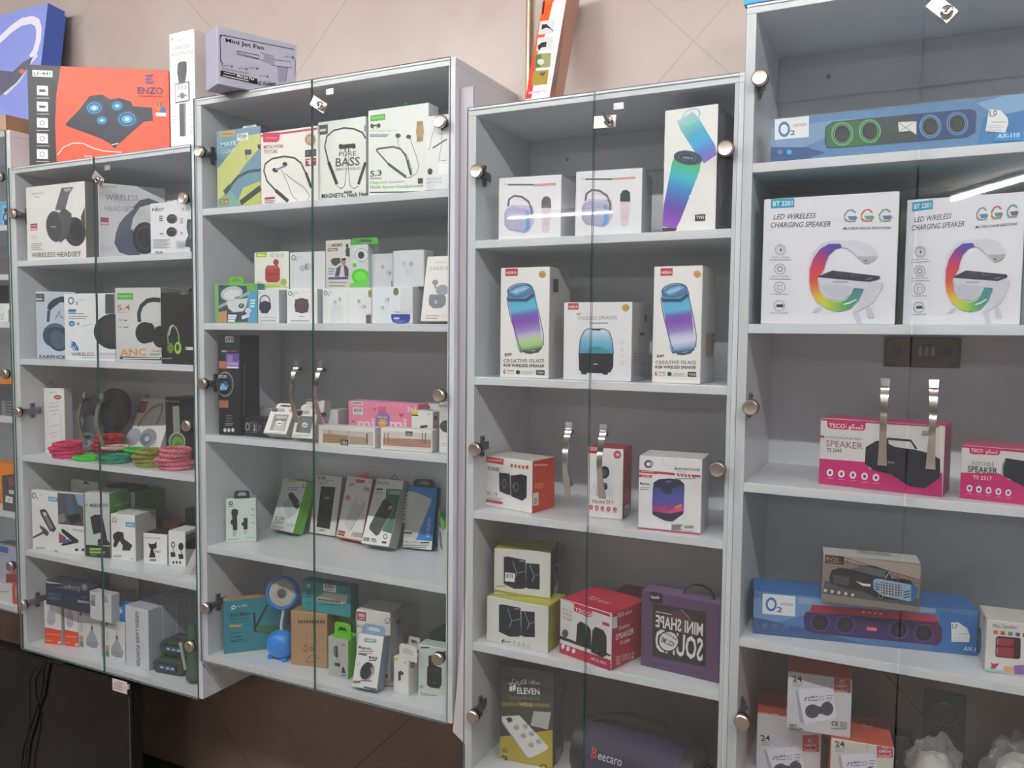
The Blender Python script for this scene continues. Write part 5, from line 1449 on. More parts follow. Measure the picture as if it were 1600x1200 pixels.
carton('power_bank_box', 'white and green power bank box with a dark case, fourth of the leaning row', 'box', 'power bank boxes leaning in a row', (-1.3393, 0.1717, 0.9659), 1.6, 24.4, (89.5, 45, 184.4), 'e9e9e6 a4a4a2 bbb', 0, [('hook', '1f1f22', 44.7, 67.1, 16.0)], '''P F p 45705f 39.9 157.4 89.1 159.1 89.1 35.9 58.5 40.1
T F t 444 6.9 167.9 38.1 1.5 7.2|0 - KIN LONG
L F t 444 4.4 7.8 152.5 28.5 154.4
L F t 999 1.6 9.1 143.9 31.9 146
L F t 999 1.6 9.9 141.1 30.4 143
T F t d8e8e0 48.3 142.8 37.1 0.6 11.3|1 - 10000
P F p 3f4346 37.7 125 44.9 129.1 74.2 112 77.3 100.5 49 28.8 42.6 24.4 16.2 40.1 13.6 49.2
L F p 9aa09c 2.3 74.9 109.7 76.7 99 50.6 29
E F p b8a898 66.2 105.5 4.9 -2.5 -3.4 -5.4
P F p 2c2c2c 4.7 16.4 23.9 16.7 25.8 6.3 5.9 6.3
T F t e8e8e8 7.7 7.9 16.7 -0.4 6.3|1 - 22.5
T F t 2c2c2c 31 7.3 18.8 -0.6 9.9|1 - PD.
O F p 333 72.1 25.9 6.8 0.8 1.8 -6.7 2.1
R F p 333 65.4 7.2 80 13
L F t bbb 1.6 14.8 127.6 22.9 128.4
L F t bbb 1.6 15.8 124.1 23.1 124.8
L F t bbb 1.6 16.8 120.6 23.3 121.2''')
carton('power_bank_box', 'bright blue and white power bank box with black carry tab', 'box', 'power bank boxes leaning in a row', (-1.2435, 0.2306, 0.9521), 7.6, 12.6, (88, 22, 169.7), '2d86d4 1e3f78 2a70b0', 0, [('loopcard', '33363c', 14.7, 75.5, 20.9)], '''P F p e4e4e0 0.4 23.7 87.5 24.3 87.6 1 0.4 0.4
P F p dcdcd8 0.4 49.1 32.8 151.1 0.4 155.5 0.4 22.3 41.2 24.7
T F t e6f0f8 3.3 68.1 -0.2 82.3 17.4|1 - 10000
P F p d2d2d0 25.2 150.6 30.2 151.9 73.9 138 73.3 128.7 44.7 39.6 39.8 27.7 0.4 30.8 0.4 37.6
L F p a6a6a4 1.8 74.1 136.1 72.9 127.8 40.7 29.2
T F t 556a88 0.6 12.8 47.8 0.7 7.3|0 - DUAL OUTPUT
L F t 333 3.5 51.1 17.4 79.5 20
L F t 999 3 0.4 5.9 78.7 13.1
L F t 999 3 0.5 0.4 71.5 6.6
R F p 556 1.3 37.8 25.1 43.7
L F t aaa 2 3.7 31.4 21 32.9
O F p dbe8f4 72.1 81.5 4.5 0.4 0.5 -5 1.5
O F p dbe8f4 72.6 67.4 4.5 0.4 0.5 -5 1.5
O F p dbe8f4 73 53.4 4.5 0.4 0.5 -5 1.5
O F p dbe8f4 73.5 39.3 4.5 0.4 0.5 -4.9 1.5''')
carton('phone_case_box', 'bright green box edge turned sideways beside the right panel', 'box', None, (-1.147, 0.2596, 0.9473), -53.8, 0, (228.2, 12, 108.2), 'd6dcd8 6cc42a 8ad84a', 0, [], '''P F p 889 21.4 107.8 125.5 107.8 127.7 91.3 34.5 78
P F p 667 35.2 64.5 103.2 76.6 155.1 41.6 69.2 32.1
L F p 7aca3a 23.3 0.4 107.8 183.1 107.8''')
carton('network_adapter_box', 'teal wireless adapter box with two antennas at the left of the bottom shelf', 'box', 'teal network device boxes', (-1.7028, 0.0257, 0.6378), 46.8, 0, (173.3, 30, 152.6), '2f8fa0 2a7a8a c08a4a', 0, [], '''L F p e8f0f0 3.2 20.5 132.2 28.2 136.2 32.6 131.8 29.8 126.4 22.7 128.1
L F p e8f0f0 2.9 22.8 132 22.7 123.3
T F t e0ecec 37 130.4 26.1 0 6.8|0 - tp-link
T F t 1a2c38 17.1 103.3 55.7 2.3 10.7|1 - 300 Mbps
L F t 1f5a68 2.2 17.1 98 67.3 96.1
L F t 1f5a68 1.8 17.9 90.2 69.5 88.1
P F p dcb040 16 82.3 48.2 79.4 48.1 73.6 15.9 75.1
L F t 1f5a68 1.8 17.5 58 46.6 57.4
L F t 1c4a58 2.7 17.4 46 46.5 45.3
L F t 1c4a58 1.8 17.3 33 62.2 31.2
L F t 1c4a58 1.8 17.3 37.3 57.7 36.1
P F p 22333c 78.8 110.3 84.2 110.6 87.4 56.8 91.9 55.3 91 52.5 80.5 54.7
P F p 1f3038 85.2 72.6 114.5 128.7 118.6 126.3 89.7 67.2
P F p 3f7a48 89.8 71.1 121.8 69.8 158.7 58 158.6 43.3 121.6 42.9 94.2 51.1
E F p 2a7a8a 115.3 116.9 4.6 -0.5 0 -3.9''')
carton('cardboard_box', 'plain brown cardboard box with a dark phone outline', 'box', None, (-1.4894, 0.059, 0.6378), 12.2, 0, (108.2, 70, 148.9), 'b5906c 94714f a88460', 0, [], '''P F p 5e4630 21.1 123.5 23.1 125.6 27.1 125 27 114.8 24.5 118.3 22 114.3
P F p 5e4630 29.3 124.3 31.4 126.4 35.4 125.8 35.3 115.6 32.8 119.1 30.3 115.1
P F p 5e4630 37.6 125.1 39.6 127.2 43.6 126.6 43.6 116.4 41.1 119.9 38.6 115.9
P F p 5e4630 45.9 125.9 47.9 128 51.9 127.4 51.8 117.3 49.4 120.7 46.8 116.8
P F p 5e4630 54.1 126.7 56.1 128.8 60.1 128.2 60.1 118.1 57.6 121.5 55.1 117.6
P F p 5e4630 62.4 127.5 64.4 129.6 68.4 129 68.3 118.9 65.8 122.3 63.3 118.4
P F p 5e4630 70.6 128.3 72.6 130.4 76.6 129.8 76.5 119.7 74 123.1 71.5 119.2
P F p 5e4630 78.8 129.1 80.8 131.2 84.7 130.6 84.7 120.5 82.2 123.9 79.7 120
P F p 5e4630 87 129.9 89 132 92.9 131.4 92.9 121.3 90.4 124.7 87.9 120.8
P F p 5e4630 95.1 130.7 97.1 132.8 101.1 132.2 101 122.1 98.6 125.5 96.1 121.6
L F p 8a684a 1.2 49 96.1 74.9 96.4 74.7 64 44.8 63.2 49 96.1
O F p 6a4e38 44.7 49.2 7 0.7 -0.1 -10.2 2
O F p 6a4e38 62.2 49.7 5 0.5 0 -6.5 2
L F p 6a4e38 1.8 44.5 14.3 57.1 29.6 74.6 33.8 84.5 28 69.5 20.8
L F t 7a5a40 2 44.5 11.9 74.5 15.3''')
carton('network_switch_box', 'teal network switch box stacked on the brown cardboard box', 'box', 'teal network device boxes', (-1.469, 0.08, 0.7871), 2.9, 0, (158.4, 38, 82.1), '3a98a0 2f7a84 3f8a94', 0, [], '''L F p e0ecec 3.2 16.7 66.8 22.3 72.2 27.9 71.5 26.2 65.7 18.4 63.8
R F s fff 71.9 61.8 111.6 81.7
R F s 222 75.9 69.1 78.9 81.2
R F s 222 80.5 69.6 82.5 81.7
R F s 222 85 70.3 88 81.7
R F s 222 89.6 70.8 91.6 81.7
R F s 222 94.1 71.5 97.1 81.7
R F s 222 98.6 72.1 100.6 81.7
R F s 222 103.1 72.7 106.1 81.7
L F s 555 2 77.9 64.7 103.7 68.3
P F p c8ccc8 49.8 38.9 71.9 58.1 151.1 60.9 144.7 38.7 120.6 32 49.8 32
P F p a8aca8 49.8 38.9 128.6 42.3 120.6 32 49.8 31.1
R F p 444 55.3 34.2 61.9 39.7
R F p 444 64.6 34.4 71.2 39.9
R F p 444 74 34.5 80.5 40
R F p 444 83.2 34.7 89.8 40.2
R F p 444 92.5 34.9 99 40.4
R F p 444 101.7 35 108.2 40.5
R F p 444 110.9 35.2 117.3 40.7
R F p 444 120 35.4 126.5 40.8
R F p b8a050 135.2 81.7 151.2 81.7
L F t 1f6a74 2.2 13.9 59.4 33.4 62.1
L F t 1f6a74 2.2 13.8 52.5 31.4 54.9
L F t 1f6a74 2.3 13.8 45.5 29.4 47.7
L F t 1f6a74 2.3 13.7 38.5 33.2 41.2
L F t 1f6a74 2.8 13.6 21.3 24.8 22.9
L F t 1f6a74 2.7 63.5 22.4 123.2 31''')
carton('phone_mount_box', 'bright green and grey car mount box with a hanging tab', 'box', 'lime car mount boxes', (-1.3571, 0.0519, 0.6378), 0.6, 0, (64.5, 50, 105), 'b9beba 69c423 74d32c', 0, [('card', '6fd028', 21.5, 72.9, 43.2)], '''P F p 3a3c40 22.4 82.1 31.1 83.7 33.2 52.5 23.9 52.6
E F p 777 22.3 68.6 4.4 0.8 -0.1 -12.7
L F p 888 1.7 29.4 54.1 34.8 39.3
P F p 3a3c40 22.2 37.8 40.2 38.1 38.5 28.7 22.2 28.8
P F p 222 43.9 14 47.3 30.4 52.7 29.2 57 14.7
L F t 888 1.6 43.1 90.3 56.6 92.8
L F t 888 1.7 43.1 87.7 55.3 89.8
L F t 555 2.8 42.8 7 59.1 10.2''')
carton('phone_mount_box', 'bright green mount box right behind the first lime box', 'box', 'lime car mount boxes', (-1.4244, 0.155, 0.6378), 4.5, 0, (63.2, 50, 75.5), 'b0b5b1 5db01e 66c026', 0, [('card', '62bd24', 19.8, 71.6, 42.3)], '''''')
carton('phone_holder_box', 'large white box with a red tag behind the leaning magnetic box', 'box', None, (-1.2809, 0.0728, 0.6378), 9.2, 0, (97.8, 85, 182.6), 'e9e6e2 b6b4b2 d8d6d4', 0, [], '''R F p a03040 2.7 154 28.5 177.2
R F p e8b0b8 6.2 163.8 24.6 172.7
L F t e8c0c4 2.9 7.6 158.4 24.6 160.4
O F p 555 89.5 163.4 7.6 0.9 0 -6.2 1.9
L F t 777 1.9 82.4 154.2 96.7 155.8
T F t 666 2.7 134.6 19.5 0.5 7.2|0 - BK54
P F p 3c3e42 70.4 66.9 76.7 67.7 76.7 23 91.1 20.5 89.7 11.4 70.5 11
R R p 88a 38 137 58.8 151.5
R R p 99b 38.1 108.5 58.9 124.4
R R p 445 38 140.9 54.6 147.7''')
carton('phone_holder_box', 'leaning white and blue magnetic holder box with a round black disc', 'box', None, (-1.2425, 0.0028, 0.6489), 5.5, 16, (71.8, 40, 131.3), 'edeceb 8296ac 8fa8c4', 0, [('card', '86a4c2', 6.2, 72.9, 25.1)], '''P F p 90a4b4 16.6 114.5 18.9 121.5 49.6 122.4 53.6 118.8 51.1 113.5 19.7 110.8
L F t dde 2.9 23.8 115.9 46.8 119.1
T F t 3a3c40 4.4 93.4 37.6 0.8 6.9|1 - Magnetic
L F t 777 1.9 6.5 86.7 49.6 92.9
L F t 777 1.9 7.4 81.5 46.1 87.1
R F p 556 6.4 78.7 31.8 82.3
R F p 444 37.7 73.8 44.8 79.3
R F p 555 47.4 74.3 53.5 79.5
R F p 555 55.6 74.7 61.7 79.8
L F t 444 2.9 38.8 69.3 60.1 72.4
E F p 9a9ea2 40.7 42.7 16.7 -2.9 -6.3 -21.2
E F p 303236 35.7 43.6 15.8 -2.8 -6.3 -21.3
L F p b4b8bc 3.7 48.8 52.8 53.7 37.4 46.7 21
L F p 77797c 2.9 22.8 18.5 54.9 21.4
O F p 99a 10 57.3 4.3 0.6 0.6 -3.6 1
L F t 888 5.8 3 11.4 23.5 14.6
P F p 4a6684 34.6 6.2 70.9 5.9 71.4 0.8 35.3 2.3''')
carton('earphone_box', 'small white box with a yellow corner and a black plug picture', 'box', 'small white hanging boxes', (-1.1461, 0.0481, 0.6378), -6.1, 0, (48.1, 50, 91.8), 'efeeea dcdad6 e4e2de', 0, [('card', 'ece9e4', 18.0, 74.5, 38.3)], '''P F p d8c860 0.4 89.6 14.2 91.4 12.5 85.4 0.4 77.9
P F p 3a3a3e 15.3 54.5 23.5 59.4 32.8 56.5 31.7 49.8 23.6 49.1 23.6 34.9 15.4 31.6
L F t bbb 3.3 32.7 82.3 41.4 84.2
R R p a03a44 7.6 67.8 22 80.7
R R p e8c8cc 11.5 72.1 18.1 76.4''')
carton('earphone_box', 'small white hanging box right behind the yellow cornered box', 'box', 'small white hanging boxes', (-1.1864, 0.14, 0.6378), 0, 0, (44.9, 40, 78.6), 'e6e4e0 d0ceca d0ceca', 0, [('card', 'e4e2dc', 23.5, 59.0, 31.5)], '''''')
carton('speaker_box', 'pale green box with a dark cylinder speaker beside the right hinge', 'box', None, (-1.0778, 0.0558, 0.6378), 5.4, 0, (78.8, 40, 131.9), 'd3dfd9 a8b8b0 c0ccc6', 0, [], '''L F t 444 3.3 7.5 124.7 30.8 128.2
P F p 24272c 28.5 107.4 49.3 111.5 49.4 84.3 64.6 82.5 64.8 40.1 58.9 28.5 33.5 27.2 24.2 33.3 24.9 78.3 28.6 81.9
P F p 34373c 24.9 78.3 64.6 81.6 64.7 69.8 25 66.8
L F t 667 1.9 40.4 40.3 48.3 41.6
L F t 667 1.9 40.4 39.4 47.5 40.6
L F t 555 1.9 4.6 26.6 14.9 28.3
L F t 555 1.9 4.6 22.3 13.9 23.9
P F p e6ebe6 0.9 14.4 77.8 12.6 78.4 0.4 0.4 0.4
T F t 444 4.7 7.7 49.8 0 4.8|1 - Wireless speaker
L F t 888 1.9 5.6 4.4 33.6 5.8''')
carton('carton', 'dark green box behind the pale green speaker box', 'box', None, (-1.0929, 0.13, 0.6378), 0, 0, (53.5, 80, 133.8), '24362f 1c2a24 2c443a', 0, [], '''''')
carton('karaoke_speaker_box', 'white karaoke speaker box with lilac speaker beside the left panel of the third cabinet', 'box', 'karaoke speaker boxes', (-0.8427, 0.015, 1.752), 5.9, 0, (145.7, 110, 137), 'f0f0f4 d8d8de d8d8de', 0, [], '''L F t 556 3.5 21.2 121.3 83.9 117.9
L F p 556 1.5 13.6 124.5 17.2 120.6
R F p dc9a98 82.9 113.8 133.4 119.4
P F p c8c2dc 29.3 76.9 81.9 72.2 85.4 37.2 73.7 16.6 62.7 13.7 32.1 53.3
P F p b2a4d4 19.2 68.9 29.3 73.1 67.1 65.8 77.2 58.4 76.6 23.5 62.7 12.8 24.8 20.7 14.5 32.8 13.7 58.8
P F p 5aa6e0 64.6 63.6 73.2 57.2 73.6 23.6 63.7 13.7
P F p b4b4d0 22.8 63.1 62.2 59.5 65.3 51.9 65.6 26.3 60.1 20.4 26.3 25.3 20.1 32.6 18.8 58.5
L F p 6a6478 4.8 22.7 73.4 24.6 88.8 36.7 96.2 54.3 93.4 70.9 81.9 78.6 63 78.3 47.7
L F p d8d8e4 1.5 34.3 79 37.8 88.2 61.9 84.7 73 74
P F p e4d4de 100.8 66.7 123.4 64.3 119.6 17.4 114.8 12 104.9 13.3 102.4 18.9
P F p 5a4c5c 100.8 66.7 101.1 82.8 106.4 90.9 115.2 91.4 122.1 85.5 123.4 65.2
E F p eedce6 110.9 46.4 5.9 -0.2 0.1 -6.5
O F p c8a0b8 110.9 46.4 4.9 -0.2 0.1 -5.6 1
O F p c8a0b8 111.6 32.5 3.9 -0.1 0 -3.7 1''')
carton('karaoke_speaker_box', 'white karaoke speaker box with lilac speaker behind the door seam', 'box', 'karaoke speaker boxes', (-0.6578, 0.015, 1.752), 6, 0, (142.5, 110, 136.6), 'f0f0f4 d8d8de d8d8de', 0, [], '''L F t 556 3.2 19.8 119.8 80.2 116.5
L F p 556 1.4 12.8 122.9 16.2 119.2
R F p e0a494 79.2 114.6 127.7 119
P F p c8c2dc 28.1 77.6 78.6 74 82 40.6 70.9 20.8 60.5 17.9 30.9 55.2
P F p b2a4d4 18.5 69.9 28.1 74.1 64.4 67.7 74.1 60.8 73.7 27.5 60.5 17 24.1 23.9 14.2 35.4 13.3 60.1
P F p 5aa6e0 62 65.5 70.3 59.6 70.8 27.5 61.4 17.9
P F p b4b4d0 22 64.4 59.7 61.6 62.7 54.4 63.1 29.9 58 24.2 25.5 28.4 19.5 35.2 18.2 60
L F p 6a6478 4.6 21.8 74.2 23.5 89 35 96.2 52 93.9 67.9 83.1 75.4 65.2 75.2 50.5
L F p d8d8e4 1.4 32.9 79.7 36.1 88.6 59.3 85.6 70 75.5
P F p e4d4de 96.7 69 118.3 67.1 115 22.3 110.4 17 100.9 18.1 98.5 23.4
P F p 33444c 96.7 69 96.9 84.5 101.9 92.2 110.3 92.9 117 87.4 118.3 68
E F p eedce6 106.5 49.8 5.4 -0.2 0.1 -6.2
O F p c8a0b8 106.5 49.8 4.5 -0.2 0.1 -5.3 0.9
O F p c8a0b8 107.2 36.5 3.6 -0.1 0.1 -3.5 0.9''')
carton('speaker_box', 'tall white speaker box with two glowing tube speakers beside the right hinge', 'box', None, (-0.4683, 0.02, 1.752), -4.2, 0, (108.9, 120, 244.3), 'f3f2ee 5c6070 5c6070', 0, [], '''G F p bcd,7cb,4ac,3ad,57c,86b 25.4 220.4 58 235.9 34.3 200.9 71.8 219.1 46 182.9 82.7 201 57.7 165.1 93.6 183 69.3 147.3 104.4 165.1 83.5 131 108.5 146
O F p 9fd4e0 54.1 226.6 18.2 8.7 7.7 -12.3 3.2
G F p 4a6,4b8,3bc,38c,46b,64a,84b,96b 25.4 157.1 77.5 137.7 17 138.4 74.6 117.3 13.3 117.8 67.2 98.4 9.5 97.2 59.8 79.5 5.8 76.5 52.3 60.4 2 55.7 44.8 41.2 0.4 34.8 37.2 21.9 0.4 13 26.9 3.3
E F p 33485e 50.3 145.4 29.5 -6.9 -1.7 -14
E F p 1d2a3c 49 146.8 22.6 -5.3 -1.2 -9.9
O F p 5a8ab0 49 146.8 19.2 -4.5 -1 -7.8 1.8
P F p 2c2c40 0.4 9.8 31.5 7 27.1 0.9 6.8 0.4 0.4 1.2
T F t 9cc 39.3 144.4 22.1 -3.4 5|0 - HISKA
R F p 2c2c2e 67.7 18.7 88.6 31.7
T F t eee 70 22.6 16.5 -0.2 6.3|1 - TWS
L F p f6f6f6 3.5 54.4 69.2 89.4 61.5
P R p 77798c 6.3 223.3 42.2 235.8 53.1 200.4 19.3 159.9
P R p 8a8090 7.1 132.6 57.7 150.5 64 83.2 23.1 34.8''')
carton('speaker_box', 'tall white glass speaker box standing left of the low speaker box', 'box', 'tall glass speaker boxes', (-0.8384, 0.02, 1.4447), 0, 0, (120.2, 120, 245.4), 'f1f0ee cbc9c9 cbc9c9', 0, [], '''R F p c03444 11.5 227.1 42.3 243.4
T F t f6e8e8 13.9 231.5 26.2 0.2 5.7|1 - HISKA
E F p c08a34 102.5 228.6 8.4 -0.2 0.1 -7.6
O F p e0b860 102.5 228.6 5.7 -0.1 0.1 -5.2 1.3
G F p 68b,57b,4ac,5bd,6bd,66b,84b,86b,98c,cbd,bd9,ac8,465 19.5 195.2 77.3 203.4 17 182.8 84.4 192.6 19.7 171.2 86.6 181.1 22.3 159.5 88.8 169.6 25 147.9 90.9 158.1 27.6 136.3 93.1 146.6 30.3 124.7 95.3 135.1 33 113.1 97.4 123.6 35.6 101.5 99.6 112.1 38.3 89.9 101.7 100.6 40.9 78.3 103.9 89.1 43.6 66.7 106 77.7 50.9 56 103.6 65.4
O F p 3a5a80 48.6 195.3 32.1 3.6 2.6 -15.4 4
E F p 4f7fae 50 195.2 28.6 3.2 2.2 -12.9
P F p 86b8dc 24 191.5 38.6 199.5 61.2 204.4 73 201 61.3 193.9 38.7 185.2
L F p c8e0f0 1.8 31.8 190.2 61.3 199.1
P F p 30486c 15.8 181.4 21.4 177.2 63.8 176.8 81.7 188.7 83.1 180.6 66.2 169.4 19.6 169.8
L F p 47618a 2.1 15.8 177.3 25.5 136.1 45.5 78.6 53.9 62.3
L F p 47618a 2 82.1 188.7 98 136 107.4 95.6 106.8 71.4
P F p 4a5a64 56.1 64.4 67.5 59.3 85.5 60.8 105.5 71.3 96.8 58.2 76.6 53.7 63 55.1
T F t a04040 12.6 47.5 17.6 1.2 6.6|1 - B49
T F t 55575a 9.5 33.3 100.5 2.5 7.5|0 - CREATIVE GLASS
T F t 3c3e42 9.6 23.7 101 1.5 6.2|1 - RGB WIRELESS SPEAKER
T F t a04848 9.3 7.5 5.6 0.2 10.8|1 - 6
T F t a66 17.6 13.1 18.5 -0.3 4.2|1 - HOURS
T F t a66 17.7 7.3 18.5 0.2 2.9|0 - PLAYTIME
E F p 444 45.8 12.3 5.5 0.2 0.1 -5
L F t aaa 0.9 54.4 14.2 85.2 15.1
L F t aaa 0.9 54.5 11.1 82.2 12
L F t aaa 0.9 54.5 8 79.2 8.8
R F p 2e2e30 90.7 7.8 111.2 18.4
T F t e8e8e8 92.9 10 16.1 0.1 4.9|1 - TWS
R R p 444 17.7 191.4 46.6 220.3
L R t aaa 3.1 31.3 104.1 39.6 104.1
L R t aaa 3.1 31.5 97.9 39 98
L R t aaa 3.1 31.7 91.8 38.4 91.8
L R t aaa 3.1 31.9 85.6 40.3 85.6
L R t aaa 3.1 32.1 79.5 39.6 79.5''')
carton('speaker_box', 'tall white glass speaker box standing right of the low speaker box', 'box', 'tall glass speaker boxes', (-0.4841, 0.02, 1.4447), 0, 0, (100.2, 120, 238.8), 'f1f0ee cbc9c9 cbc9c9', 0, [], '''R F p c03444 13.5 219.5 38.7 234.8
T F t f6e8e8 15.1 223.6 21.9 0.2 5.3|1 - HISKA
E F p c08a34 89.3 221.1 7 -0.2 0.2 -7
O F p e0b860 89.3 221.1 4.8 -0.1 0.1 -4.8 1.1
G F p 68b,57b,4ac,5bd,6bd,66b,84b,86b,98c,cce,dde,9bd,357 19 190.7 67.6 196.6 16.7 179.3 73.4 186.3 18.6 168.5 74.9 175.6 20.6 157.6 76.5 164.9 22.6 146.8 78.1 154.1 24.6 135.9 79.7 143.4 26.5 125.1 81.2 132.7 28.5 114.3 82.8 121.9 30.5 103.4 84.4 111.2 32.5 92.6 85.9 100.5 34.4 81.8 87.5 89.7 36.4 70.9 89.1 79 42.3 60.7 86.8 67.7
O F p 3a5a80 43.4 189.9 26.9 3.3 2.3 -14.1 3.4
E F p 4f7fae 44.6 189.9 23.9 2.9 2 -11.8
P F p 86b8dc 22.7 186.4 35.1 193.8 54.2 198.4 63.9 195.2 54 188.6 34.9 180.5
L F p c8e0f0 1.5 29.2 185.1 54.1 193.5
P F p 30486c 15.6 176.9 20.2 173 55.7 172.6 70.9 183.8 72 176.2 57.5 165.8 18.6 166.1
L F p 47618a 1.9 15.6 173 22.8 134.6 38.3 81 44.9 65.8
L F p 47618a 1.9 71.3 183.8 83.5 134.6 90.6 96.9 89.6 74.2
P F p 4a5a64 46.9 67.7 56.3 62.9 71.5 64.3 88.5 74.1 80.8 61.9 63.9 57.7 52.5 59
T F t a04040 10.1 52 14.7 1.1 6.1|1 - B49
T F t 55575a 7.2 38.7 84.3 2.1 6.8|0 - CREATIVE GLASS
T F t 3c3e42 7 29.8 84.7 1.2 5.7|1 - RGB WIRELESS SPEAKER
T F t a04848 6.4 14.6 4.7 0.1 9.9|1 - 6
T F t a66 13.5 19.9 15.5 -0.3 3.8|1 - HOURS
T F t a66 13.4 14.4 15.5 0.1 2.7|0 - PLAYTIME
E F p 444 37.1 19 4.6 0.1 0.1 -4.5
L F t aaa 0.8 44.4 20.8 70 21.6
L F t aaa 0.8 44.5 17.9 67.6 18.6
L F t aaa 0.8 44.5 15 65.1 15.7
R F p 2e2e30 74.9 14.7 91.8 24.6
T F t e8e8e8 76.6 16.8 13.5 0 4.5|1 - TWS
P R p a8987c 42.2 103.6 108.8 104.8 107.6 53.1 42.5 54.8
T R t 6a5a40 107.4 55.4 12.6 45.9 23.8|1 - HISKA''')
carton('speaker_box', 'low white wireless speaker box between the two tall speaker boxes', 'box', None, (-0.6802, 0.012, 1.4447), 0, 0, (153.5, 130, 166.7), 'ececf0 b2b2b8 8a8a94', 0, [], '''R F p bc3444 9.6 151.2 33.9 165
T F t f6e8e8 11.8 154.4 20.4 0.7 5.1|1 - HISKA
E F p c49034 139.2 154.5 8 0 0.1 -7.6
O F p e0b860 139.2 154.5 5.2 0 0.1 -5 1.2
T F t a66 29.9 139 11.8 0.8 4.7|1 - M57
T F t 9a9aa4 30.9 128.7 90.2 1.7 7.5|0 - WIRELESS SPEAKER
L F t 99a 2.5 59.7 122.5 101 122.6
G F p d0e4ec,8cc4e0,62b0d8,4c94c0 48.2 106.4 101.3 106.8 40.1 88.6 108.9 89.4 37.8 72.8 112.5 74 36.3 57 114.4 58.5
P F p 3f9a9a 56.4 65.2 68.8 73.3 89.6 71.7 110.3 59.2 56.6 58.2
L F p 44505e 2 36.3 57 39.2 88.6 48.2 106 55.7 110 93 110.2 103.8 104.8 111.5 85.6 114.4 58.5
L F p 33383f 2.5 64.9 108.5 84.8 107.8
P F p 211f30 35.5 57.8 114.4 58.5 114.5 31.4 109 19.6 98.8 16.9 44.6 16.1 37.3 21.4
R F p 1a1a24 42.5 13.1 55.2 17
R F p 1a1a24 91.4 13.8 102.9 17.7
L F p dde 2.1 70.3 35.3 79.5 35.5
O F p bbc 132.6 82 3.6 0 0.1 -3.5 0.8
O F p bbc 132.9 67.4 3.6 0.1 0.1 -3.5 0.8
O F p bbc 133.1 53.1 3.6 0.1 0.1 -3.5 0.8
O F p bbc 133.4 39.6 3.6 0.1 0.1 -3.5 0.8
L F p 4a88a0 1.2 56.4 68.4 68.9 70.9 83.5 65.7
L F p 4a88a0 1.2 56.4 64.9 68.9 68.6 83.5 63.8
L F p 4a88a0 1.2 56.5 61.3 69 66.3 83.6 61.8
E R p 55555c 93.2 136 10.9 0.2 0.6 -8.8
R R p 555 51.8 97.8 88.8 103.8
L R t 99a 3.9 9.9 59.1 94.5 57.7
L R t 99a 3.9 10.3 52.5 86.1 51
L R t 99a 3.9 10.8 45.9 77.9 44.3
L R t 99a 3.9 11.2 39.3 95.9 36.9
L R t 99a 3.9 11.6 32.6 87.5 30.3
L R t 99a 3.9 12 26 79.2 23.7
L R t 99a 3.9 12.4 19.3 97.3 16.1
L R t 99a 3.9 12.8 12.7 88.9 9.5''')
carton('speaker_box', 'white and orange desktop speaker box at the left of its shelf', 'box', None, (-0.8941, 0.063, 1.1365), -11.3, 0, (134.5, 90, 119.4), 'e9e7e4 d4492e d8d4d0', 0, [], '''P F p c63a30 0.4 117.7 52.4 116 51.5 102.1 0.6 103.7
L F t f0b0a0 2.8 5 109.4 45.9 111
T F t 333 5.3 85.8 33.3 -0.6 8.8|1 - KONEI
R F p b55 72 99.6 79 107.3
R F p b55 83.2 99.5 90.1 107.2
R F p b55 94.4 99.5 101.2 107.1
R F p b55 105.4 99.4 112.2 107
R F p b33 116.4 100.2 123.7 108.6
P F p 22242e 38.6 83.5 69.6 83.5 72.8 35.9 68.6 33.6 43 38.5 40.2 42.5
P F p 1c1e28 73.4 79.7 104.1 86.6 119.8 84.2 119.5 35.5 107.5 25.5 75.6 31.9
O F p 666a70 54.7 59.4 7 0.9 0.1 -10.3 2.2
O F p 666a70 88.6 55 7.9 1 0.1 -11.1 2.1
L F p c66 2.2 54.6 68.9 57.8 70.6
L F p 8b6 1.8 83.2 60.7 80.2 51.8
L F p 0c0d12 1.3 71.2 82 73.9 33.8
T F t 555 4.8 25.3 29 0.3 9.8|0 - RT-19
L F t bbb 2.2 3.2 18.9 48.6 23.2
L F t bbb 2.2 3.2 15.4 44.2 19.1
P F p c8443c 0.4 15 50.3 15.6 50.4 9.6 0.4 8.8
P R p c9432c 0.4 115.3 67.2 114.9 67.4 102.8 0.4 103.6
L R t f0b0a0 4.4 4.9 110.4 58.5 103.9
L R t e87a60 5.8 8.6 65.8 44.7 60.6
L R t e87a60 5.8 8.7 59.4 41.2 54.7
P R p eceae6 1.9 46.9 23.3 45.4 23.9 16.8 2.5 17.3
L R t 777 2.9 5.7 32.4 19.3 30.3
L R t 777 2.9 5.8 27.1 18 25.2
L R t 777 2.9 5.9 21.8 16.8 20.1''')
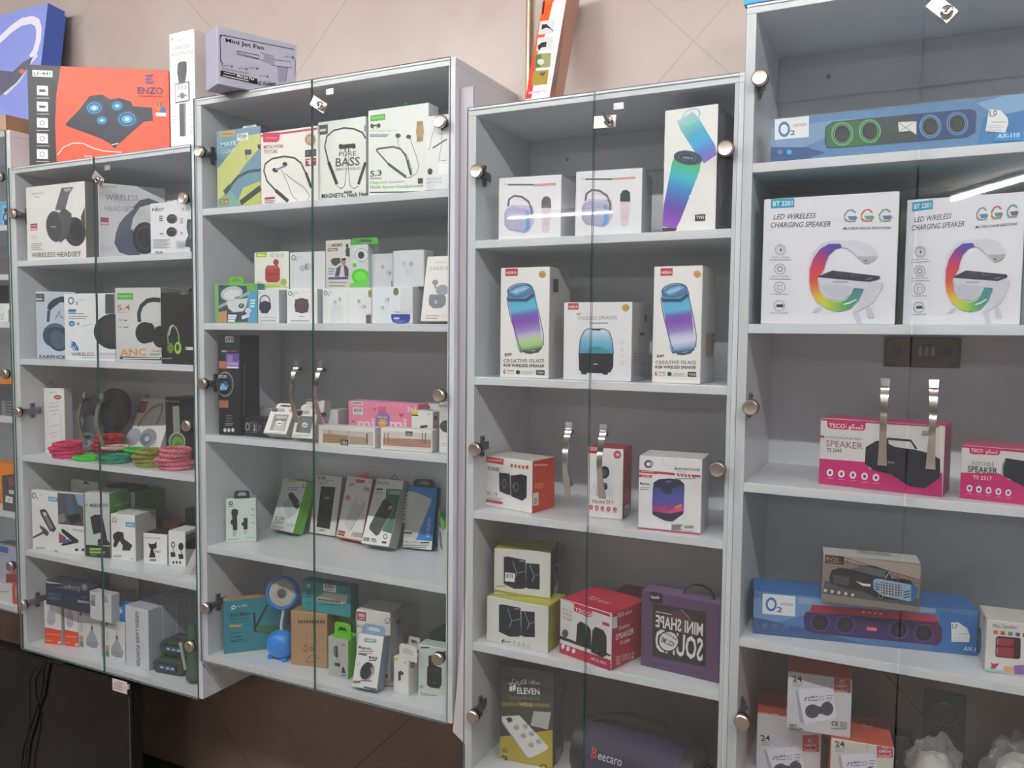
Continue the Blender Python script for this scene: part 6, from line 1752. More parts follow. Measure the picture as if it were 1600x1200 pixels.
carton('security_camera_box', 'tall white and red home camera box behind the right handle', 'box', None, (-0.6406, 0.0655, 1.1365), 5.2, 0, (80.8, 85, 156.7), 'ebe7e6 b03848 a83444', 0, [], '''P F p b8242e 0.4 156.3 27.3 156.3 27.1 143.2 0.4 144
T F t f4dede 3.5 149.2 22.7 0.6 6.6|1 - DAUHA
E F p b83440 67.4 144.1 8.6 0.5 0.2 -8.9
E F p d86a70 67.4 144.1 6.2 0.4 0.1 -6.1
T F t fff 64.1 141.9 7 0 4.1|1 - 3M
P F p e2e2ec 12.9 93 14.3 107.5 23.8 116.4 42.6 119.7 57.2 112.5 60.4 96.4 55.7 83.8 20.2 83.2
E F p 24262c 39.5 103.1 10.8 0.8 0.2 -13.9
E F p 55585f 38.7 103 5.8 0.4 0.1 -7.4
P F p dcdce8 16 80.8 54.9 81.7 60.9 67.9 62.8 55.7 56.3 49.1 11.1 49.5 8.4 55.5 10.7 68
P F p c4b8b4 22.4 79.2 34.9 80.2 34.7 47.3 20.8 48.2
E F p 55585f 41.3 73.7 5 0.4 0.1 -6.6
T F t 3c3a40 12.2 31.8 48.5 1.7 9.9|0 - iHome 01+
E F p b0303a 9.8 23.3 4.2 0.4 0.1 -5
E F p e0a0a4 9.8 23.3 2.1 0.2 0 -2.5
L F t baa 1.3 5.7 16.3 14.1 17
E F p b0303a 22.9 23 4.2 0.4 0.1 -5
E F p e0a0a4 22.9 23 2.1 0.2 0 -2.5
L F t baa 1.3 18.8 16 27.2 16.8
E F p b0303a 35.9 22.7 4.2 0.4 0.1 -4.9
E F p e0a0a4 35.9 22.7 2.1 0.2 0 -2.5
L F t baa 1.3 31.8 15.8 40.2 16.5
E F p b0303a 49.7 22.6 4.2 0.4 0.1 -4.9
E F p e0a0a4 49.7 22.6 2.1 0.2 0 -2.5
L F t baa 1.3 45.7 15.6 54 16.4
E F p b0303a 64.3 22.4 4.1 0.4 0.1 -4.9
E F p e0a0a4 64.3 22.4 2.1 0.2 0 -2.5
L F t baa 1.2 60.2 15.5 68.5 16.2
T R t c45a66 64 49.7 -16.1 38.4 22.2|0 - iHome 01
P R p dcd6d4 16.9 29.4 67.9 25.8 66.3 0.7 15.2 7.1
L R t 999 5.6 24.8 19.6 57.9 13
L R t 999 5.6 25.1 15.4 54.9 9.4
L R t 999 5.6 25.5 11.2 51.9 5.8''')
carton('speaker_box', 'white music player box with a blue and pink lamp speaker', 'box', None, (-0.5064, 0.0155, 1.1365), 3.7, 0, (130.1, 95, 154.8), 'eae9ec c4c4cc dcdcdc', 0, [], '''O F p 4c5260 19.9 138 9.3 0.7 0.2 -8.5 4.7
P F p 9ab 23.7 142.2 30.6 144.6 29.6 136.8 23.9 134.1
L F p bbb 1 49.3 154.3 50 138.3 76.7 137.9 76.3 154.4
T F t 444 74.6 130.1 51.7 0.8 5|1 - MUSIC BOX PLAYER
T F t 888 81.5 125.3 16.9 0.5 3.1|0 - Portable
P F p b8303c 0.4 124.5 127.5 122.7 127.6 118.5 0.4 119.5
P F p b8303c 0.4 124.5 40.3 123.3 38.1 118.1 0.4 118.7
P F p b8303c 0.4 115.2 28.1 115.1 27.5 109.6 0.4 109.8
T F t fdd 5.6 110.2 17.9 0.2 3.5|0 - XH-YP398
L F t fbb 1.6 4.6 121.8 31.9 122.3
P F p eee 74 123.2 113.4 122.4 111 116.9 77.9 117.4
P F p c0404a 78.5 122.8 83.1 122.7 86.2 117.2 81.7 117.3
P F p c0404a 86.1 122.6 90.6 122.6 93.7 117.1 89.2 117.2
P F p c0404a 93.6 122.5 98.1 122.5 101.2 117 96.7 117.1
P F p c0404a 101.1 122.4 105.6 122.4 108.7 116.9 104.2 117
P F p c0404a 108.6 122.3 113.1 122.3 116.2 116.8 111.7 116.8
T F t 444 2.8 94.1 21.1 -0.2 5.1|1 - Music box
L F t 999 1.2 3.4 87.5 22.9 89.1
L F t 999 1.2 3.4 83.6 21 85.1
L F t 8a9 1.5 76.1 112.2 119.2 115.6
P F p 3c4470 31.5 100.3 41.8 107.6 62.8 111.6 85.6 110.3 95.6 101.6 94.9 65.3 94.7 42.3 72.4 22.8 57.1 23.3 30.6 34.3 29.3 59.4
G F p 414a84,4a56a8,6a4aa0,c23c8c,5a2a5c 30.2 90.5 94.3 93.8 29.9 67.2 94.8 71 30.2 53.6 94.7 57.6 30.4 44 94.6 48 32.1 36.3 93.9 42.2
P F p 2a2c4c 31.5 100.3 41.8 107.6 62.8 111.6 85.6 110.3 95.6 101.6 74.7 92.2 51.8 89.2 32.5 92.6
E F p 55598a 63 104.7 6.8 0.5 0.1 -3.1
P F p 2c2e50 48.7 90.1 70.9 90.8 70.3 82.3 63.5 77.8 52 80.7
P F p d84a8a 37.4 40.7 56.7 38.7 75.5 53.9 92.4 61.2 92.7 45.9 72 38.2
P F p e8864a 75.5 52.8 90.5 61 90.6 55.3 79.4 48.5
P F p 33284c 30.5 40.1 56.8 34.8 94.6 46.1 94 40.3 72.4 22.5 57.1 22.5 30.6 33.1
L F t 888 1.9 70.7 15 93.4 17.2
L F t 888 1.9 70.7 11.7 91.2 13.8
L F t 888 1.9 70.8 8.5 89 10.4
L F t 888 1.9 70.9 5.3 93.6 7.7
R F p e0e0e0 95.4 6.4 119.7 18.7
R F p 444 98.4 10.5 99.5 16.3
R F p 444 100.6 10.8 102.1 16.5
R F p 444 102.9 11 104 16.7
R F p 444 105.1 11.2 106.6 17
R F p 444 107.4 11.4 108.5 17.2
R F p 444 109.6 11.7 111.1 17.4
R F p 444 111.9 11.9 113 17.6
R F p 444 114.1 12.2 115.6 17.9
P F p b8405a 0.4 3.5 129.7 3.8 129.7 0.4 0.4 0.4''')
carton('speaker_box', 'white speaker box with yellow trim, lower of the stacked pair', 'box', 'yellow trimmed speaker boxes stacked in two', (-0.87, 0.026, 0.8262), -1.5, 0, (158, 100, 107), 'dcdcd8 a09a2c b9b43c', 0, [], '''P F p 161b28 32 90.8 41 93.7 88.3 93.1 90.6 29.8 83.9 25.3 60.4 20.9 32.7 27.3
P F p 141924 90 86.3 124.4 89.9 125.7 31.6 96.9 27.7 90.6 29.8
L F p 7fb4d0 1.5 55.4 85.2 66.3 58.6 87.1 67
L F p 7fb4d0 1.5 66.3 58.6 60.1 43.2
L F p 7fb4d0 1.4 98.8 85.5 111 59.4 123.2 66.3
L F p 7fb4d0 1.5 111 59.4 106 46.8
L F t aab 2.1 72.7 88.1 85.8 90.3
P F p 333 39.3 6 43.5 12.5 47.2 10.8 42.5 1.8
T F t 444 43.6 5.8 21.2 0.7 5.8|1 - Gemini
O F p 888 73.7 9.1 3.1 0.6 0 -4.3 1.1
O F p 888 85.7 8.6 3.1 0.6 0.1 -4.3 1.1
O F p 888 97.7 8 3.1 0.6 0.1 -4.2 1.1
O F p 888 109.6 7.5 3.1 0.6 0.1 -4.2 1
L R p 6a6420 3 26.8 40.5 35 23.7''')
carton('speaker_box', 'white speaker box with a price sticker, upper of the stacked pair', 'box', 'yellow trimmed speaker boxes stacked in two', (-0.8618, 0.045, 0.9336), 12.9, 0, (134.6, 100, 108.4), 'dcdcd8 2c2c28 b9b43c', 0, [], '''P F p 161b28 23.2 89.4 31.4 91.4 75 86.1 77.2 21.7 71 17.8 49.2 16 23.8 25.5
P F p 141924 76.5 79 108.6 79.1 109.8 19.7 83 18.9 77.2 21.7
L F p 7fb4d0 1.4 44.6 81.4 54.6 53.4 73.9 59.7
L F p 7fb4d0 1.5 54.6 53.4 49 38.6
L F p 7fb4d0 1.4 84.7 77.3 96.1 49.5 107.5 55.2
L F p 7fb4d0 1.5 96.1 49.5 91.4 37.2
L F t aab 1.9 60.6 82.6 72.6 83.5
P F p b4b04a 0.4 10.9 134.2 0.4 134.2 0.4 0.4 4.6
T F t 444 4.4 6.9 58.6 -8 3.9|0 - RGB gaming lighting speaker
L F t aa6 2.9 4.3 18.1 28.7 20.1
R F s f2f2f2 26.6 32.4 49.9 53.5
R F s 333 28.5 40.3 29.9 50.9
R F s 333 32.4 40.7 34.3 51.2
R F s 333 36.3 41 37.7 51.5
R F s 333 40.1 41.3 42.1 51.9
R F s 333 44 41.6 45.5 52.1
T R t c8c470 43.1 62.4 149.1 -33.5 6.9|1 - GEMINI
L R t 777 9 49 52.4 99.6 11.3
L R t 777 9 49.5 46 99.6 8.8
L R t 777 8.9 50 39.5 99.6 6.3
L R t 777 9.1 50.5 33 99.6 0.4
L R t 777 9 50.9 26.5 99.6 0.4
L R t 777 9 51.4 20.1 99.6 0.4
P R p f0f0f0 41.4 13.4 99.6 0.4 99.6 0.4 42.8 0.4
P R p 333 52.4 7.1 68.6 3.1 69.3 0.4 53 0.4
P R p 333 82.4 0.4 99.2 0.4 99.6 0.4 83.1 0.4
P R p 333 99.6 0.4 99.6 0.4 99.6 0.4 99.6 0.4
P R p 333 99.6 0.4 99.6 0.4 99.6 0.4 99.6 0.4
L R t ccc 24.2 48.9 0.4 99.6 0.4''')
carton('speaker_box', 'red and white desktop speaker box with two black speakers', 'box', None, (-0.6914, 0.0407, 0.8262), -17.3, 0, (143.7, 130, 124.7), 'dcdadd b3183c c01c40', 0, [], '''P F p c01c40 0.4 124.3 40.6 121.6 39.8 105.3 66.7 102.9 75.2 100.5 90.8 105.8 90.5 117.8 139.6 116.7 139.4 123.3 0.4 124.3
T F t f4e4e8 42.1 106.4 47 -1 7.7|1 - TSCO
P F p b3183c 0.4 22.3 142.6 23.6 143.2 0.4 0.4 0.4
P F p 2a3030 0.4 39.5 45.1 38 142.4 35.9 142.5 31.5 45.2 31.2 0.4 31.6
P F p 1f2026 50.1 78.2 58.5 86.8 80 83.7 88.6 74.7 90.5 36.9 85 32.2 47 31.7
P F p 1a1b20 92.5 75.7 100.6 85.9 122.5 83.6 130.8 72.5 131.7 30.7 121.1 23.1 89.6 26.3
L F t 666 1.8 56.7 34.3 65.2 36.7
L F t 666 1.7 99 30.3 109.9 33.4
T F t 777 7.1 100.5 27 -1.6 4.4|0 - DESKTOP
T F t 666 7.3 91.3 27 -1.5 5.4|0 - SPEAKER
T F t 555 7.5 81.2 27 -1 5.4|0 - TS 2058
E F p 2c2c30 16.3 48.2 8.8 2.3 0.2 -9.2
O F p 999 16.3 48.2 5.3 1.4 0.1 -5.5 1.2
T F t f0dce4 91 10 41.1 -0.1 5.7|1 - METAL BOX
R F p b02850 119.5 95.1 138.3 102.1
E F p ecdce4 10.4 16.9 5.3 1.5 0.1 -5.6
E F p ecdce4 25.2 15.9 5.2 1.5 0.1 -5.5
E F p ecdce4 41.5 15.4 5.2 1.5 0.1 -5.5
T T t eccad4 41.3 42.2 24.9 -2.5 19.6|1 - TSCO
T T t eccad4 72.7 42.4 28.4 1.7 19.2|1 - ﻮﮑﺴﺗ
T R t f0dce4 17.7 112 25.8 -1.1 8.5|1 - TSCO
T R t f0dce4 48.7 111.4 22.6 -0.2 7.8|1 - ﻮﮑﺴﺗ
P R p ddd 0.4 117 17.6 115.6 18.3 89.7 0.4 92.7
T R t f0dce4 24.4 82.8 40.3 -0.6 8.7|0 - Desktop
T R t f4e4ea 13.3 63.6 67.3 -2.3 12.4|1 - SPEAKER
T R t f0dce4 28.3 49.7 37.5 -3.1 7|1 - TS 2058
P R p c04a68 14.4 27.7 33.5 26.7 34.1 5 15 7.5
L R t eaa 2.3 16.6 27.1 31.4 22.9
L R t eaa 2.3 16.7 21.9 30.1 18
L R t eaa 2.3 16.9 16.6 28.7 13.2
L R t eaa 2.3 17.1 11.4 31.9 7
P R p e0b8c4 38 25.5 39.4 25.5 39.9 11.4 38.4 11.4
P R p e0b8c4 41.7 25.1 43.2 25.1 43.6 11.1 42.1 11
P R p e0b8c4 45.4 24.8 46.9 24.8 47.4 10.7 45.9 10.7
P R p e0b8c4 49.2 24.4 50.7 24.5 51.1 10.3 49.6 10.3
P R p e0b8c4 52.9 24.1 54.4 24.1 54.9 10 53.4 9.9
P R p e0b8c4 56.7 23.7 58.2 23.8 58.7 9.6 57.2 9.6
T R t f0dce4 64.1 6.7 18.4 -0.7 14.8|0 - 12''')
carton('speaker_box', 'red speaker box half hidden behind the red desktop speaker box', 'box', None, (-0.6212, 0.17, 0.8262), -3.3, 0, (86.4, 100, 105.6), 'b0183a 8c1430 a01838', 0, [], '''T F t d8a0b0 37.4 96.7 30 1.9 7.7|1 - TSCO
R F s 8a8a86 0.4 101.9 34.6 105.2''')
carton('speaker_box', 'purple window box with white mirrored gothic letters and a black carry strap', 'box', None, (-0.508, 0.0583, 0.8262), -5.1, 0, (172.7, 50, 166.8), '5d4468 4a3652 7a5c86', 0, [('loop', '1f1c22', 86.3, 152.0, 26.0)], '''P F p 35292f 25 141.6 143 145.1 145 28.4 27.5 25
R F p 221e28 19.2 144.3 47.3 166.4
T F t eee 22.1 151.6 18.9 3 5.8|1 - fesuk
P F p 5a3634 66.3 130.6 87.2 140.7 108.5 126.3 126 88.8 79.9 91.7 66.8 105.7
L F p c8c0c0 0.8 89.4 140.1 110.7 121.6
L F p dcdcd8 1.7 33 124.9 68.5 125.2
T F t dedede 33 92.7 104.2 0.4 25.2|2 mirrored MINI SHAPE
T F t dedede 33.3 41.1 104.6 -1 46.2|2 mirrored SOUND
E F p 2c2228 63 66.3 23.7 5 0.5 -23.3
E F p dcdcda 63 66.3 20.8 4.4 0.5 -20.4
T F t 333 51.3 81.7 29.1 -10.7 6.3|1 mirrored BIGR SOUND
T F t 2c2c2c 45.2 62 30.3 -7.6 12.3|1 mirrored VOLUME
L F p 453050 1.2 74.9 166.4 78.3 162.8 83.6 161.7 87.7 166.4 87.6 166.4
L F t 4a3656 3.4 23.5 9.3 73.2 14.2
T F t 352440 127 7.9 13.4 0 6.3|0 - Mini
L F p 6d5078 1 23.2 20.9 145.2 21.3''')
carton('voltage_protector_box', 'tall dark and yellow voltage protector box with a white socket strip picture', 'box', None, (-0.8551, 0.07, 0.5244), 6.5, 0, (133, 90, 231), '453f3c 3a3532 2a2830', 0, [], '''P F p b8a42c 0.4 54.8 55 69.8 131.5 94.9 132.6 0.4 0.4 0.4
T F t e4e0dc 22.1 189.2 77.8 9.4 10.8|1 - ﻲﻜﻴﻧﻭﺮﺘﻜﻟﺍ ﻆﻓﺎﺤﻣ
P F p e8e4e0 23.2 180.5 30.8 184.2 30.9 171.9 23.3 169.7
P F p e8e4e0 32.3 186.9 39.4 190 38.6 175.6 32.5 172.1
T F t f0ece8 43.8 167.6 55.4 6.6 14.7|1 - ELEVEN
T F t 8a847c 23.5 149.9 76.8 10.8 7.8|0 - VOLTAGE PROTECTOR
G F p 5a4f30,8a7a34,4a4130 3 142.5 124.2 157.9 3 135.1 124.3 152.1 3.1 128.6 124.4 145.8
T F t cabc5a 49.2 138.9 31.3 3.3 8.8|1 - V-PLUS
P F p b4b2b0 84.6 131.7 127 136.5 120.1 93.8 77.5 96
P F p e2e2e0 4.4 105.5 49.4 115.8 121.7 52.5 118.3 44.5 78.5 17.3 68.3 20.3 4.5 95.5
P F p a8a8a6 78.5 17.3 68.3 20.3 4.5 95.5 4.5 90.6 70.9 13.4
P F p 2c2c2c 14.7 102.3 26.5 107.8 33.3 100.6 23.1 92.3
E F p c4c4c2 42.1 84.8 7.6 1.4 0.1 -6.9
O F p 99a 42.1 84.8 6.6 1.2 0.1 -5.9 1
E F p 333 40.1 84.4 1.3 0.2 0 -1.5
E F p 333 44.7 83.8 1.3 0.2 0 -1.5
E F p c4c4c2 63.9 92.1 7.6 1.3 0.1 -6.9
O F p 99a 63.9 92.1 6.6 1.2 0.1 -5.9 1
E F p 333 61.9 91.8 1.3 0.2 0 -1.5
E F p 333 66.5 91.1 1.3 0.2 0 -1.5
E F p c4c4c2 60.1 68.2 7.6 1.4 0.1 -6.9
O F p 99a 60.1 68.2 6.6 1.2 0.1 -5.9 1
E F p 333 58.1 67.9 1.3 0.2 0 -1.5
E F p 333 62.7 67.2 1.3 0.2 0 -1.5
E F p c4c4c2 80.3 76.8 7.5 1.4 0.1 -6.9
O F p 99a 80.3 76.8 6.5 1.2 0.1 -5.9 1
E F p 333 78.3 76.5 1.3 0.2 0 -1.5
E F p 333 82.8 75.8 1.3 0.2 0 -1.5
E F p c4c4c2 79.6 49.6 7.5 1.4 0.1 -6.9
O F p 99a 79.6 49.6 6.5 1.2 0.1 -5.9 1
E F p 333 77.6 49.2 1.3 0.2 0 -1.5
E F p 333 82.1 48.6 1.3 0.2 0 -1.5
E F p c4c4c2 98.1 61.4 7.5 1.4 0.1 -6.9
O F p 99a 98.1 61.4 6.5 1.2 0.1 -5.9 1
E F p 333 96.1 61 1.3 0.2 0 -1.5
E F p 333 100.6 60.4 1.2 0.2 0 -1.5
T F t 2c2818 7.1 -12.4 15.5 1 22.2|1 - 3
T F t 2c2818 26.2 -12.7 10.3 1 7|1 - m
T F t 2c2818 6.8 18.6 13.9 1.6 8|1 - VΩ
O F p 2c2818 110.4 1.3 8.5 1.7 0.1 -7.4 2.5
P R p 8a8468 18.8 38.1 63.5 23.7 65.3 0.4 20.6 0.4
T R t 8a8480 19.3 170.5 37.2 -3.3 10.4|0 - ELEVEN''')
carton('soundbar_box', 'long blue soundbar box with green and blue lit speakers on the top shelf', 'box', 'blue soundbar boxes', (-0.2598, 0.02, 1.8735), 0, 0, (436.2, 120, 83.3), '5a86b4 357 7aa0c4', 0, [], '''P F p 7c9cc2 0.4 66 97.2 69.5 154 70.1 91.8 36.3 26.7 14.9 0.4 13.8
P F p 34588c 0.4 31.2 66.2 25.1 99 12 60.3 2.4 0.7 4
P F p 7fa8cc 341.4 75.1 384.8 82.4 411.5 82.3 413.1 42.4 369.7 53.3
P F p 3a7ab4 353.5 48.8 412.6 54.7 414.9 0.4 344.4 0.4
P F s eceff2 6.5 82.9 68.3 82.9 68.9 43.6 7.7 44.3
O F p 3a78b4 24.3 62.4 10.7 -1.1 0.4 -14.5 4
T F s 2a5a90 35 50.3 9.3 -0.2 9|1 - 2
T F s 444 40.2 64.5 24.1 0.3 5.5|0 - OXYGEN
P F p 3c4a4c 97.5 59.3 110.1 67.5 330.7 66.3 340.5 62.7 342.9 53.1 342 25 329.8 17.4 118 18.4 102 19.8 97.2 29
P F p 3a6a44 98.9 55.8 110.2 64.8 178.9 64.2 191.6 49.7 186.5 20.7 118 20.4 101.3 22.6
P F p 2c4478 247.7 65.9 330.7 65 339.8 61.2 341.4 47 340.6 26.7 329.7 19.9 252.3 20.4
E F p 4fc45a 127.3 43.6 18.9 -1.9 0.7 -21.5
E F p 3a4a50 127.3 43.6 16.4 -1.6 0.6 -19.1
E F p 232a2e 127.3 43.6 13.3 -1.3 0.5 -16.1
O F p 8a9a9a 127.3 43.6 14.5 -1.4 0.6 -17.4 1.3
E F p 33393c 129 41.8 7.6 -0.7 0.3 -9.4
E F p 4fc45a 174.1 44 18.4 -1.8 0.7 -21.2
E F p 3a4a50 174.1 44 16 -1.6 0.6 -18.9
E F p 232a2e 174.1 44 12.9 -1.3 0.5 -15.9
O F p 8a9a9a 174.1 44 14.1 -1.4 0.6 -17.2 1.2
E F p 33393c 175.7 42.2 7.4 -0.7 0.3 -9.3
E F p 4aa4e0 271.9 42.2 17.3 -1.8 0.8 -20.6
E F p 3a4a50 271.9 42.2 15 -1.5 0.7 -18.3
E F p 232a2e 271.9 42.2 12.2 -1.2 0.6 -15.4
O F p 8a9a9a 271.9 42.2 13.3 -1.4 0.6 -16.7 1.2
E F p 33393c 273.4 40.4 7 -0.7 0.3 -9
E F p 4a8ae0 313.9 42.9 16.9 -1.8 0.8 -20.3
E F p 3a4a50 313.9 42.9 14.7 -1.5 0.7 -18.1
E F p 232a2e 313.9 42.9 11.8 -1.2 0.6 -15.2
O F p 8a9a9a 313.9 42.9 13 -1.3 0.6 -16.5 1.1
E F p 33393c 315.4 41.2 6.8 -0.7 0.3 -8.9
R F p 2c5a3c 211.4 37.4 221.3 48.9
P F s e8e8ea 220.3 54.9 249.7 53.5 250.5 29.2 239.9 37.7 222.1 37.5
L F s 889 1 220.3 54 249.6 30.9
L F s 889 0.9 222.1 38.2 248.2 53
P F s eceef0 361.2 62 377.7 58.6 389 45 390.7 35.6 386.8 19.9 357.2 25.1
L F s 444 1.5 362.7 59.6 363 50.3 369.9 49.5
O F p 444 370.5 55 2.7 -0.3 0.2 -4.4 1.1
L F t 666 0.8 364.8 39.8 388 37.4
L F t bbb 0.8 359.6 34.2 385.5 31.5
L F t bbb 0.8 359.7 31.3 383.1 29
L F t bbb 0.8 359.8 28.5 380.6 26.4
L F t bbb 0.8 359.9 25.7 385.9 23.1
E F p 58a 18.2 19.8 4.7 -0.4 0.1 -4.9
E F p 4af 35 18.3 4.7 -0.4 0.1 -4.8
P F p 2f8ccf 371.1 19.6 414.1 19.4 414.7 4 370.2 6.7
T F t e0f0fa 375.5 11.8 32.3 -1 6.9|1 - AX-110''')
carton('charging_speaker_box', 'white charging speaker box, first of the pair on the second shelf', 'box', 'charging speaker boxes', (-0.2689, 0.02, 1.5665), 0, 0, (236.6, 170, 239.9), 'e6e6ee 2c7c94 3a8aa0', 0, [], '''P F p 2f9cc0 12.5 239.5 55.6 238.6 56.1 221.2 13 221.7
T F t e8f6fa 16.9 226.4 35.7 -0.8 8.4|1 - BT 2201
T F t 33343c 18 200.4 77.7 -1.4 9.8|3 - LED WIRELESS
T F t 33343c 13.3 185.2 108.1 -3.2 9.8|3 - CHARGING SPEAKER
L F p 7a8a9a 2.9 164.2 204.8 158.3 210.5 150.8 209.6 145.4 201.8 146.3 193.6 153.4 189.2 162.2 189.4 166.9 197.2
P F p 4a8ab0 150.5 199.5 166.2 199.3 164 192 154.6 191.8
L F p 999 1.3 148.9 190.8 147.1 187.5
L F p 999 1.4 162.8 190.1 164.8 187.3
L F p d98 2.7 145.4 201.1 146.2 195
L F p c05a5a 2.9 192.4 203.8 186.7 209.5 179.3 208.6 174 200.9 174.9 192.8 181.9 188.4 190.5 188.6 195.2 196.4
P F p 4aa48a 179 198.6 194.5 198.4 192.3 191.2 183 191
L F p 999 1.3 177.5 190 175.7 186.7
L F p 999 1.4 191.1 189.3 193 186.5
L F p e8b04a 2.7 174 200.2 174.8 194.1
L F p 5aa48a 2.8 222.4 202.5 216.7 208.1 209.5 207.2 204.3 199.5 205.1 191.5 212 187.2 220.5 187.4 225.1 195.1
P F p 7a5a9a 209.2 197.3 224.4 197.1 222.2 189.9 213.1 189.8
L F p 999 1.3 207.7 188.7 206 185.5
L F p 999 1.3 221.1 188 223 185.3
L F p 6ac0a0 2.7 204.3 198.9 205.1 192.8
T F t 444 143.7 175.2 80.3 -2.5 4.4|3 - MULTIPLE COLOR SELECTIONS
O F p 666 33 142 10.1 -0.4 0.3 -10.2 0.8
P F p 333 34.8 147.1 30.9 141 33.7 140.9 31.8 136 37 142.9 34.3 143
O F p 888 33 142 7.1 -0.3 0.2 -7 0.7
T F t 555 17 127.4 33.2 -0.7 2.5|0 - Wireless Charging
L F p 888 0.8 13.7 123.6 53.7 122.4
O F p 666 33.3 105.5 10.2 -0.3 0.3 -10.2 0.8
O F p 777 33.3 105.5 5.1 -0.1 0.2 -5.3 1.4
T F t 555 17.4 90.7 33.3 -0.4 2.5|0 - Seven Color Selections
L F p 888 0.8 14.8 86.9 54.8 86
O F p 666 33.7 71 10.2 -0.2 0.3 -10.2 0.8
L F p 777 1 30.2 74.6 38 74.4 38.2 66.3 30.4 66.5 30.2 74.6
T F t 555 17.7 56 33.3 -0.1 2.5|0 - TF USB MP3 Player
O F p 666 34 35.4 10.2 -0.1 0.3 -10.2 0.8
R F p 2c2c2c 28.9 32.9 41.5 37.8
T F t 555 18 20.2 33.3 0.3 2.5|0 - Ultra Long Standby
P F p c9cad6 94.6 21.4 101.5 31.8 112.3 31.8 104.4 23.1
P F p c9cad6 164.9 23 174.9 22.9 181.9 2.6 172.5 1.9
P F p c9cad6 185.7 28 194.9 33 203.3 12.7 194.1 11.1
P F p d4d4e0 86.5 71.9 83.8 106.6 91.2 134 107 150.6 126.1 156.6 151.7 153.9 152.1 142 133 143.4 117.2 133.1 113.1 109.2 112.7 92 99.1 88.9 110.1 50.8 104 37
G F p 2c4ab0,4a3aa8,7a2a90,b0286a,d02c40,d8452c,e08a2c,d8c63a,b4cc3a,7ab84a,4a9a6a,3a8a8a,3a8a8a 138.5 149.3 147.3 143.9 119.9 150 131.5 139.4 104 140.4 120.6 128.8 93.1 123.6 115.8 116 87.5 103 113.3 102.3 87.5 82.2 101.9 83.7 90.8 61.4 105.8 62.9 100.5 44 114 50 120.5 28.3 124.9 44.4 140 23 140.1 40.9 160.6 28.1 152.1 45.2 174.2 43.3 161.9 55.3 182.3 64.1 165.9 67.1
P F p cfd0dc 101.7 88.9 210.3 78.1 214 76.4 213.1 66.4 199.3 39.7 174.9 24.6 162.4 21.3 174.5 36.5 182.9 65.2 165.9 67.1 159.7 55.3 142.6 44.3 123.2 47.2 111.5 57.6
P F p d6d6e2 139 154.4 167.4 154.9 189.4 147.3 202.2 133.4 204.4 123.3 185.1 110.6 171.7 121.1 155.4 138.5 142.5 143
P F p aeb0c0 170 125.2 204.4 124 199.7 116.8 185.1 110.6
P F p c2c4d4 122.3 76.4 163.3 68.9 154.9 55.4 136.1 46.4 116.4 57.6 109.4 71.5
P F p 2a2840 101.7 89.5 127.9 100.2 208.4 88.2 209.5 83.8 191.8 77.5 102.4 88.1
O F p 8a8aa0 168.2 91.4 6.9 -0.2 0.1 -2.7 0.9
O F p 66678a 140.9 94.1 5.7 -0.1 0.1 -2 1
L F p 99a 1.2 185.4 82 196.2 84.1
L F t 99a 1.9 128.6 78.7 155.8 78.2
L F p e8efd8 2.5 149.2 36.7 160.2 40 171 46
E F p 55586a 184.3 116.6 3.1 -0.1 0 -1.3''')
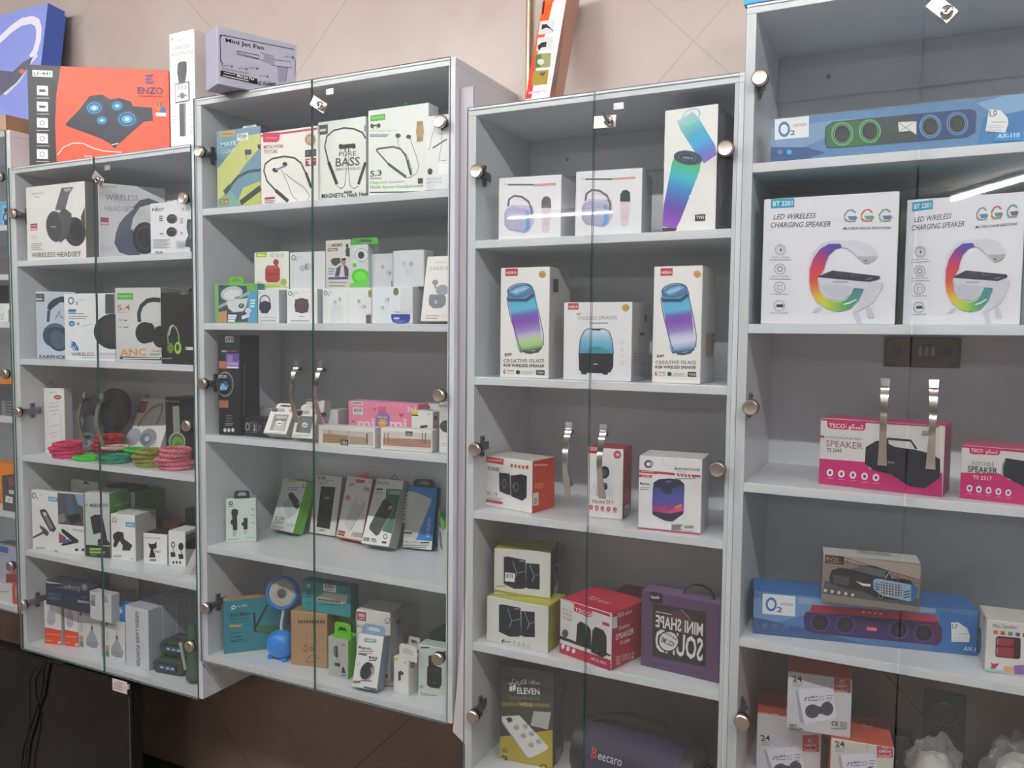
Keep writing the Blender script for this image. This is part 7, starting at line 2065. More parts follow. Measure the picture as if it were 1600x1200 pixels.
carton('charging_speaker_box', 'white charging speaker box reflecting a ceiling tube, second of the pair', 'box', 'charging speaker boxes', (-0.0203, 0.05, 1.5665), -6.2, 0, (183.9, 170, 227.3), 'e6e6ee 2c7c94 3a8aa0', 0, [], '''P F p 2f9cc0 8.8 222.6 42.3 224.3 42.7 208 9.2 205.6
T F t e8f6fa 12.3 210.3 27.7 1.6 8|1 - BT 2201
T F t 33343c 13.2 186 60.3 3.4 9.4|3 - LED WIRELESS
T F t 33343c 9.7 171.5 83.9 3 9.4|3 - CHARGING SPEAKER
L F p 7a8a9a 2.7 126.6 199.2 122.1 204.4 116.2 203 112.1 195.1 112.8 187.2 118.3 183.4 125.1 184.1 128.8 192
P F p 4a8ab0 116 193.2 128.2 194 126.5 186.8 119.2 186
L F p 999 1.2 114.8 184.7 113.5 181.4
L F p 999 1.3 125.6 184.8 127.2 182.2
L F p d98 2.6 112.1 194.4 112.7 188.6
L F p c05a5a 2.7 148.5 200.1 144.1 205.3 138.3 203.9 134.2 196 135 188.2 140.4 184.3 147.1 185 150.7 192.9
P F p 4aa48a 138.2 194.1 150.2 194.9 148.5 187.7 141.3 186.9
L F p 999 1.2 137 185.6 135.6 182.3
L F p 999 1.3 147.6 185.7 149.1 183.1
L F p e8b04a 2.6 134.3 195.4 134.9 189.5
L F p 5aa48a 2.6 171.8 200.7 167.4 205.9 161.7 204.5 157.7 196.6 158.5 188.8 163.8 184.9 170.4 185.7 173.9 193.6
P F p 7a5a9a 161.6 194.7 173.4 195.5 171.7 188.3 164.7 187.6
L F p 999 1.2 160.4 186.2 159.1 182.9
L F p 999 1.3 170.8 186.3 172.3 183.7
L F p 6ac0a0 2.5 157.7 196 158.4 190.1
T F t 444 110.9 169.2 62.3 2.1 4.2|3 - MULTIPLE COLOR SELECTIONS
O F p 666 25.1 132 9 -0.4 0.4 -9.6 0.8
P F p 333 26.5 136.9 23.5 131 25.6 131 24.2 126.4 28.2 133 26.1 133
O F p 888 25.1 132 6.3 -0.3 0.2 -6.7 0.6
T F t 555 12.8 117.7 25.8 0.7 2.3|0 - Wireless Charging
L F p 888 0.8 10.2 114 41.3 114.4
O F p 666 25.5 97.8 9 -0.3 0.4 -9.7 0.8
O F p 777 25.5 97.8 4.5 -0.1 0.2 -5 1.2
T F t 555 13.2 83.4 25.8 0.7 2.4|0 - Seven Color Selections
L F p 888 0.8 11.2 79.7 42.3 80.2
O F p 666 25.9 65.4 9 -0.2 0.4 -9.7 0.8
L F p 777 1 23.2 68.7 29.2 68.8 29.5 61.2 23.4 61.1 23.2 68.7
T F t 555 13.6 51 25.9 0.7 2.4|0 - TF USB MP3 Player
O F p 666 26.3 32 9 -0.1 0.4 -9.7 0.8
R F p 2c2c2c 22.4 29.9 32.1 34.3
T F t 555 14 17.6 25.9 0.7 2.4|0 - Ultra Long Standby
P F p c9cad6 73.5 19.9 78.8 29.9 87.2 30 81.1 21.6
P F p c9cad6 128.1 22.3 135.9 22.5 141.4 2.7 134.1 1.9
P F p c9cad6 144.3 27.6 151.4 32.6 158 12.9 150.9 11.1
P F p d4d4e0 67 67.7 64.7 100.6 70.3 127 82.5 143.6 97.3 150.4 117.2 149 117.6 137.5 102.7 137.9 90.5 127.3 87.5 104.2 87.2 87.7 76.7 84.3 85.4 48.1 80.7 34.9
G F p 2c4ab0,4a3aa8,7a2a90,b0286a,d02c40,d8452c,e08a2c,d8c63a,b4cc3a,7ab84a,4a9a6a,3a8a8a,3a8a8a 107 143.9 113.8 139.1 92.5 143.7 101.6 134 80.3 133.7 93.2 123.4 71.9 117.2 89.5 110.8 67.6 97.4 87.7 97.6 67.7 77.6 78.9 79.4 70.3 57.8 82 59.6 78 41.4 88.4 47.5 93.6 26.8 96.9 42.4 108.8 22.1 108.8 39.2 124.7 27.3 118.1 43.7 135.3 42.3 125.6 53.7 141.4 62.8 128.7 65.3
P F p cfd0dc 78.7 84.3 163.1 77.3 166 75.7 165.4 65.8 154.8 39.3 135.9 24.1 126.2 20.7 135.5 35.7 141.9 63.8 128.7 65.3 123.9 53.7 110.7 42.6 95.6 45 86.5 54.8
P F p d6d6e2 107.3 148.8 129.4 150.8 146.5 144.4 156.5 131.4 158.3 121.6 143.4 108.3 132.9 118 120.1 134.2 110.1 138
P F p aeb0c0 131.5 121.9 158.3 122.3 154.7 115 143.4 108.3
P F p c2c4d4 94.7 73 126.7 66.9 120.2 53.6 105.6 44.5 90.2 54.8 84.8 67.9
P F p 2a2840 78.7 85 99 96.1 161.6 87.2 162.4 82.9 148.8 76.1 79.2 83.7
O F p 8a8aa0 130.4 89 6.1 -0.2 0.1 -2.6 0.8
O F p 66678a 109.1 90.7 5.1 -0.2 0.1 -1.9 0.8
L F p 99a 1.1 143.8 80.3 152.1 82.7
L F t 99a 1.7 99.7 75.4 120.8 74.9
L F p e8efd8 2.3 115.8 35.4 124.4 38.8 132.8 44.9
E F p 55586a 142.7 114.2 2.8 -0.1 0.1 -1.3''')
carton('carton', 'dark teal carton standing behind the first charging speaker box', 'box', None, (-0.2857, 0.202, 1.5665), 0, 0, (161.2, 80, 255.7), '27505e 224652 2f5a68', 0, [], '''P F p 33606e 11.8 228.3 30.6 227.3 31.7 188.6 12.9 189.4''')
carton('speaker_box', 'large magenta and white portable speaker box behind the two chrome handles', 'box', None, (-0.1574, 0.0644, 1.2561), -9.3, 0, (216.5, 85, 129), 'd8d6d6 a83060 b83a68', 0, [], '''P F p c2186a 0.4 49.3 85.2 50.7 92.1 38.1 137 35.9 214.8 44.4 216.1 0.4 0.4 0.4
P F p b8245e 0.7 128.6 12.1 128.3 82.4 128.6 213.6 128.6 213.8 126 0.9 124.3
P F p c01c5c 12.2 127.6 82.5 127.6 82.3 114.3 78.2 109.8 17.9 109.4 12.6 113.3
T F t f4e4ea 16.1 111.4 29.8 0.8 7.9|1 - TSCO
L F p e8b8c8 0.9 47.6 123 48 111.7
T F t f4e4ea 51.7 112.7 26.5 -0.1 8.5|1 - ﻮﮑﺴﺗ
P F p c2186a 0.4 95 8.4 95 8.5 90.7 0.4 90.6
T F t 666 12 90.2 63.9 1.1 4.3|0 - OUTDOOR & PORTABLE
T F t a0506a 12.2 74.4 66.3 0.3 12.2|0 - SPEAKER
T F t 555 13.5 64.4 27.3 0.4 6.8|1 - TS 2343
T F t 444 179.4 109.5 22.2 0.5 8.1|1 - 350 W
P F p 1e1d2b 84.2 79.4 103.2 93.3 119.2 91.2 135.3 84 169.5 82 193.9 77.5 212.2 67.5 210.5 33.8 187.3 12.6 162.8 13.1 130.9 31.8 98.7 37 83.6 47.7
L F p 2a2933 4.1 117.7 90 122.8 98.4 161.2 98.2 171 83.8
P F p 22212c 119.2 92.9 122.2 96.6 125.9 83.1 121.3 79.3
T F t 99a 123.2 52.5 12.7 -0.1 6.2|1 - tsco
P F p e0dede 206.9 128.6 213.7 128.3 215.2 49.4 211.4 50
E F p f0dfe8 21.1 23.7 6.1 0.7 0.2 -7.2
E F p 77324e 21.1 23.7 2.7 0.3 0.1 -3.6
L F t e8a8c8 1 15.2 11.9 27.6 13.3
E F p f0dfe8 42.2 23.6 6.1 0.7 0.2 -7.1
E F p 77324e 42.2 23.6 2.7 0.3 0.1 -3.6
L F t e8a8c8 1 36.5 11.9 48.6 13.3
E F p f0dfe8 63.3 23.6 6 0.7 0.2 -7.1
E F p 77324e 63.3 23.6 2.7 0.3 0.1 -3.5
L F t e8a8c8 1 57.7 11.9 69.7 13.3
E F p f0dfe8 84.2 23.5 5.9 0.7 0.2 -7
E F p 77324e 84.2 23.5 2.6 0.3 0.1 -3.5
L F t e8a8c8 1 78.6 11.9 90.4 13.3
E F p f0dfe8 104.3 23.4 5.8 0.6 0.2 -7
E F p 77324e 104.3 23.4 2.6 0.3 0.1 -3.5
L F t e8a8c8 1 98.9 11.9 110.5 13.2''')
carton('speaker_box', 'small magenta and white portable speaker box cut by the right photo edge', 'box', None, (0.0834, 0.0389, 1.2561), -8.9, 0, (141.2, 100, 95.3), 'd6d4d4 a83060 c04a74', 0, [], '''P F p c2186a 0.4 46 61.2 50.4 75.4 40.6 139.6 38.3 140.8 0.4 0.4 0.4
P F p b8245e 0.4 94.9 137.2 94.8 137.4 90.1 0.4 91.3
P F p c01c5c 12.2 94.9 59.9 94.9 59.8 86 57.1 82.5 16.3 80.9 12.7 83.9
T F t f4e4ea 15.2 84.8 18.8 0.4 5.9|1 - TSCO
T F t f4e4ea 38 84.9 17.9 0.4 5.9|1 - ﻮﮑﺴﺗ
T F t 777 17.9 61.3 33.4 0.8 6.6|0 - PORTABLE
T F t 333 11.5 48.7 45.9 0.3 10.6|1 - SPEAKER
T F t f0d8e4 20 36.3 29.5 0.7 6.6|1 - TS 2317
P F p 1c1d2c 63.4 65.2 68.3 78.7 95.7 76.5 133 72.3 135.1 22 97.5 31.8 66.9 46.1
L F p 8a8f9a 1.9 65.1 49.2 64.5 63.7 68.4 76.4
E F p f0dfe8 15.5 19.2 4.6 0.5 0.2 -6.3
E F p 77324e 15.5 19.2 2 0.2 0.1 -3
L F t e8a8c8 0.9 11.3 9.1 20.5 10.2
E F p f0dfe8 30.1 19 4.5 0.5 0.2 -6.2
E F p 77324e 30.1 19 2 0.2 0.1 -3
L F t e8a8c8 0.9 26 8.9 35 10
E F p f0dfe8 45.1 18.8 4.5 0.5 0.2 -6.2
E F p 77324e 45.1 18.8 2 0.2 0.1 -2.9
L F t e8a8c8 0.8 41 8.8 50 9.9
E F p f0dfe8 60 18.6 4.4 0.5 0.2 -6.2
E F p 77324e 60 18.6 1.9 0.2 0.1 -2.9
L F t e8a8c8 0.8 55.9 8.6 64.8 9.8
E F p f0dfe8 74.9 18.5 4.4 0.5 0.2 -6.1
E F p 77324e 74.9 18.5 1.9 0.2 0.1 -2.9
L F t e8a8c8 0.8 70.9 8.6 79.7 9.7''')
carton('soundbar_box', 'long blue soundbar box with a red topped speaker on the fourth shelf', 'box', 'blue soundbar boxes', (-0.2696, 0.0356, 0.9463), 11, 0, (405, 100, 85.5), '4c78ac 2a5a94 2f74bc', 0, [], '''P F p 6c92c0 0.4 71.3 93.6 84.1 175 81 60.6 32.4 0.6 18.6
P F p 34588c 0.4 33.6 95.5 21.2 197.6 2.9 103.1 0.4 0.4 0.4
P F p 2f6cae 340.8 79.6 402 75.2 404.6 0.7 327.8 3.2
P F p 88a6cc 85.4 81.4 331.1 83.9 331.5 75 85.8 68.5
P F s e4e8ec 17.2 83.1 79.2 83.4 79.4 42.6 17.6 42.2
O F p 3a78b4 33.9 62.6 10.5 1 0.4 -14.2 3.9
T F s 2a5a90 44.8 48.7 10.5 -0.1 9.7|1 - 2
T F s 444 51.4 62.8 24.3 0.6 5.2|0 - OXYGEN
P F p b42c44 111.2 69.5 330 71.3 338.5 56.2 104.8 53.7
P F p 3a2460 99.6 55 108.2 54.1 335.3 57.6 343.6 47.8 344.5 24.7 337 13.2 116.4 12.3 98.4 17.8 95.5 43.5
P F p 5a2448 293.8 56.8 335.4 55.8 342 47.6 342.8 26.3 335.3 15.5 295.4 13.9
E F p 4a2c78 126.6 35.6 19.6 2.1 0.6 -19.2
E F p 1c1a2c 126.6 35.6 15.6 1.6 0.5 -16.2
O F p 6a5a90 126.6 35.6 16.9 1.8 0.5 -17 1
E F p 2a2838 128 34.3 7.4 0.8 0.3 -8.1
E F p 4a2c78 172.5 35.7 19.3 2.1 0.6 -19
E F p 1c1a2c 172.5 35.7 15.3 1.6 0.5 -16.1
O F p 6a5a90 172.5 35.7 16.7 1.8 0.6 -16.8 1
E F p 2a2838 173.9 34.4 7.3 0.8 0.3 -8
E F p 4a2c78 268.1 36.1 18.7 2 0.7 -18.7
E F p 1c1a2c 268.1 36.1 14.8 1.6 0.6 -15.8
O F p 6a5a90 268.1 36.1 16.1 1.7 0.6 -16.6 1
E F p 2a2838 269.5 34.8 7.1 0.8 0.3 -7.9
E F p 4a2c78 312.3 34.4 18.4 2 0.7 -18.6
E F p 1c1a2c 312.3 34.4 14.6 1.6 0.6 -15.7
O F p 6a5a90 312.3 34.4 15.9 1.7 0.6 -16.4 1
E F p 2a2838 313.6 33.1 7 0.8 0.3 -7.9
R F p e0505a 211.6 29.2 229.6 36.4
T F t f8a0a0 213.3 29.5 14.8 0.5 4.4|0 - 12:00
E F p e8b0b8 204.8 64.3 3 0.3 0 -1.5
E F p e8b0b8 215.1 64.4 3 0.3 0 -1.4
E F p e8b0b8 225.3 64.5 2.9 0.3 0.1 -1.4
E F p e8b0b8 235.5 64.6 2.9 0.3 0.1 -1.4
O F p 6a96cc 22.5 17.9 3.9 0.4 0.1 -4.1 1.1
O F p 6a96cc 41.8 19.9 3.8 0.4 0.1 -4.1 1.1
O F p 6a96cc 64.4 22.3 3.8 0.4 0.1 -4.1 1
P F s e4e8ea 358.3 60 369.8 62 385.8 52.3 391.3 38.8 390 25.9 360.3 23.3
L F s 444 1.3 360.6 57.4 360.9 49.7 366.5 50.3
O F p 444 367.5 55.3 2.2 0.2 0.1 -3.5 0.9
L F t 666 0.9 372.2 39.5 389.3 41.4
L F t bbb 0.9 362.2 32 388 34.9
L F t bbb 0.9 362.3 28.8 385.6 31.4
L F t bbb 0.9 362.4 25.7 383.1 28
T F t d8e8f4 381.3 9.3 32.6 0.2 7.1|1 - AX-110''')
carton('car_speaker_box', 'silver box with a dark car picture on the long blue soundbar box', 'box', None, (-0.1419, 0.03, 1.0322), 6.8, 0, (170, 60, 93.5), '8a8078 55524e c4c2c0', 0, [], '''P F p a89a90 1.6 93.1 169.6 89.9 169.6 62.2 37.2 86.5 2 79.2
P F p 55555a 0.4 17 5.8 43.6 90.8 24.9 169.4 27.3 169.6 11.3
P F p 2c2420 4.2 92.7 37.7 92.6 38.2 76.6 4.4 76.6
T F t c8703a 6.6 81.8 21.6 0.8 7.2|1 - BV20
L F t a86 1.3 8 78.4 34.8 81.2
L F p 7a4a40 1.6 37.7 90.8 169.4 62
L F p 7a4a40 1.3 38 83 169.6 55.1
L F p 7a4a40 1.8 43.7 87.1 43.9 80
L F p 7a4a40 1.8 65.8 82.3 66.1 75.3
L F p 7a4a40 1.8 87.8 77.6 88 70.6
L F p 7a4a40 1.8 109.5 72.9 109.7 65.9
L F p 7a4a40 1.7 131 68.2 131.3 61.3
L F p 7a4a40 1.7 152.4 63.6 152.6 56.7
P F p 26252a 12.3 48 16.7 64.6 31.2 70.8 50.7 70.1 69.8 79.9 95.3 80.2 120.9 69.9 124.4 60.5 152.5 60.1 162.2 47.3 159.9 26.1 129 18.9 100.6 19 71.5 29.7 45.6 30.3 15.2 38.2
P F p 5a6064 50.7 70.1 69.8 79.2 111.4 73.1 108.7 60.5 89.6 61.9
L F p aaa 2.4 110.3 58.9 117.7 72 122.8 60.3
P F p 3c3c40 18.5 57.6 49.7 53.9 45.4 35.6 22.4 40.1
L F p 888 0.6 19.3 54.1 48.1 51.3
L F p 888 0.6 19.4 50.2 48.3 47.4
L F p 888 0.6 19.5 46.3 48.4 43.4
L F p 888 0.6 19.7 42.3 48.5 39.5
P F p dcdcdc 59.6 47.9 72.6 44.8 86.3 44.9 85.5 40.2 71.1 40.3
E F p 1a1a1c 104.2 24.7 6.3 0.8 0.3 -8.4
O F p 888 104.2 24.7 4.4 0.5 0.2 -6.3 1.3
P F p 8fb0d0 89.9 53.1 96.1 57.3 155.9 51.8 165.4 45.9 161.5 24.6 153.9 19.8 106.7 25 91.1 35.6
P F p 4a4e54 102.7 51 138.9 48.8 139.7 25.5 105.1 27.3
L F p dde 0.9 103.4 48.3 138.7 46
L F p dde 0.9 103.6 43.4 138.9 41.1
L F p dde 0.9 103.7 38.4 139 36.2
L F p dde 0.9 103.9 33.5 139.2 31.3
L F p dde 0.9 104.1 28.6 139.4 26.5
L F p dde 0.9 105.8 50.7 106.7 26.8
L F p dde 0.9 110.9 50.4 111.7 26.7
L F p dde 0.9 116 50.1 116.8 26.6
L F p dde 0.9 121 49.8 121.8 26.5
L F p dde 0.9 126 49.5 126.9 26.4
L F p dde 0.9 131.1 49.1 131.9 26.3
L F p dde 0.9 136.1 48.8 136.9 26.2
L F p 333 1.9 93.3 47.1 101.2 45.9
L F p 333 1.9 142.5 36.3 153.2 40
L F p 333 1.9 93.4 42.2 101.4 41
L F p 333 1.9 142.7 31.1 153.4 34.8
L F p 333 1.9 93.6 37.3 101.6 36.1
L F p 333 1.9 142.8 25.8 153.6 29.6
P F p 2c66a8 154.3 51.6 166.8 47.8 163.1 24.8 155.5 20
E F p cfcfcf 6.4 23.9 3 0.3 0.1 -3.2
E F p cfcfcf 18.6 23.2 2.9 0.3 0.1 -3.2
E F p cfcfcf 30.8 22.4 2.9 0.3 0.1 -3.2
E F p cfcfcf 42.9 21.7 2.9 0.3 0.1 -3.2
E F p cfcfcf 55 21 2.9 0.3 0.1 -3.2
T T t 555 61.6 32.3 59 -10 20.7|0 - STEREO SPEAKER''')
carton('speaker_box', 'white mini speaker box with a red window cut by the right photo edge', 'box', None, (0.1351, 0.0391, 0.9463), 4.6, 0, (83.4, 85, 95.4), 'dcd8d4 bbb d4d0cc', 0, [], '''T F t 555 10.2 81.8 37.6 2.8 6.7|0 - Mini Speaker
R F p c8704a 10.9 70.3 17.7 77
R F p b8404a 22 70.6 28.8 77.3
R F p 5a8a5a 33.6 71 40.3 77.6
R F p 3a5a9a 45.1 71.4 51.8 78
R F p a33 55.8 71.7 62.4 78.3
P F p 3a2028 16.6 65.9 18.8 67.6 51.2 69.2 53.3 66.8 54.1 33.7 51.5 30.6 18.1 29.3 15.7 31.6 15 62.4
P F p 983040 17.5 64.1 43 65.9 42.9 52.6 17.5 50.3
P F p 943040 17.6 48 43.6 50 43.8 32 18 31.3
L F p c88a90 2 17.9 62.1 17.7 52
L F p c88a90 2 18 46 18.2 33.6
P F p b4303c 8.8 18.7 12.9 16 22.2 18.5 19.6 13.7 15.5 7.3 8.3 7.5 11.1 11.3
P F p d8a878 29.5 14.3 43.6 15.3 44.1 3.3 30 3
P F p 8a6ab0 44.9 17.9 60.2 22 61 3.8 45.6 2.9
P F p 9ac4c8 0.4 5.4 28.4 6.8 28.6 1.4 0.4 0.4
P L p 1d2c44 6.6 24.7 9.1 53.9 30.2 61 41.8 33.8 31.5 10.9 11.1 8.7
P L p 2a8aa4 14.3 27.5 15.6 45.6 25.2 48.9 33.3 27.3 25.5 17.5
P L p b83a44 51.1 88.7 68.8 95 67.3 87.2''')
carton('socket_adapter_box', 'orange and white socket adapter box, lower one beside the left panel', 'box', 'orange socket adapter boxes', (-0.2656, 0.1, 0.6378), 6.8, 0, (126.4, 120, 118), 'd2d0d8 d4552e d4552e', 0, [], '''P F p c4382c 89.8 84.8 121.2 92 122.3 56.5 91.5 51.5
T F t f4dcd8 94.8 62.3 23 4.2 5|1 - OMEGA
L F p f4dcd8 1.2 100.9 72 102.1 78.5 104.9 80.5 103.7 73.3
L F p f4dcd8 1.1 107 80.9 109.9 78.3 108.7 72.6 105.9 72.1
L F p f4dcd8 1.8 94.9 58.8 95.7 55 116.2 58.5 117.5 64.1
L F p f4dcd8 1.1 104.1 60.1 107.6 60.4
T F t 2e3036 8.8 59.2 18.7 2.6 11.8|1 - 24
T F t 555 9 53.7 20.1 2.9 3.5|0 - MONTHS
L F t 888 1.5 9.1 50.1 26.3 53.3
L F p aab 0.9 29.8 60.6 44.6 51.5
L F p aab 1 72.7 82.1 69.9 56.1
P F p e2e2ee 15.6 40.2 24.7 45.8 82.3 60 87.1 57.3 96.5 6.3 95 0.4 34.1 0.4 26.6 0.4
P F p a8a8bc 15.6 40.2 19.2 42.8 34 0.4 32.3 0.4 25.5 0.4
E F p 4a4c54 49.7 2.7 14.4 2.8 0.4 -15
E F p 4a4c54 78.3 13.7 12.1 2.3 0.4 -14.9
R F p 4a4c54 53.2 0.4 76.6 15.8
E F p 1c1d22 48.8 8.8 1.4 0.3 0 -1.6
E F p 1c1d22 50.6 -3.5 1.4 0.3 0 -1.6
E F p 1c1d22 76.4 18.1 1.4 0.3 0 -1.6
E F p 1c1d22 78.5 7.5 1.4 0.3 0 -1.6
E F p 1c1d22 44.3 0.8 1.5 0.3 0 -1.6
E F p 1c1d22 83.7 13.6 1.4 0.3 0 -1.6
L F p 333 1.6 33.8 21.8 36.5 30.2 41.6 31.2 42.5 23.4
T F t 444 43.8 29.2 16.6 5.5 4.2|1 - OMEGA
L F t 555 1.5 45.4 25.6 59.8 28.3
L F p 555 1 62.5 35.9 70.4 38.9 71.3 32 63.4 29 62.5 35.9
L F t 667 1.5 75.7 41.5 88.2 43.9
L F t 667 1.5 75.9 35.7 87.1 37.8
L F t 667 1.5 76 29.8 86 31.7
P T s eee 16.3 0.4 36.8 5 43.2 0.4 23.6 0.4
L T t 666 1.5 21.3 0.4 37.1 0.4
L T t 666 1.5 21.5 0.4 35.6 0.4
L T t 666 1.5 21.6 0.4 34.2 0.4
L T p e8a890 4.4 8.8 0.4 20.3 0.4''')
carton('socket_adapter_box', 'orange and white socket adapter box, lower one beside the door seam', 'box', 'orange socket adapter boxes', (-0.1173, 0.055, 0.6378), 7.6, 0, (113, 120, 118), 'd4d0c8 d4552e cc5a44', 0, [], '''P F p c04a5e 81.9 117.6 110.5 117.6 111.6 98.9 83.6 94.5
T F t f4dcd8 86.5 104.6 20.9 3.8 4.7|1 - OMEGA
L F p f4dcd8 1.1 92 113.6 93.1 117.6 95.7 117.6 94.6 114.8
L F p f4dcd8 1 97.6 117.6 100.3 117.6 99.2 114.2 96.6 113.7
L F p f4dcd8 1.7 86.6 101.3 87.4 97.8 106.1 100.8 107.2 106.1
L F p f4dcd8 1 95 102.5 98.3 102.7
T F t 2e3036 8.1 102.5 17 2.3 11.1|1 - 24
T F t 555 8.3 97.3 18.3 2.5 3.3|0 - MONTHS
L F t 888 1.4 8.4 93.9 24.1 96.7
L F p aab 0.8 27.2 103.6 40.8 94.9
L F p aab 0.9 66.2 117.6 63.8 99.1
P F p e2e2ee 14.4 84.6 22.6 89.8 75.1 102.6 79.5 100 88.3 52.1 87 42.6 31.6 19.7 24.7 25.1
P F p a8a8bc 14.4 84.6 17.7 87.1 31.5 22.6 30 19.4 23.7 24.9
E F p 4a4c54 45.6 49.1 13.2 2.5 0.5 -14
E F p 4a4c54 71.7 59.2 11.1 2.1 0.5 -13.9
R F p 4a4c54 48.9 46.6 70.2 61.3
E F p 1c1d22 44.8 54.9 1.3 0.2 0 -1.5
E F p 1c1d22 46.5 43.4 1.3 0.3 0 -1.5
E F p 1c1d22 69.9 63.3 1.3 0.2 0 -1.5
E F p 1c1d22 71.9 53.4 1.3 0.2 0 -1.5
E F p 1c1d22 40.7 47.5 1.3 0.3 0 -1.5
E F p 1c1d22 76.6 59.1 1.3 0.2 0.1 -1.5
L F p 333 1.5 31.1 67.2 33.5 75.1 38.1 75.9 39 68.7
T F t 444 40.2 74.1 15.1 5 3.9|1 - OMEGA
L F t 555 1.3 41.6 70.6 54.8 73.1
L F p 555 0.9 57.2 80.2 64.3 82.9 65.2 76.5 58 73.7 57.2 80.2
L F t 667 1.3 69.2 85.3 80.6 87.4
L F t 667 1.3 69.4 79.8 79.6 81.7
L F t 667 1.3 69.5 74.3 78.7 76
T T t ecc4b8 64.3 69.6 18.1 4.1 13|1 - ﺎﮕﻣﺍ''')
carton('socket_adapter_box', 'orange and white socket adapter box on top of the two others', 'box', 'orange socket adapter boxes', (-0.2017, 0.055, 0.7562), 7.2, 0, (119, 120, 118), 'd2d0d8 d4552e d4552e', 0, [], '''P F p c4382c 85.6 117.6 115.2 117.6 116.3 92.7 87.2 88.9
T F t f4dcd8 90.3 99 21.7 3.4 4.8|1 - OMEGA
L F p f4dcd8 1.1 96 108.1 97.2 114.2 99.8 116.1 98.7 109.2
L F p f4dcd8 1.1 101.8 116.4 104.6 113.8 103.4 108.5 100.7 108.1
L F p f4dcd8 1.7 90.4 95.7 91.2 92.1 110.5 94.8 111.7 100.1
L F p f4dcd8 1 99.1 96.7 102.4 96.9
T F t 2e3036 9.2 98.5 17.6 1.9 11.2|1 - 24
T F t 555 9.3 93.3 19 2.2 3.4|0 - MONTHS
L F t 888 1.4 9.4 89.9 25.7 92.4
L F p aab 0.8 28.9 99.3 43 90.2
L F p aab 0.9 69.4 117.6 66.8 93.9
P F p e2e2ee 15.6 80.3 24.2 85.4 78.5 97.2 83 94.6 92 45.8 90.6 36.2 33.2 14.1 26.1 19.7
P F p a8a8bc 15.6 80.3 19 82.7 33.1 17.1 31.5 13.8 25.1 19.5
E F p 4a4c54 47.8 43.7 13.6 2.3 0.4 -14.2
E F p 4a4c54 74.8 53.4 11.5 1.9 0.4 -14.1
R F p 4a4c54 51.2 40.9 73.2 55.8
E F p 1c1d22 47 49.6 1.4 0.2 0 -1.5
E F p 1c1d22 48.7 37.8 1.4 0.2 0 -1.5
E F p 1c1d22 73 57.6 1.4 0.2 0 -1.5
E F p 1c1d22 75 47.4 1.4 0.2 0 -1.5
E F p 1c1d22 42.7 42.1 1.4 0.2 0 -1.5
E F p 1c1d22 79.9 53.1 1.3 0.2 0 -1.5
L F p 333 1.5 32.8 62.3 35.3 70.2 40.1 71 41 63.6
T F t 444 42.2 69.1 15.6 4.7 4|1 - OMEGA
L F t 555 1.4 43.7 65.6 57.4 67.8
L F p 555 0.9 59.9 74.9 67.3 77.6 68.2 71 60.8 68.3 59.9 74.9
L F t 667 1.4 72.3 79.9 84.1 81.7
L F t 667 1.4 72.5 74.3 83.1 76
L F t 667 1.4 72.7 68.7 82.1 70.2
T F t 444 5.3 5.5 14.6 1.7 5.3|1 - NEW
T F t 444 5.5 -1.3 26.4 3 5.3|1 - DESIGN
T F t 444 84 21.3 12.1 1.3 8.2|1 - CE
L F p 555 1.1 100.6 30.4 110.9 31.8 111.2 23 100.9 21.2 100.6 30.4
L F p 555 1.1 102.2 23.3 105.4 27.5 109.4 26.4
L F t 888 1.4 83.5 15.2 111.3 20''')

# ------------------------------------------------------------------ loose goods on the shelves
def braided_ring(i, loc, r, h, col, label, group):
    """One coiled braided band lying flat."""
    m = MB(); n = 40
    for k in range(3):
        pts = []
        for q in range(n):
            a = 2 * math.pi * q / n; w = a * 7 + k * 2 * math.pi / 3
            rr = r - 0.006 + 0.0042 * math.cos(w)
            pts.append((rr * math.cos(a), rr * math.sin(a) * 0.82, h / 2 + (h / 2 - 0.0022) * math.sin(w)))
        m.tube(pts, 0.0030, 6, True)
    t = thing('braided_watch_band', label, 'band', loc, (0, 0, i * 0.7), group)
    m.make('braid', mat('braided_nylon_' + col, col, 0.65, vary=0.1), t, True)
    b = MB(); b.box((r - 0.011, -0.007, 0.0), (r - 0.001, 0.007, h))
    b.make('clasp', mat('clasp_' + col, col, 0.3), t, bevel=0.001)
    return t

SHELF = 1.1215 + TH + 0.0012
STACKS = [  # x, y, base height, radius, rings, colour, words, place
    (-2.386, 0.045, 0, 0.050, 4, 'e83a78', 'hot pink', 'pink stack beside the narrow white box'),
    (-2.289, 0.040, 0, 0.045, 1, '38d82a', 'bright green', 'lying alone between pink and teal stacks'),
    (-2.345, 0.165, 0, 0.052, 5, 'c0282e', 'red', 'red stack at the back'),
    (-2.172, 0.046, 0, 0.048, 2, '1f9c7a', 'teal green', 'teal stack at the shelf edge'),
    (-2.257, 0.117, 0, 0.042, 2, '4a2c32', 'dark maroon', 'under a pale pink band'),
    (-2.257, 0.117, 0.0250, 0.046, 1, 'd8b8b4', 'pale pink', 'lying on the dark maroon bands'),
    (-2.160, 0.118, 0, 0.034, 2, '5c3040', 'dark plum', 'under a bright green band'),
    (-2.152, 0.116, 0.0250, 0.048, 1, '36cc28', 'bright green', 'lying on the dark plum bands'),
    (-2.028, 0.058, 0, 0.048, 4, '97983a', 'olive green', 'olive stack beside the rose pink stack'),
    (-1.922, 0.058, 0, 0.053, 5, 'e0788e', 'rose pink', 'rose stack before the black headphone box'),
]
ORD = ['bottom', 'second', 'third', 'fourth', 'top']
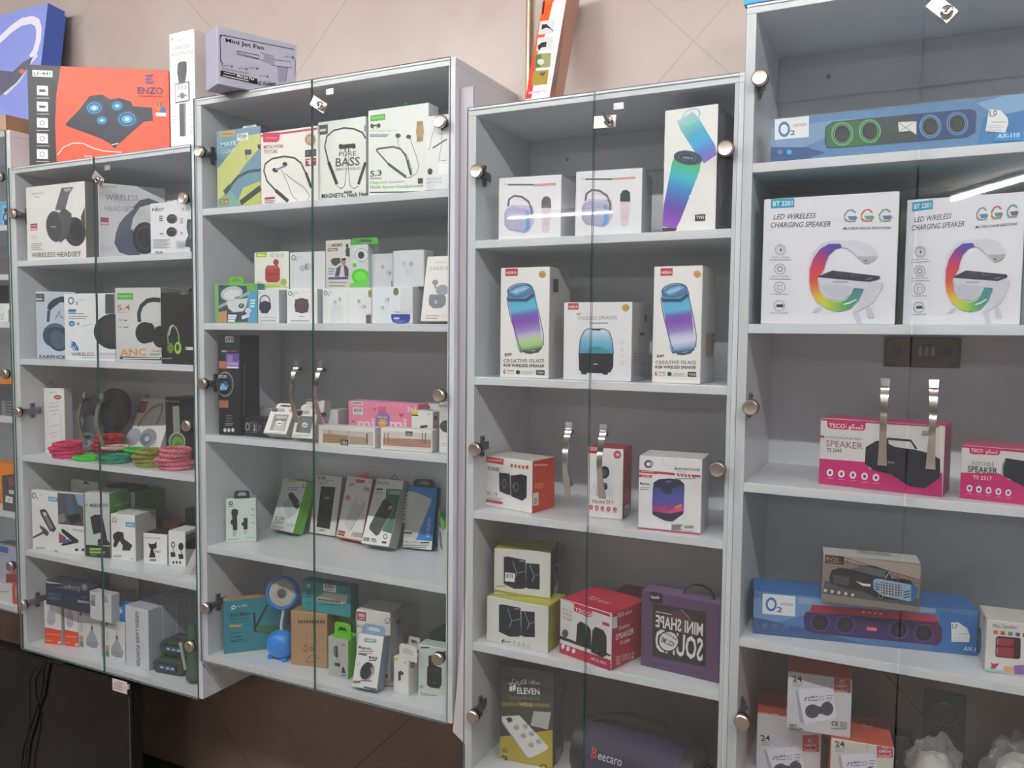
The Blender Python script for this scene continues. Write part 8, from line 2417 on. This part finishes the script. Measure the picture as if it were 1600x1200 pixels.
for x, y, zb, r, n, col, words, place in STACKS:
    for i in range(n):
        pos = '' if n == 1 else (ORD[i] if i < n - 1 else 'top') + ' in its stack, '
        braided_ring(i, (x + 0.003 * math.sin(i * 2.3), y + 0.003 * math.cos(i * 1.7), SHELF + zb + i * 0.0124), r, 0.011, col,
                     f'{words} braided band, {pos}{place}', 'braided bands on the third shelf')

def dome_case(loc, rad, turn, col, label):
    t = thing('headphone_case', label, 'headphone case', loc, (0, R(turn), R(18)))
    shape = lambda d: 1 + 0.06 * d.z
    m = MB().blob((0, 0, rad[2]), rad, shape, 32, 20, 0.9); m.make('shell', mat('moulded_case_' + col, col, 0.42, bump=0.1), t, True)
    pts = [(math.cos(a) * rad[0] * 1.01, 0, rad[2] + math.sin(a) * rad[2] * 1.01) for a in (2 * math.pi * q / 32 for q in range(32))]
    MB().tube(pts, 0.0022, 6, True).make('zip', mat('case_zip', '3a3b40', 0.5), t, True)
    return t
dome_case((-2.486, 0.215, SHELF + 0.003), (0.043, 0.030, 0.060), 6, '6a6c72', 'grey oval headphone case standing behind the left chrome handle')
dome_case((-2.380, 0.205, SHELF + 0.066), (0.056, 0.028, 0.070), 8, '26272c', 'black oval headphone case leaning high behind the right chrome handle')
boxpart_bag = thing('plastic_pouch', 'crumpled clear blue plastic pouch behind the bands', 'pouch', (-2.432, 0.150, SHELF + 0.004))
MB().blob((0, 0, 0.030), (0.033, 0.022, 0.030), lambda d: 1 + 0.25 * noise.noise(d * 3.1), 32, 18).make('film', FILM, boxpart_bag, True)
MB().blob((0.008, 0, 0.018), (0.026, 0.012, 0.016), lambda d: 1 + 0.2 * noise.noise(d * 2.2), 20, 12).make('contents', mat('pale_blue_plastic', '8fa4bc', 0.3), boxpart_bag, True)

# folded leaflet, bottom right of the fourth shelf
t = thing('price_leaflet', 'folded white paper leaflet leaning before the ring stand box', 'leaflet', (-1.825, 0.03, 0.8144 + TH + 0.0003))
m = MB()
m.add([(-0.036, -0.012, 0), (0.030, 0.030, 0), (0.033, 0.008, 0.112), (0.026, 0.004, 0.118), (-0.034, -0.011, 0.001), (0.031, 0.0295, 0.001), (0.034, 0.0085, 0.112), (0.027, 0.005, 0.118)],
      [(0, 1, 2, 3), (7, 6, 5, 4), (0, 4, 5, 1), (1, 5, 6, 2), (2, 6, 7, 3), (3, 7, 4, 0)])
m.make('paper', mat('white_paper', 'e0e0e2', 0.5), t)
m = MB()
for i in range(5):
    m.tube([(-0.012 + i * 0.004, 0.0005, 0.012 + i * 0.006), (0.018, 0.0185, 0.016 + i * 0.007)], 0.0007, 5)
m.make('scribble', mat('grey_print', '6a6a70', 0.5), t)

# two rugged green lamps and a torch
def rugged(loc, yaw, label):
    t = thing('rugged_lantern', label, 'lantern', loc, (0, 0, R(yaw)), 'rugged green lanterns')
    G1 = mat('dark_green_rubber', '33463c', 0.55); 
    w, d, h = 0.112, 0.07, 0.043; c = 0.012
    m = MB(); out = [(-w/2 + c, 0), (w/2 - c, 0), (w/2, c), (w/2, h - c), (w/2 - c, h), (-w/2 + c, h), (-w/2, h - c), (-w/2, c)]
    vs = [(x, 0, z) for x, z in out] + [(x, d, z) for x, z in out]
    m.add(vs, [tuple(range(8))[::-1], tuple(range(8, 16))] + [(i, (i + 1) % 8, 8 + (i + 1) % 8, 8 + i) for i in range(8)][::1])
    m.make('housing', G1, t, bevel=0.004)
    f = MB(); f.box((-0.036, -0.0022, 0.010), (0.034, 0.002, 0.032)); f.make('lens_frame', BLACK, t, bevel=0.002)
    f = MB(); f.box((-0.031, -0.0034, 0.013), (0.029, -0.001, 0.029)); f.make('lens', mat('blue_lens', '35557c', 0.12, coat=1), t, bevel=0.001)
    f = MB()
    for x in (-0.018, 0.002, 0.020):
        f.box((x - 0.006, -0.0042, 0.018), (x + 0.006, -0.002, 0.024))
    f.make('light_chip', mat('pale_chip', 'b8ccdc', 0.2), t, bevel=0.0008)
    f = MB(); f.tube([(-0.03, 0.03, h - 0.003), (-0.028, 0.03, h + 0.004), (0.028, 0.03, h + 0.004), (0.03, 0.03, h - 0.003)], 0.003, 8); f.make('carry_bar', G1, t, True)
    return t
BZ = 0.506 + TH + 0.0004
rugged((-1.946, 0.042, BZ), 8, 'dark green rugged lantern with a blue lens, lower of two beside the torch')
rugged((-1.940, 0.060, BZ + 0.0505), 6, 'dark green rugged lantern with a blue lens, upper of two beside the torch')
t = thing('torch', 'green cone shaped torch leaning beside the right panel', 'torch', (-1.832, 0.045, BZ + 0.007), (R(-6), R(-13), 0))
t['label'] = 'green cone shaped torch leaning beside the right panel of the bottom shelf'
MB().lathe([(0.024, 0), (0.0275, 0.004), (0.0285, 0.012), (0.026, 0.03), (0.019, 0.075), (0.013, 0.115), (0.0115, 0.15), (0.009, 0.158)], 28).make('body', mat('green_torch_plastic', '3c5a44', 0.4), t, True)
MB().box((-0.021, -0.0185, 0.035), (-0.013, -0.0135, 0.115), Matrix.Rotation(R(-9), 4, 'Y')).make('label_strip', mat('pale_label', 'a8b4a4', 0.4), t, bevel=0.0006)

# desk lamp with a round head, plain blue base
ZB = 0.6194 + TH + 0.0004
t = thing('desk_lamp', 'bright blue toy desk lamp with a round ring head before the teal box', 'lamp', (-1.545, 0.083, ZB))
BLUE = mat('bright_blue_plastic', '1f86e0', 0.3, coat=0.3)
b = MB().blob((0, 0, 0.0375), (0.040, 0.034, 0.036), lambda d: 1 + (0.10 * max(0, d.z) ** 3), 32, 20, 0.85); b.make('base', BLUE, t, True)
f = MB()
for sx in (-1, 1):
    for sy in (-1, 1):
        f.lathe([(0.009, 0), (0.010, 0.003), (0.008, 0.008)], 14, Matrix.Translation((sx * 0.024, sy * 0.016, 0)))
f.make('feet', BLUE, t, True)
MB().lathe([(0.012, 0.066), (0.008, 0.076), (0.0055, 0.080)], 16).make('collar', BLUE, t, True)
MB().tube([(0, 0, 0.078), (0.001, 0, 0.095), (0.006, -0.002, 0.115), (0.012, -0.004, 0.135), (0.013, -0.006, 0.158)], 0.0042, 10).make('gooseneck', mat('white_rubber', 'e6e6e6', 0.4), t, True)
H = Matrix.Translation((0.010, -0.004, 0.186)) @ Matrix.Rotation(R(22), 4, 'Z') @ Matrix.Rotation(R(82), 4, 'X')
MB().lathe([(0.030, -0.014), (0.043, -0.012), (0.0455, -0.004), (0.0455, 0.006), (0.042, 0.010), (0.0395, 0.009), (0.0395, 0.004)], 40, H).make('head', BLUE, t, True)
g = MB(); g.lathe([(0.039, 0.0035), (0.036, 0.0075), (0.015, 0.0085), (0.0125, 0.008)], 40, H); gl = g.make('light_ring', mat('grey_lamp_ring', 'b4b2ae', 0.35), t, True)
g = MB()
for q in range(36):
    a = 2 * math.pi * q / 36
    g.box((0.019, -0.0005, 0.0075), (0.033, 0.0005, 0.0092), H @ Matrix.Rotation(a, 4, 'Z'))
g.make('ring_ribs', mat('pale_rib', 'd8d6d2', 0.4), gl)
MB().lathe([(0.013, 0.007), (0.012, 0.0105), (0.006, 0.011)], 24, H).make('switch', mat('grey_switch', '5a5f62', 0.4), t, True)

# red cord on the shelf behind the magnetic box
t = MB().tube([(-1.222, 0.062, ZB + 0.002), (-1.210, 0.058, ZB + 0.002), (-1.200, 0.056, ZB + 0.002), (-1.190, 0.058, ZB + 0.004), (-1.180, 0.064, ZB + 0.002), (-1.163, 0.070, ZB + 0.002)], 0.0018, 8).make('red_cord', mat('red_thread', 'a0303a', 0.5), None, True)
tag(t, 'thin red cord lying on the shelf between two white boxes', 'cord')

# ------------------------------------------------------------------ barrel speaker, third cabinet
t = thing('barrel_speaker', 'dark violet barrel speaker with a carry strap on the lowest shelf', 'speaker', (-0.520, 0.098, 0.506 + TH + 0.0036), (0, 0, R(-5)))
rb = 0.063; L2 = 0.140
A = Matrix.Translation((0, 0, rb)) @ Matrix.Rotation(R(90), 4, 'Y')
MB().lathe([(rb, -L2 + 0.03), (rb, L2 - 0.03)], 48, A).make('body', mat('violet_mesh', '2e2a4a', 0.55, bump=0.5, scale=700), t, True)
for s in (-1, 1):
    MB().lathe([(rb + 0.0005, s * (L2 - 0.03)), (rb + 0.003, s * (L2 - 0.02)), (rb + 0.002, s * L2), (rb - 0.012, s * (L2 + 0.006)), (rb - 0.02, s * L2), (0.02, s * (L2 - 0.012))][::s], 48, A).make('end_ring', mat('black_rubber', '1d1d22', 0.45), t, True)
pts = [(-L2 + 0.02 + (2 * L2 - 0.04) * q / 20, 0.004 * math.sin(q), 2 * rb - 0.006 + 0.040 * math.sin(math.pi * q / 20) ** 0.7) for q in range(21)]
MB().strap(pts, [0.024 if 2 < q < 18 else 0.018 for q in range(21)], 0.006, (0, 1, 0)).make('carry_strap', mat('black_rubber', '1d1d22', 0.45), t, True)
def curved_words(s, bold, x0, x1, cz, hgt, m, name):
    vs, fs = letters(s, bold); xa = min(v[0] for v in vs); xb = max(v[0] for v in vs); k = (x1 - x0) / (xb - xa)
    out = []
    for x, y in vs:
        a = cz + (y * hgt / 0.69) / rb
        out.append((x0 + (x - xa) * k, -math.cos(a) * (rb + 0.0008), rb + math.sin(a) * (rb + 0.0008)))
    obj(name, out, fs, m, t)
curved_words('B', 1, -0.088, -0.074, 0.16, 0.021, mat('red_badge', 'c23a44', 0.4), 'red_letter')
curved_words('eecaro', 0, -0.071, -0.014, 0.16, 0.019, mat('pale_badge', 'd8d4da', 0.4), 'lettering')

# ------------------------------------------------------------------ wall plates seen through the right cabinet
BROWN = mat('aged_brown_plate', '6a4c36', 0.55, bump=0.1)
DARKB = mat('dark_brown_plate', '2a1d18', 0.5)
t = thing('switch_plate', 'brown wall switch plate with three pale rockers below the second shelf', 'switch', (0.0155, 0.2995, 1.481))
boxpart('back_plate', (-0.072, -0.006, 0), (0.072, 0, 0.063), mat('dark_wood_plate', '3e3029', 0.5), t, 0.001)
m = MB(); o8 = [(-0.066, 0.012), (-0.040, 0.002), (0.044, 0.002), (0.064, 0.016), (0.064, 0.052), (0.056, 0.060), (-0.056, 0.060), (-0.066, 0.050)]
m.add([(x, -0.006, z) for x, z in o8] + [(x, -0.0085, z) for x, z in o8], [tuple(range(8, 16)), tuple(range(8))[::-1]] + [(i, (i + 1) % 8, 8 + (i + 1) % 8, 8 + i) for i in range(8)])
m.make('face_plate', BROWN, t)
boxpart('rocker_frame', (-0.010, -0.0105, 0.018), (0.030, -0.008, 0.050), mat('dark_wood_plate', '3e3029', 0.5), t, 0.001)
for x in (-0.003, 0.009, 0.021):
    boxpart('rocker', (x - 0.004, -0.0145, 0.024), (x + 0.004, -0.010, 0.045), mat('pale_rocker', 'a8a29a', 0.4), t, 0.001)
for x in (-0.046, 0.046):
    MB().lathe([(0.0095, 0), (0.0085, 0.003), (0.004, 0.0035)], 20, Matrix.Translation((x, -0.0082, 0.036)) @ Matrix.Rotation(R(90), 4, 'X')).make('screw_cap', DARKB, t, True)
t = thing('wall_socket', 'dark brown wall plate with a round socket behind the plastic bags', 'socket', (0.0875, WY - 0.0002, 0.60))
boxpart('back_plate', (-0.040, -0.008, 0), (0.040, 0, 0.19), DARKB, t, 0.002)
S_ = Matrix.Translation((0, -0.008, 0.145)) @ Matrix.Rotation(R(90), 4, 'X')
MB().lathe([(0.026, 0), (0.026, 0.005), (0.022, 0.006), (0.0195, 0.001)], 32, S_).make('socket_ring', mat('brown_ring', '4e3a30', 0.4), t, True)
MB().lathe([(0.0195, 0.0005), (0.015, 0.0012)], 24, S_).make('socket_face', DARKB, t, True)
m = MB(); m.tube([(0, -0.010, 0.128), (0, -0.016, 0.11), (0, -0.012, 0.09), (0.001, -0.010, 0.05), (0, -0.010, 0.0)], 0.0035, 8); m.make('cable', DARKB, t, True)

def bag(loc, rad, seed, label, inner):
    t = thing('plastic_bag', label, 'bag', loc)
    f = lambda d: 1 + 0.28 * noise.noise(d * 2.6 + Vector((seed, 0, 0))) + 0.12 * noise.noise(d * 7 + Vector((0, seed, 0)))
    MB().blob((0, 0, rad[2] * 1.12), rad, f, 48, 30).make('film', FILM, t, True)
    MB().blob((0, 0, rad[2] * 0.92), [q * 0.72 for q in rad], lambda d: 1 + 0.16 * noise.noise(d * 2 + Vector((seed, 3, 0))), 28, 18, 0.8).make('contents', inner, t, True)
PALE = mat('off_white_plastic', 'd8d2ca', 0.4)
bag((0.066, 0.115, ZB), (0.048, 0.05, 0.062), 1.3, 'crumpled clear plastic bag of white goods before the wall socket', PALE)
bag((0.205, 0.11, ZB), (0.058, 0.06, 0.080), 4.7, 'fuller clear plastic bag of white goods at the right photo edge', PALE)
t = thing('cable_pack', 'small black cable pack between the orange boxes and the clear bag', 'cable pack', (0.004, 0.215, ZB))
boxpart('pack', (-0.014, -0.02, 0), (0.022, 0.02, 0.088), mat('black_pack', '1c1f26', 0.3, coat=0.4), t, 0.004)
MB().tube([(-0.004, -0.021, 0.03), (0.006, -0.0225, 0.05), (0.012, -0.021, 0.075)], 0.0025, 8).make('cable', mat('grey_blue_cable', '55606e', 0.4), t, True)

# ------------------------------------------------------------------ television under the headphone cabinet and its cable
t = thing('television', 'large dark television panel standing under the headphone cabinet', 'television', (-2.515, 0.0, 0.0))
boxpart('cabinet_back', (-0.46, 0.012, 0.06), (0.455, 0.045, 0.488), BLACK, t, 0.004)
boxpart('bezel', (-0.462, 0.0, 0.052), (0.459, 0.014, 0.493), mat('gloss_black_bezel', '1a1514', 0.25), t, 0.003)
boxpart('screen', (-0.455, -0.0012, 0.062), (0.449, 0.001, 0.486), mat('dark_screen', '161110', 0.16, vary=0.03), t)
for x in (-0.34, 0.32):
    MB().strap([(x, -0.06, 0.004), (x, 0.0, 0.012), (x, 0.02, 0.07), (x, 0.05, 0.012), (x, 0.11, 0.004)], 0.03, 0.008, (1, 0, 0)).make('foot', BLACK, t, True)
boxpart('trim_strip', (0.452, -0.002, 0.10), (0.456, 0.0, 0.45), STEEL, t)
p = boxpart('price_tag', (0.384, -0.0035, 0.457), (0.448, -0.0015, 0.494), mat('pink_white_card', 'e8d4d2', 0.5), t, 0.0005)
m = MB()
for i in range(4):
    m.box((0.392 + 0.012 * (i == 0), -0.004, 0.486 - i * 0.007), (0.435 - 0.006 * (i % 2), -0.0036, 0.488 - i * 0.007))
m.make('tag_print', mat('grey_print', '6a6a70', 0.5), p)
boxpart('tag_clip', (0.440, -0.006, 0.474), (0.456, 0.002, 0.487), mat('clear_clip', 'c8c4c2', 0.3), t, 0.001)
c = MB().tube([(-2.34, 0.03, 0.498), (-2.355, -0.004, 0.499), (-2.385, -0.014, 0.500), (-2.42, -0.016, 0.496), (-2.44, -0.014, 0.47), (-2.447, -0.010, 0.43), (-2.462, -0.010, 0.37), (-2.49, -0.010, 0.32), (-2.515, -0.012, 0.26), (-2.55, -0.014, 0.19), (-2.57, -0.015, 0.10), (-2.575, -0.016, 0.02)], 0.0038, 8).make('power_cable', mat('black_cable', '0e0c0d', 0.4), None, True)
tag(c, 'thicker black cable hanging over the dark television', 'cable')
c = MB().tube([(-2.36, 0.03, 0.498), (-2.385, -0.006, 0.505), (-2.43, -0.022, 0.50), (-2.48, -0.018, 0.46), (-2.515, -0.012, 0.41), (-2.515, -0.012, 0.36), (-2.505, -0.022, 0.29), (-2.515, -0.020, 0.22), (-2.54, -0.018, 0.14), (-2.548, -0.018, 0.02)], 0.0026, 8).make('power_cable', mat('black_cable', '0e0c0d', 0.4), None, True)
tag(c, 'thinner black cable looping over the dark television', 'cable')
# white board strip hanging in the gap between the second and third cabinet
t = MB().add([(-0.947, 0.004, 0.60), (-0.9125, 0.004, 0.575), (-0.9125, 0.004, 0.93), (-0.9165, 0.004, 0.93), (-0.947, 0.009, 0.60), (-0.9125, 0.009, 0.575), (-0.9125, 0.009, 0.93), (-0.9165, 0.009, 0.93)],
           [(0, 1, 2, 3), (7, 6, 5, 4), (0, 4, 5, 1), (1, 5, 6, 2), (2, 6, 7, 3), (3, 7, 4, 0)]).make('filler_strip', mat('off_white_board', 'cfc8cc', 0.45))
tag(t, 'narrow white tapered filler strip in the gap beside the second cabinet', 'strip')
t = MB().box((-0.946, 0.02, 0.66), (-0.9125, 0.026, 2.10)).make('filler_board', mat('lilac_board', 'b4aeb6', 0.4))
tag(t, 'lilac grey filler board closing the gap between two cabinets', 'board')
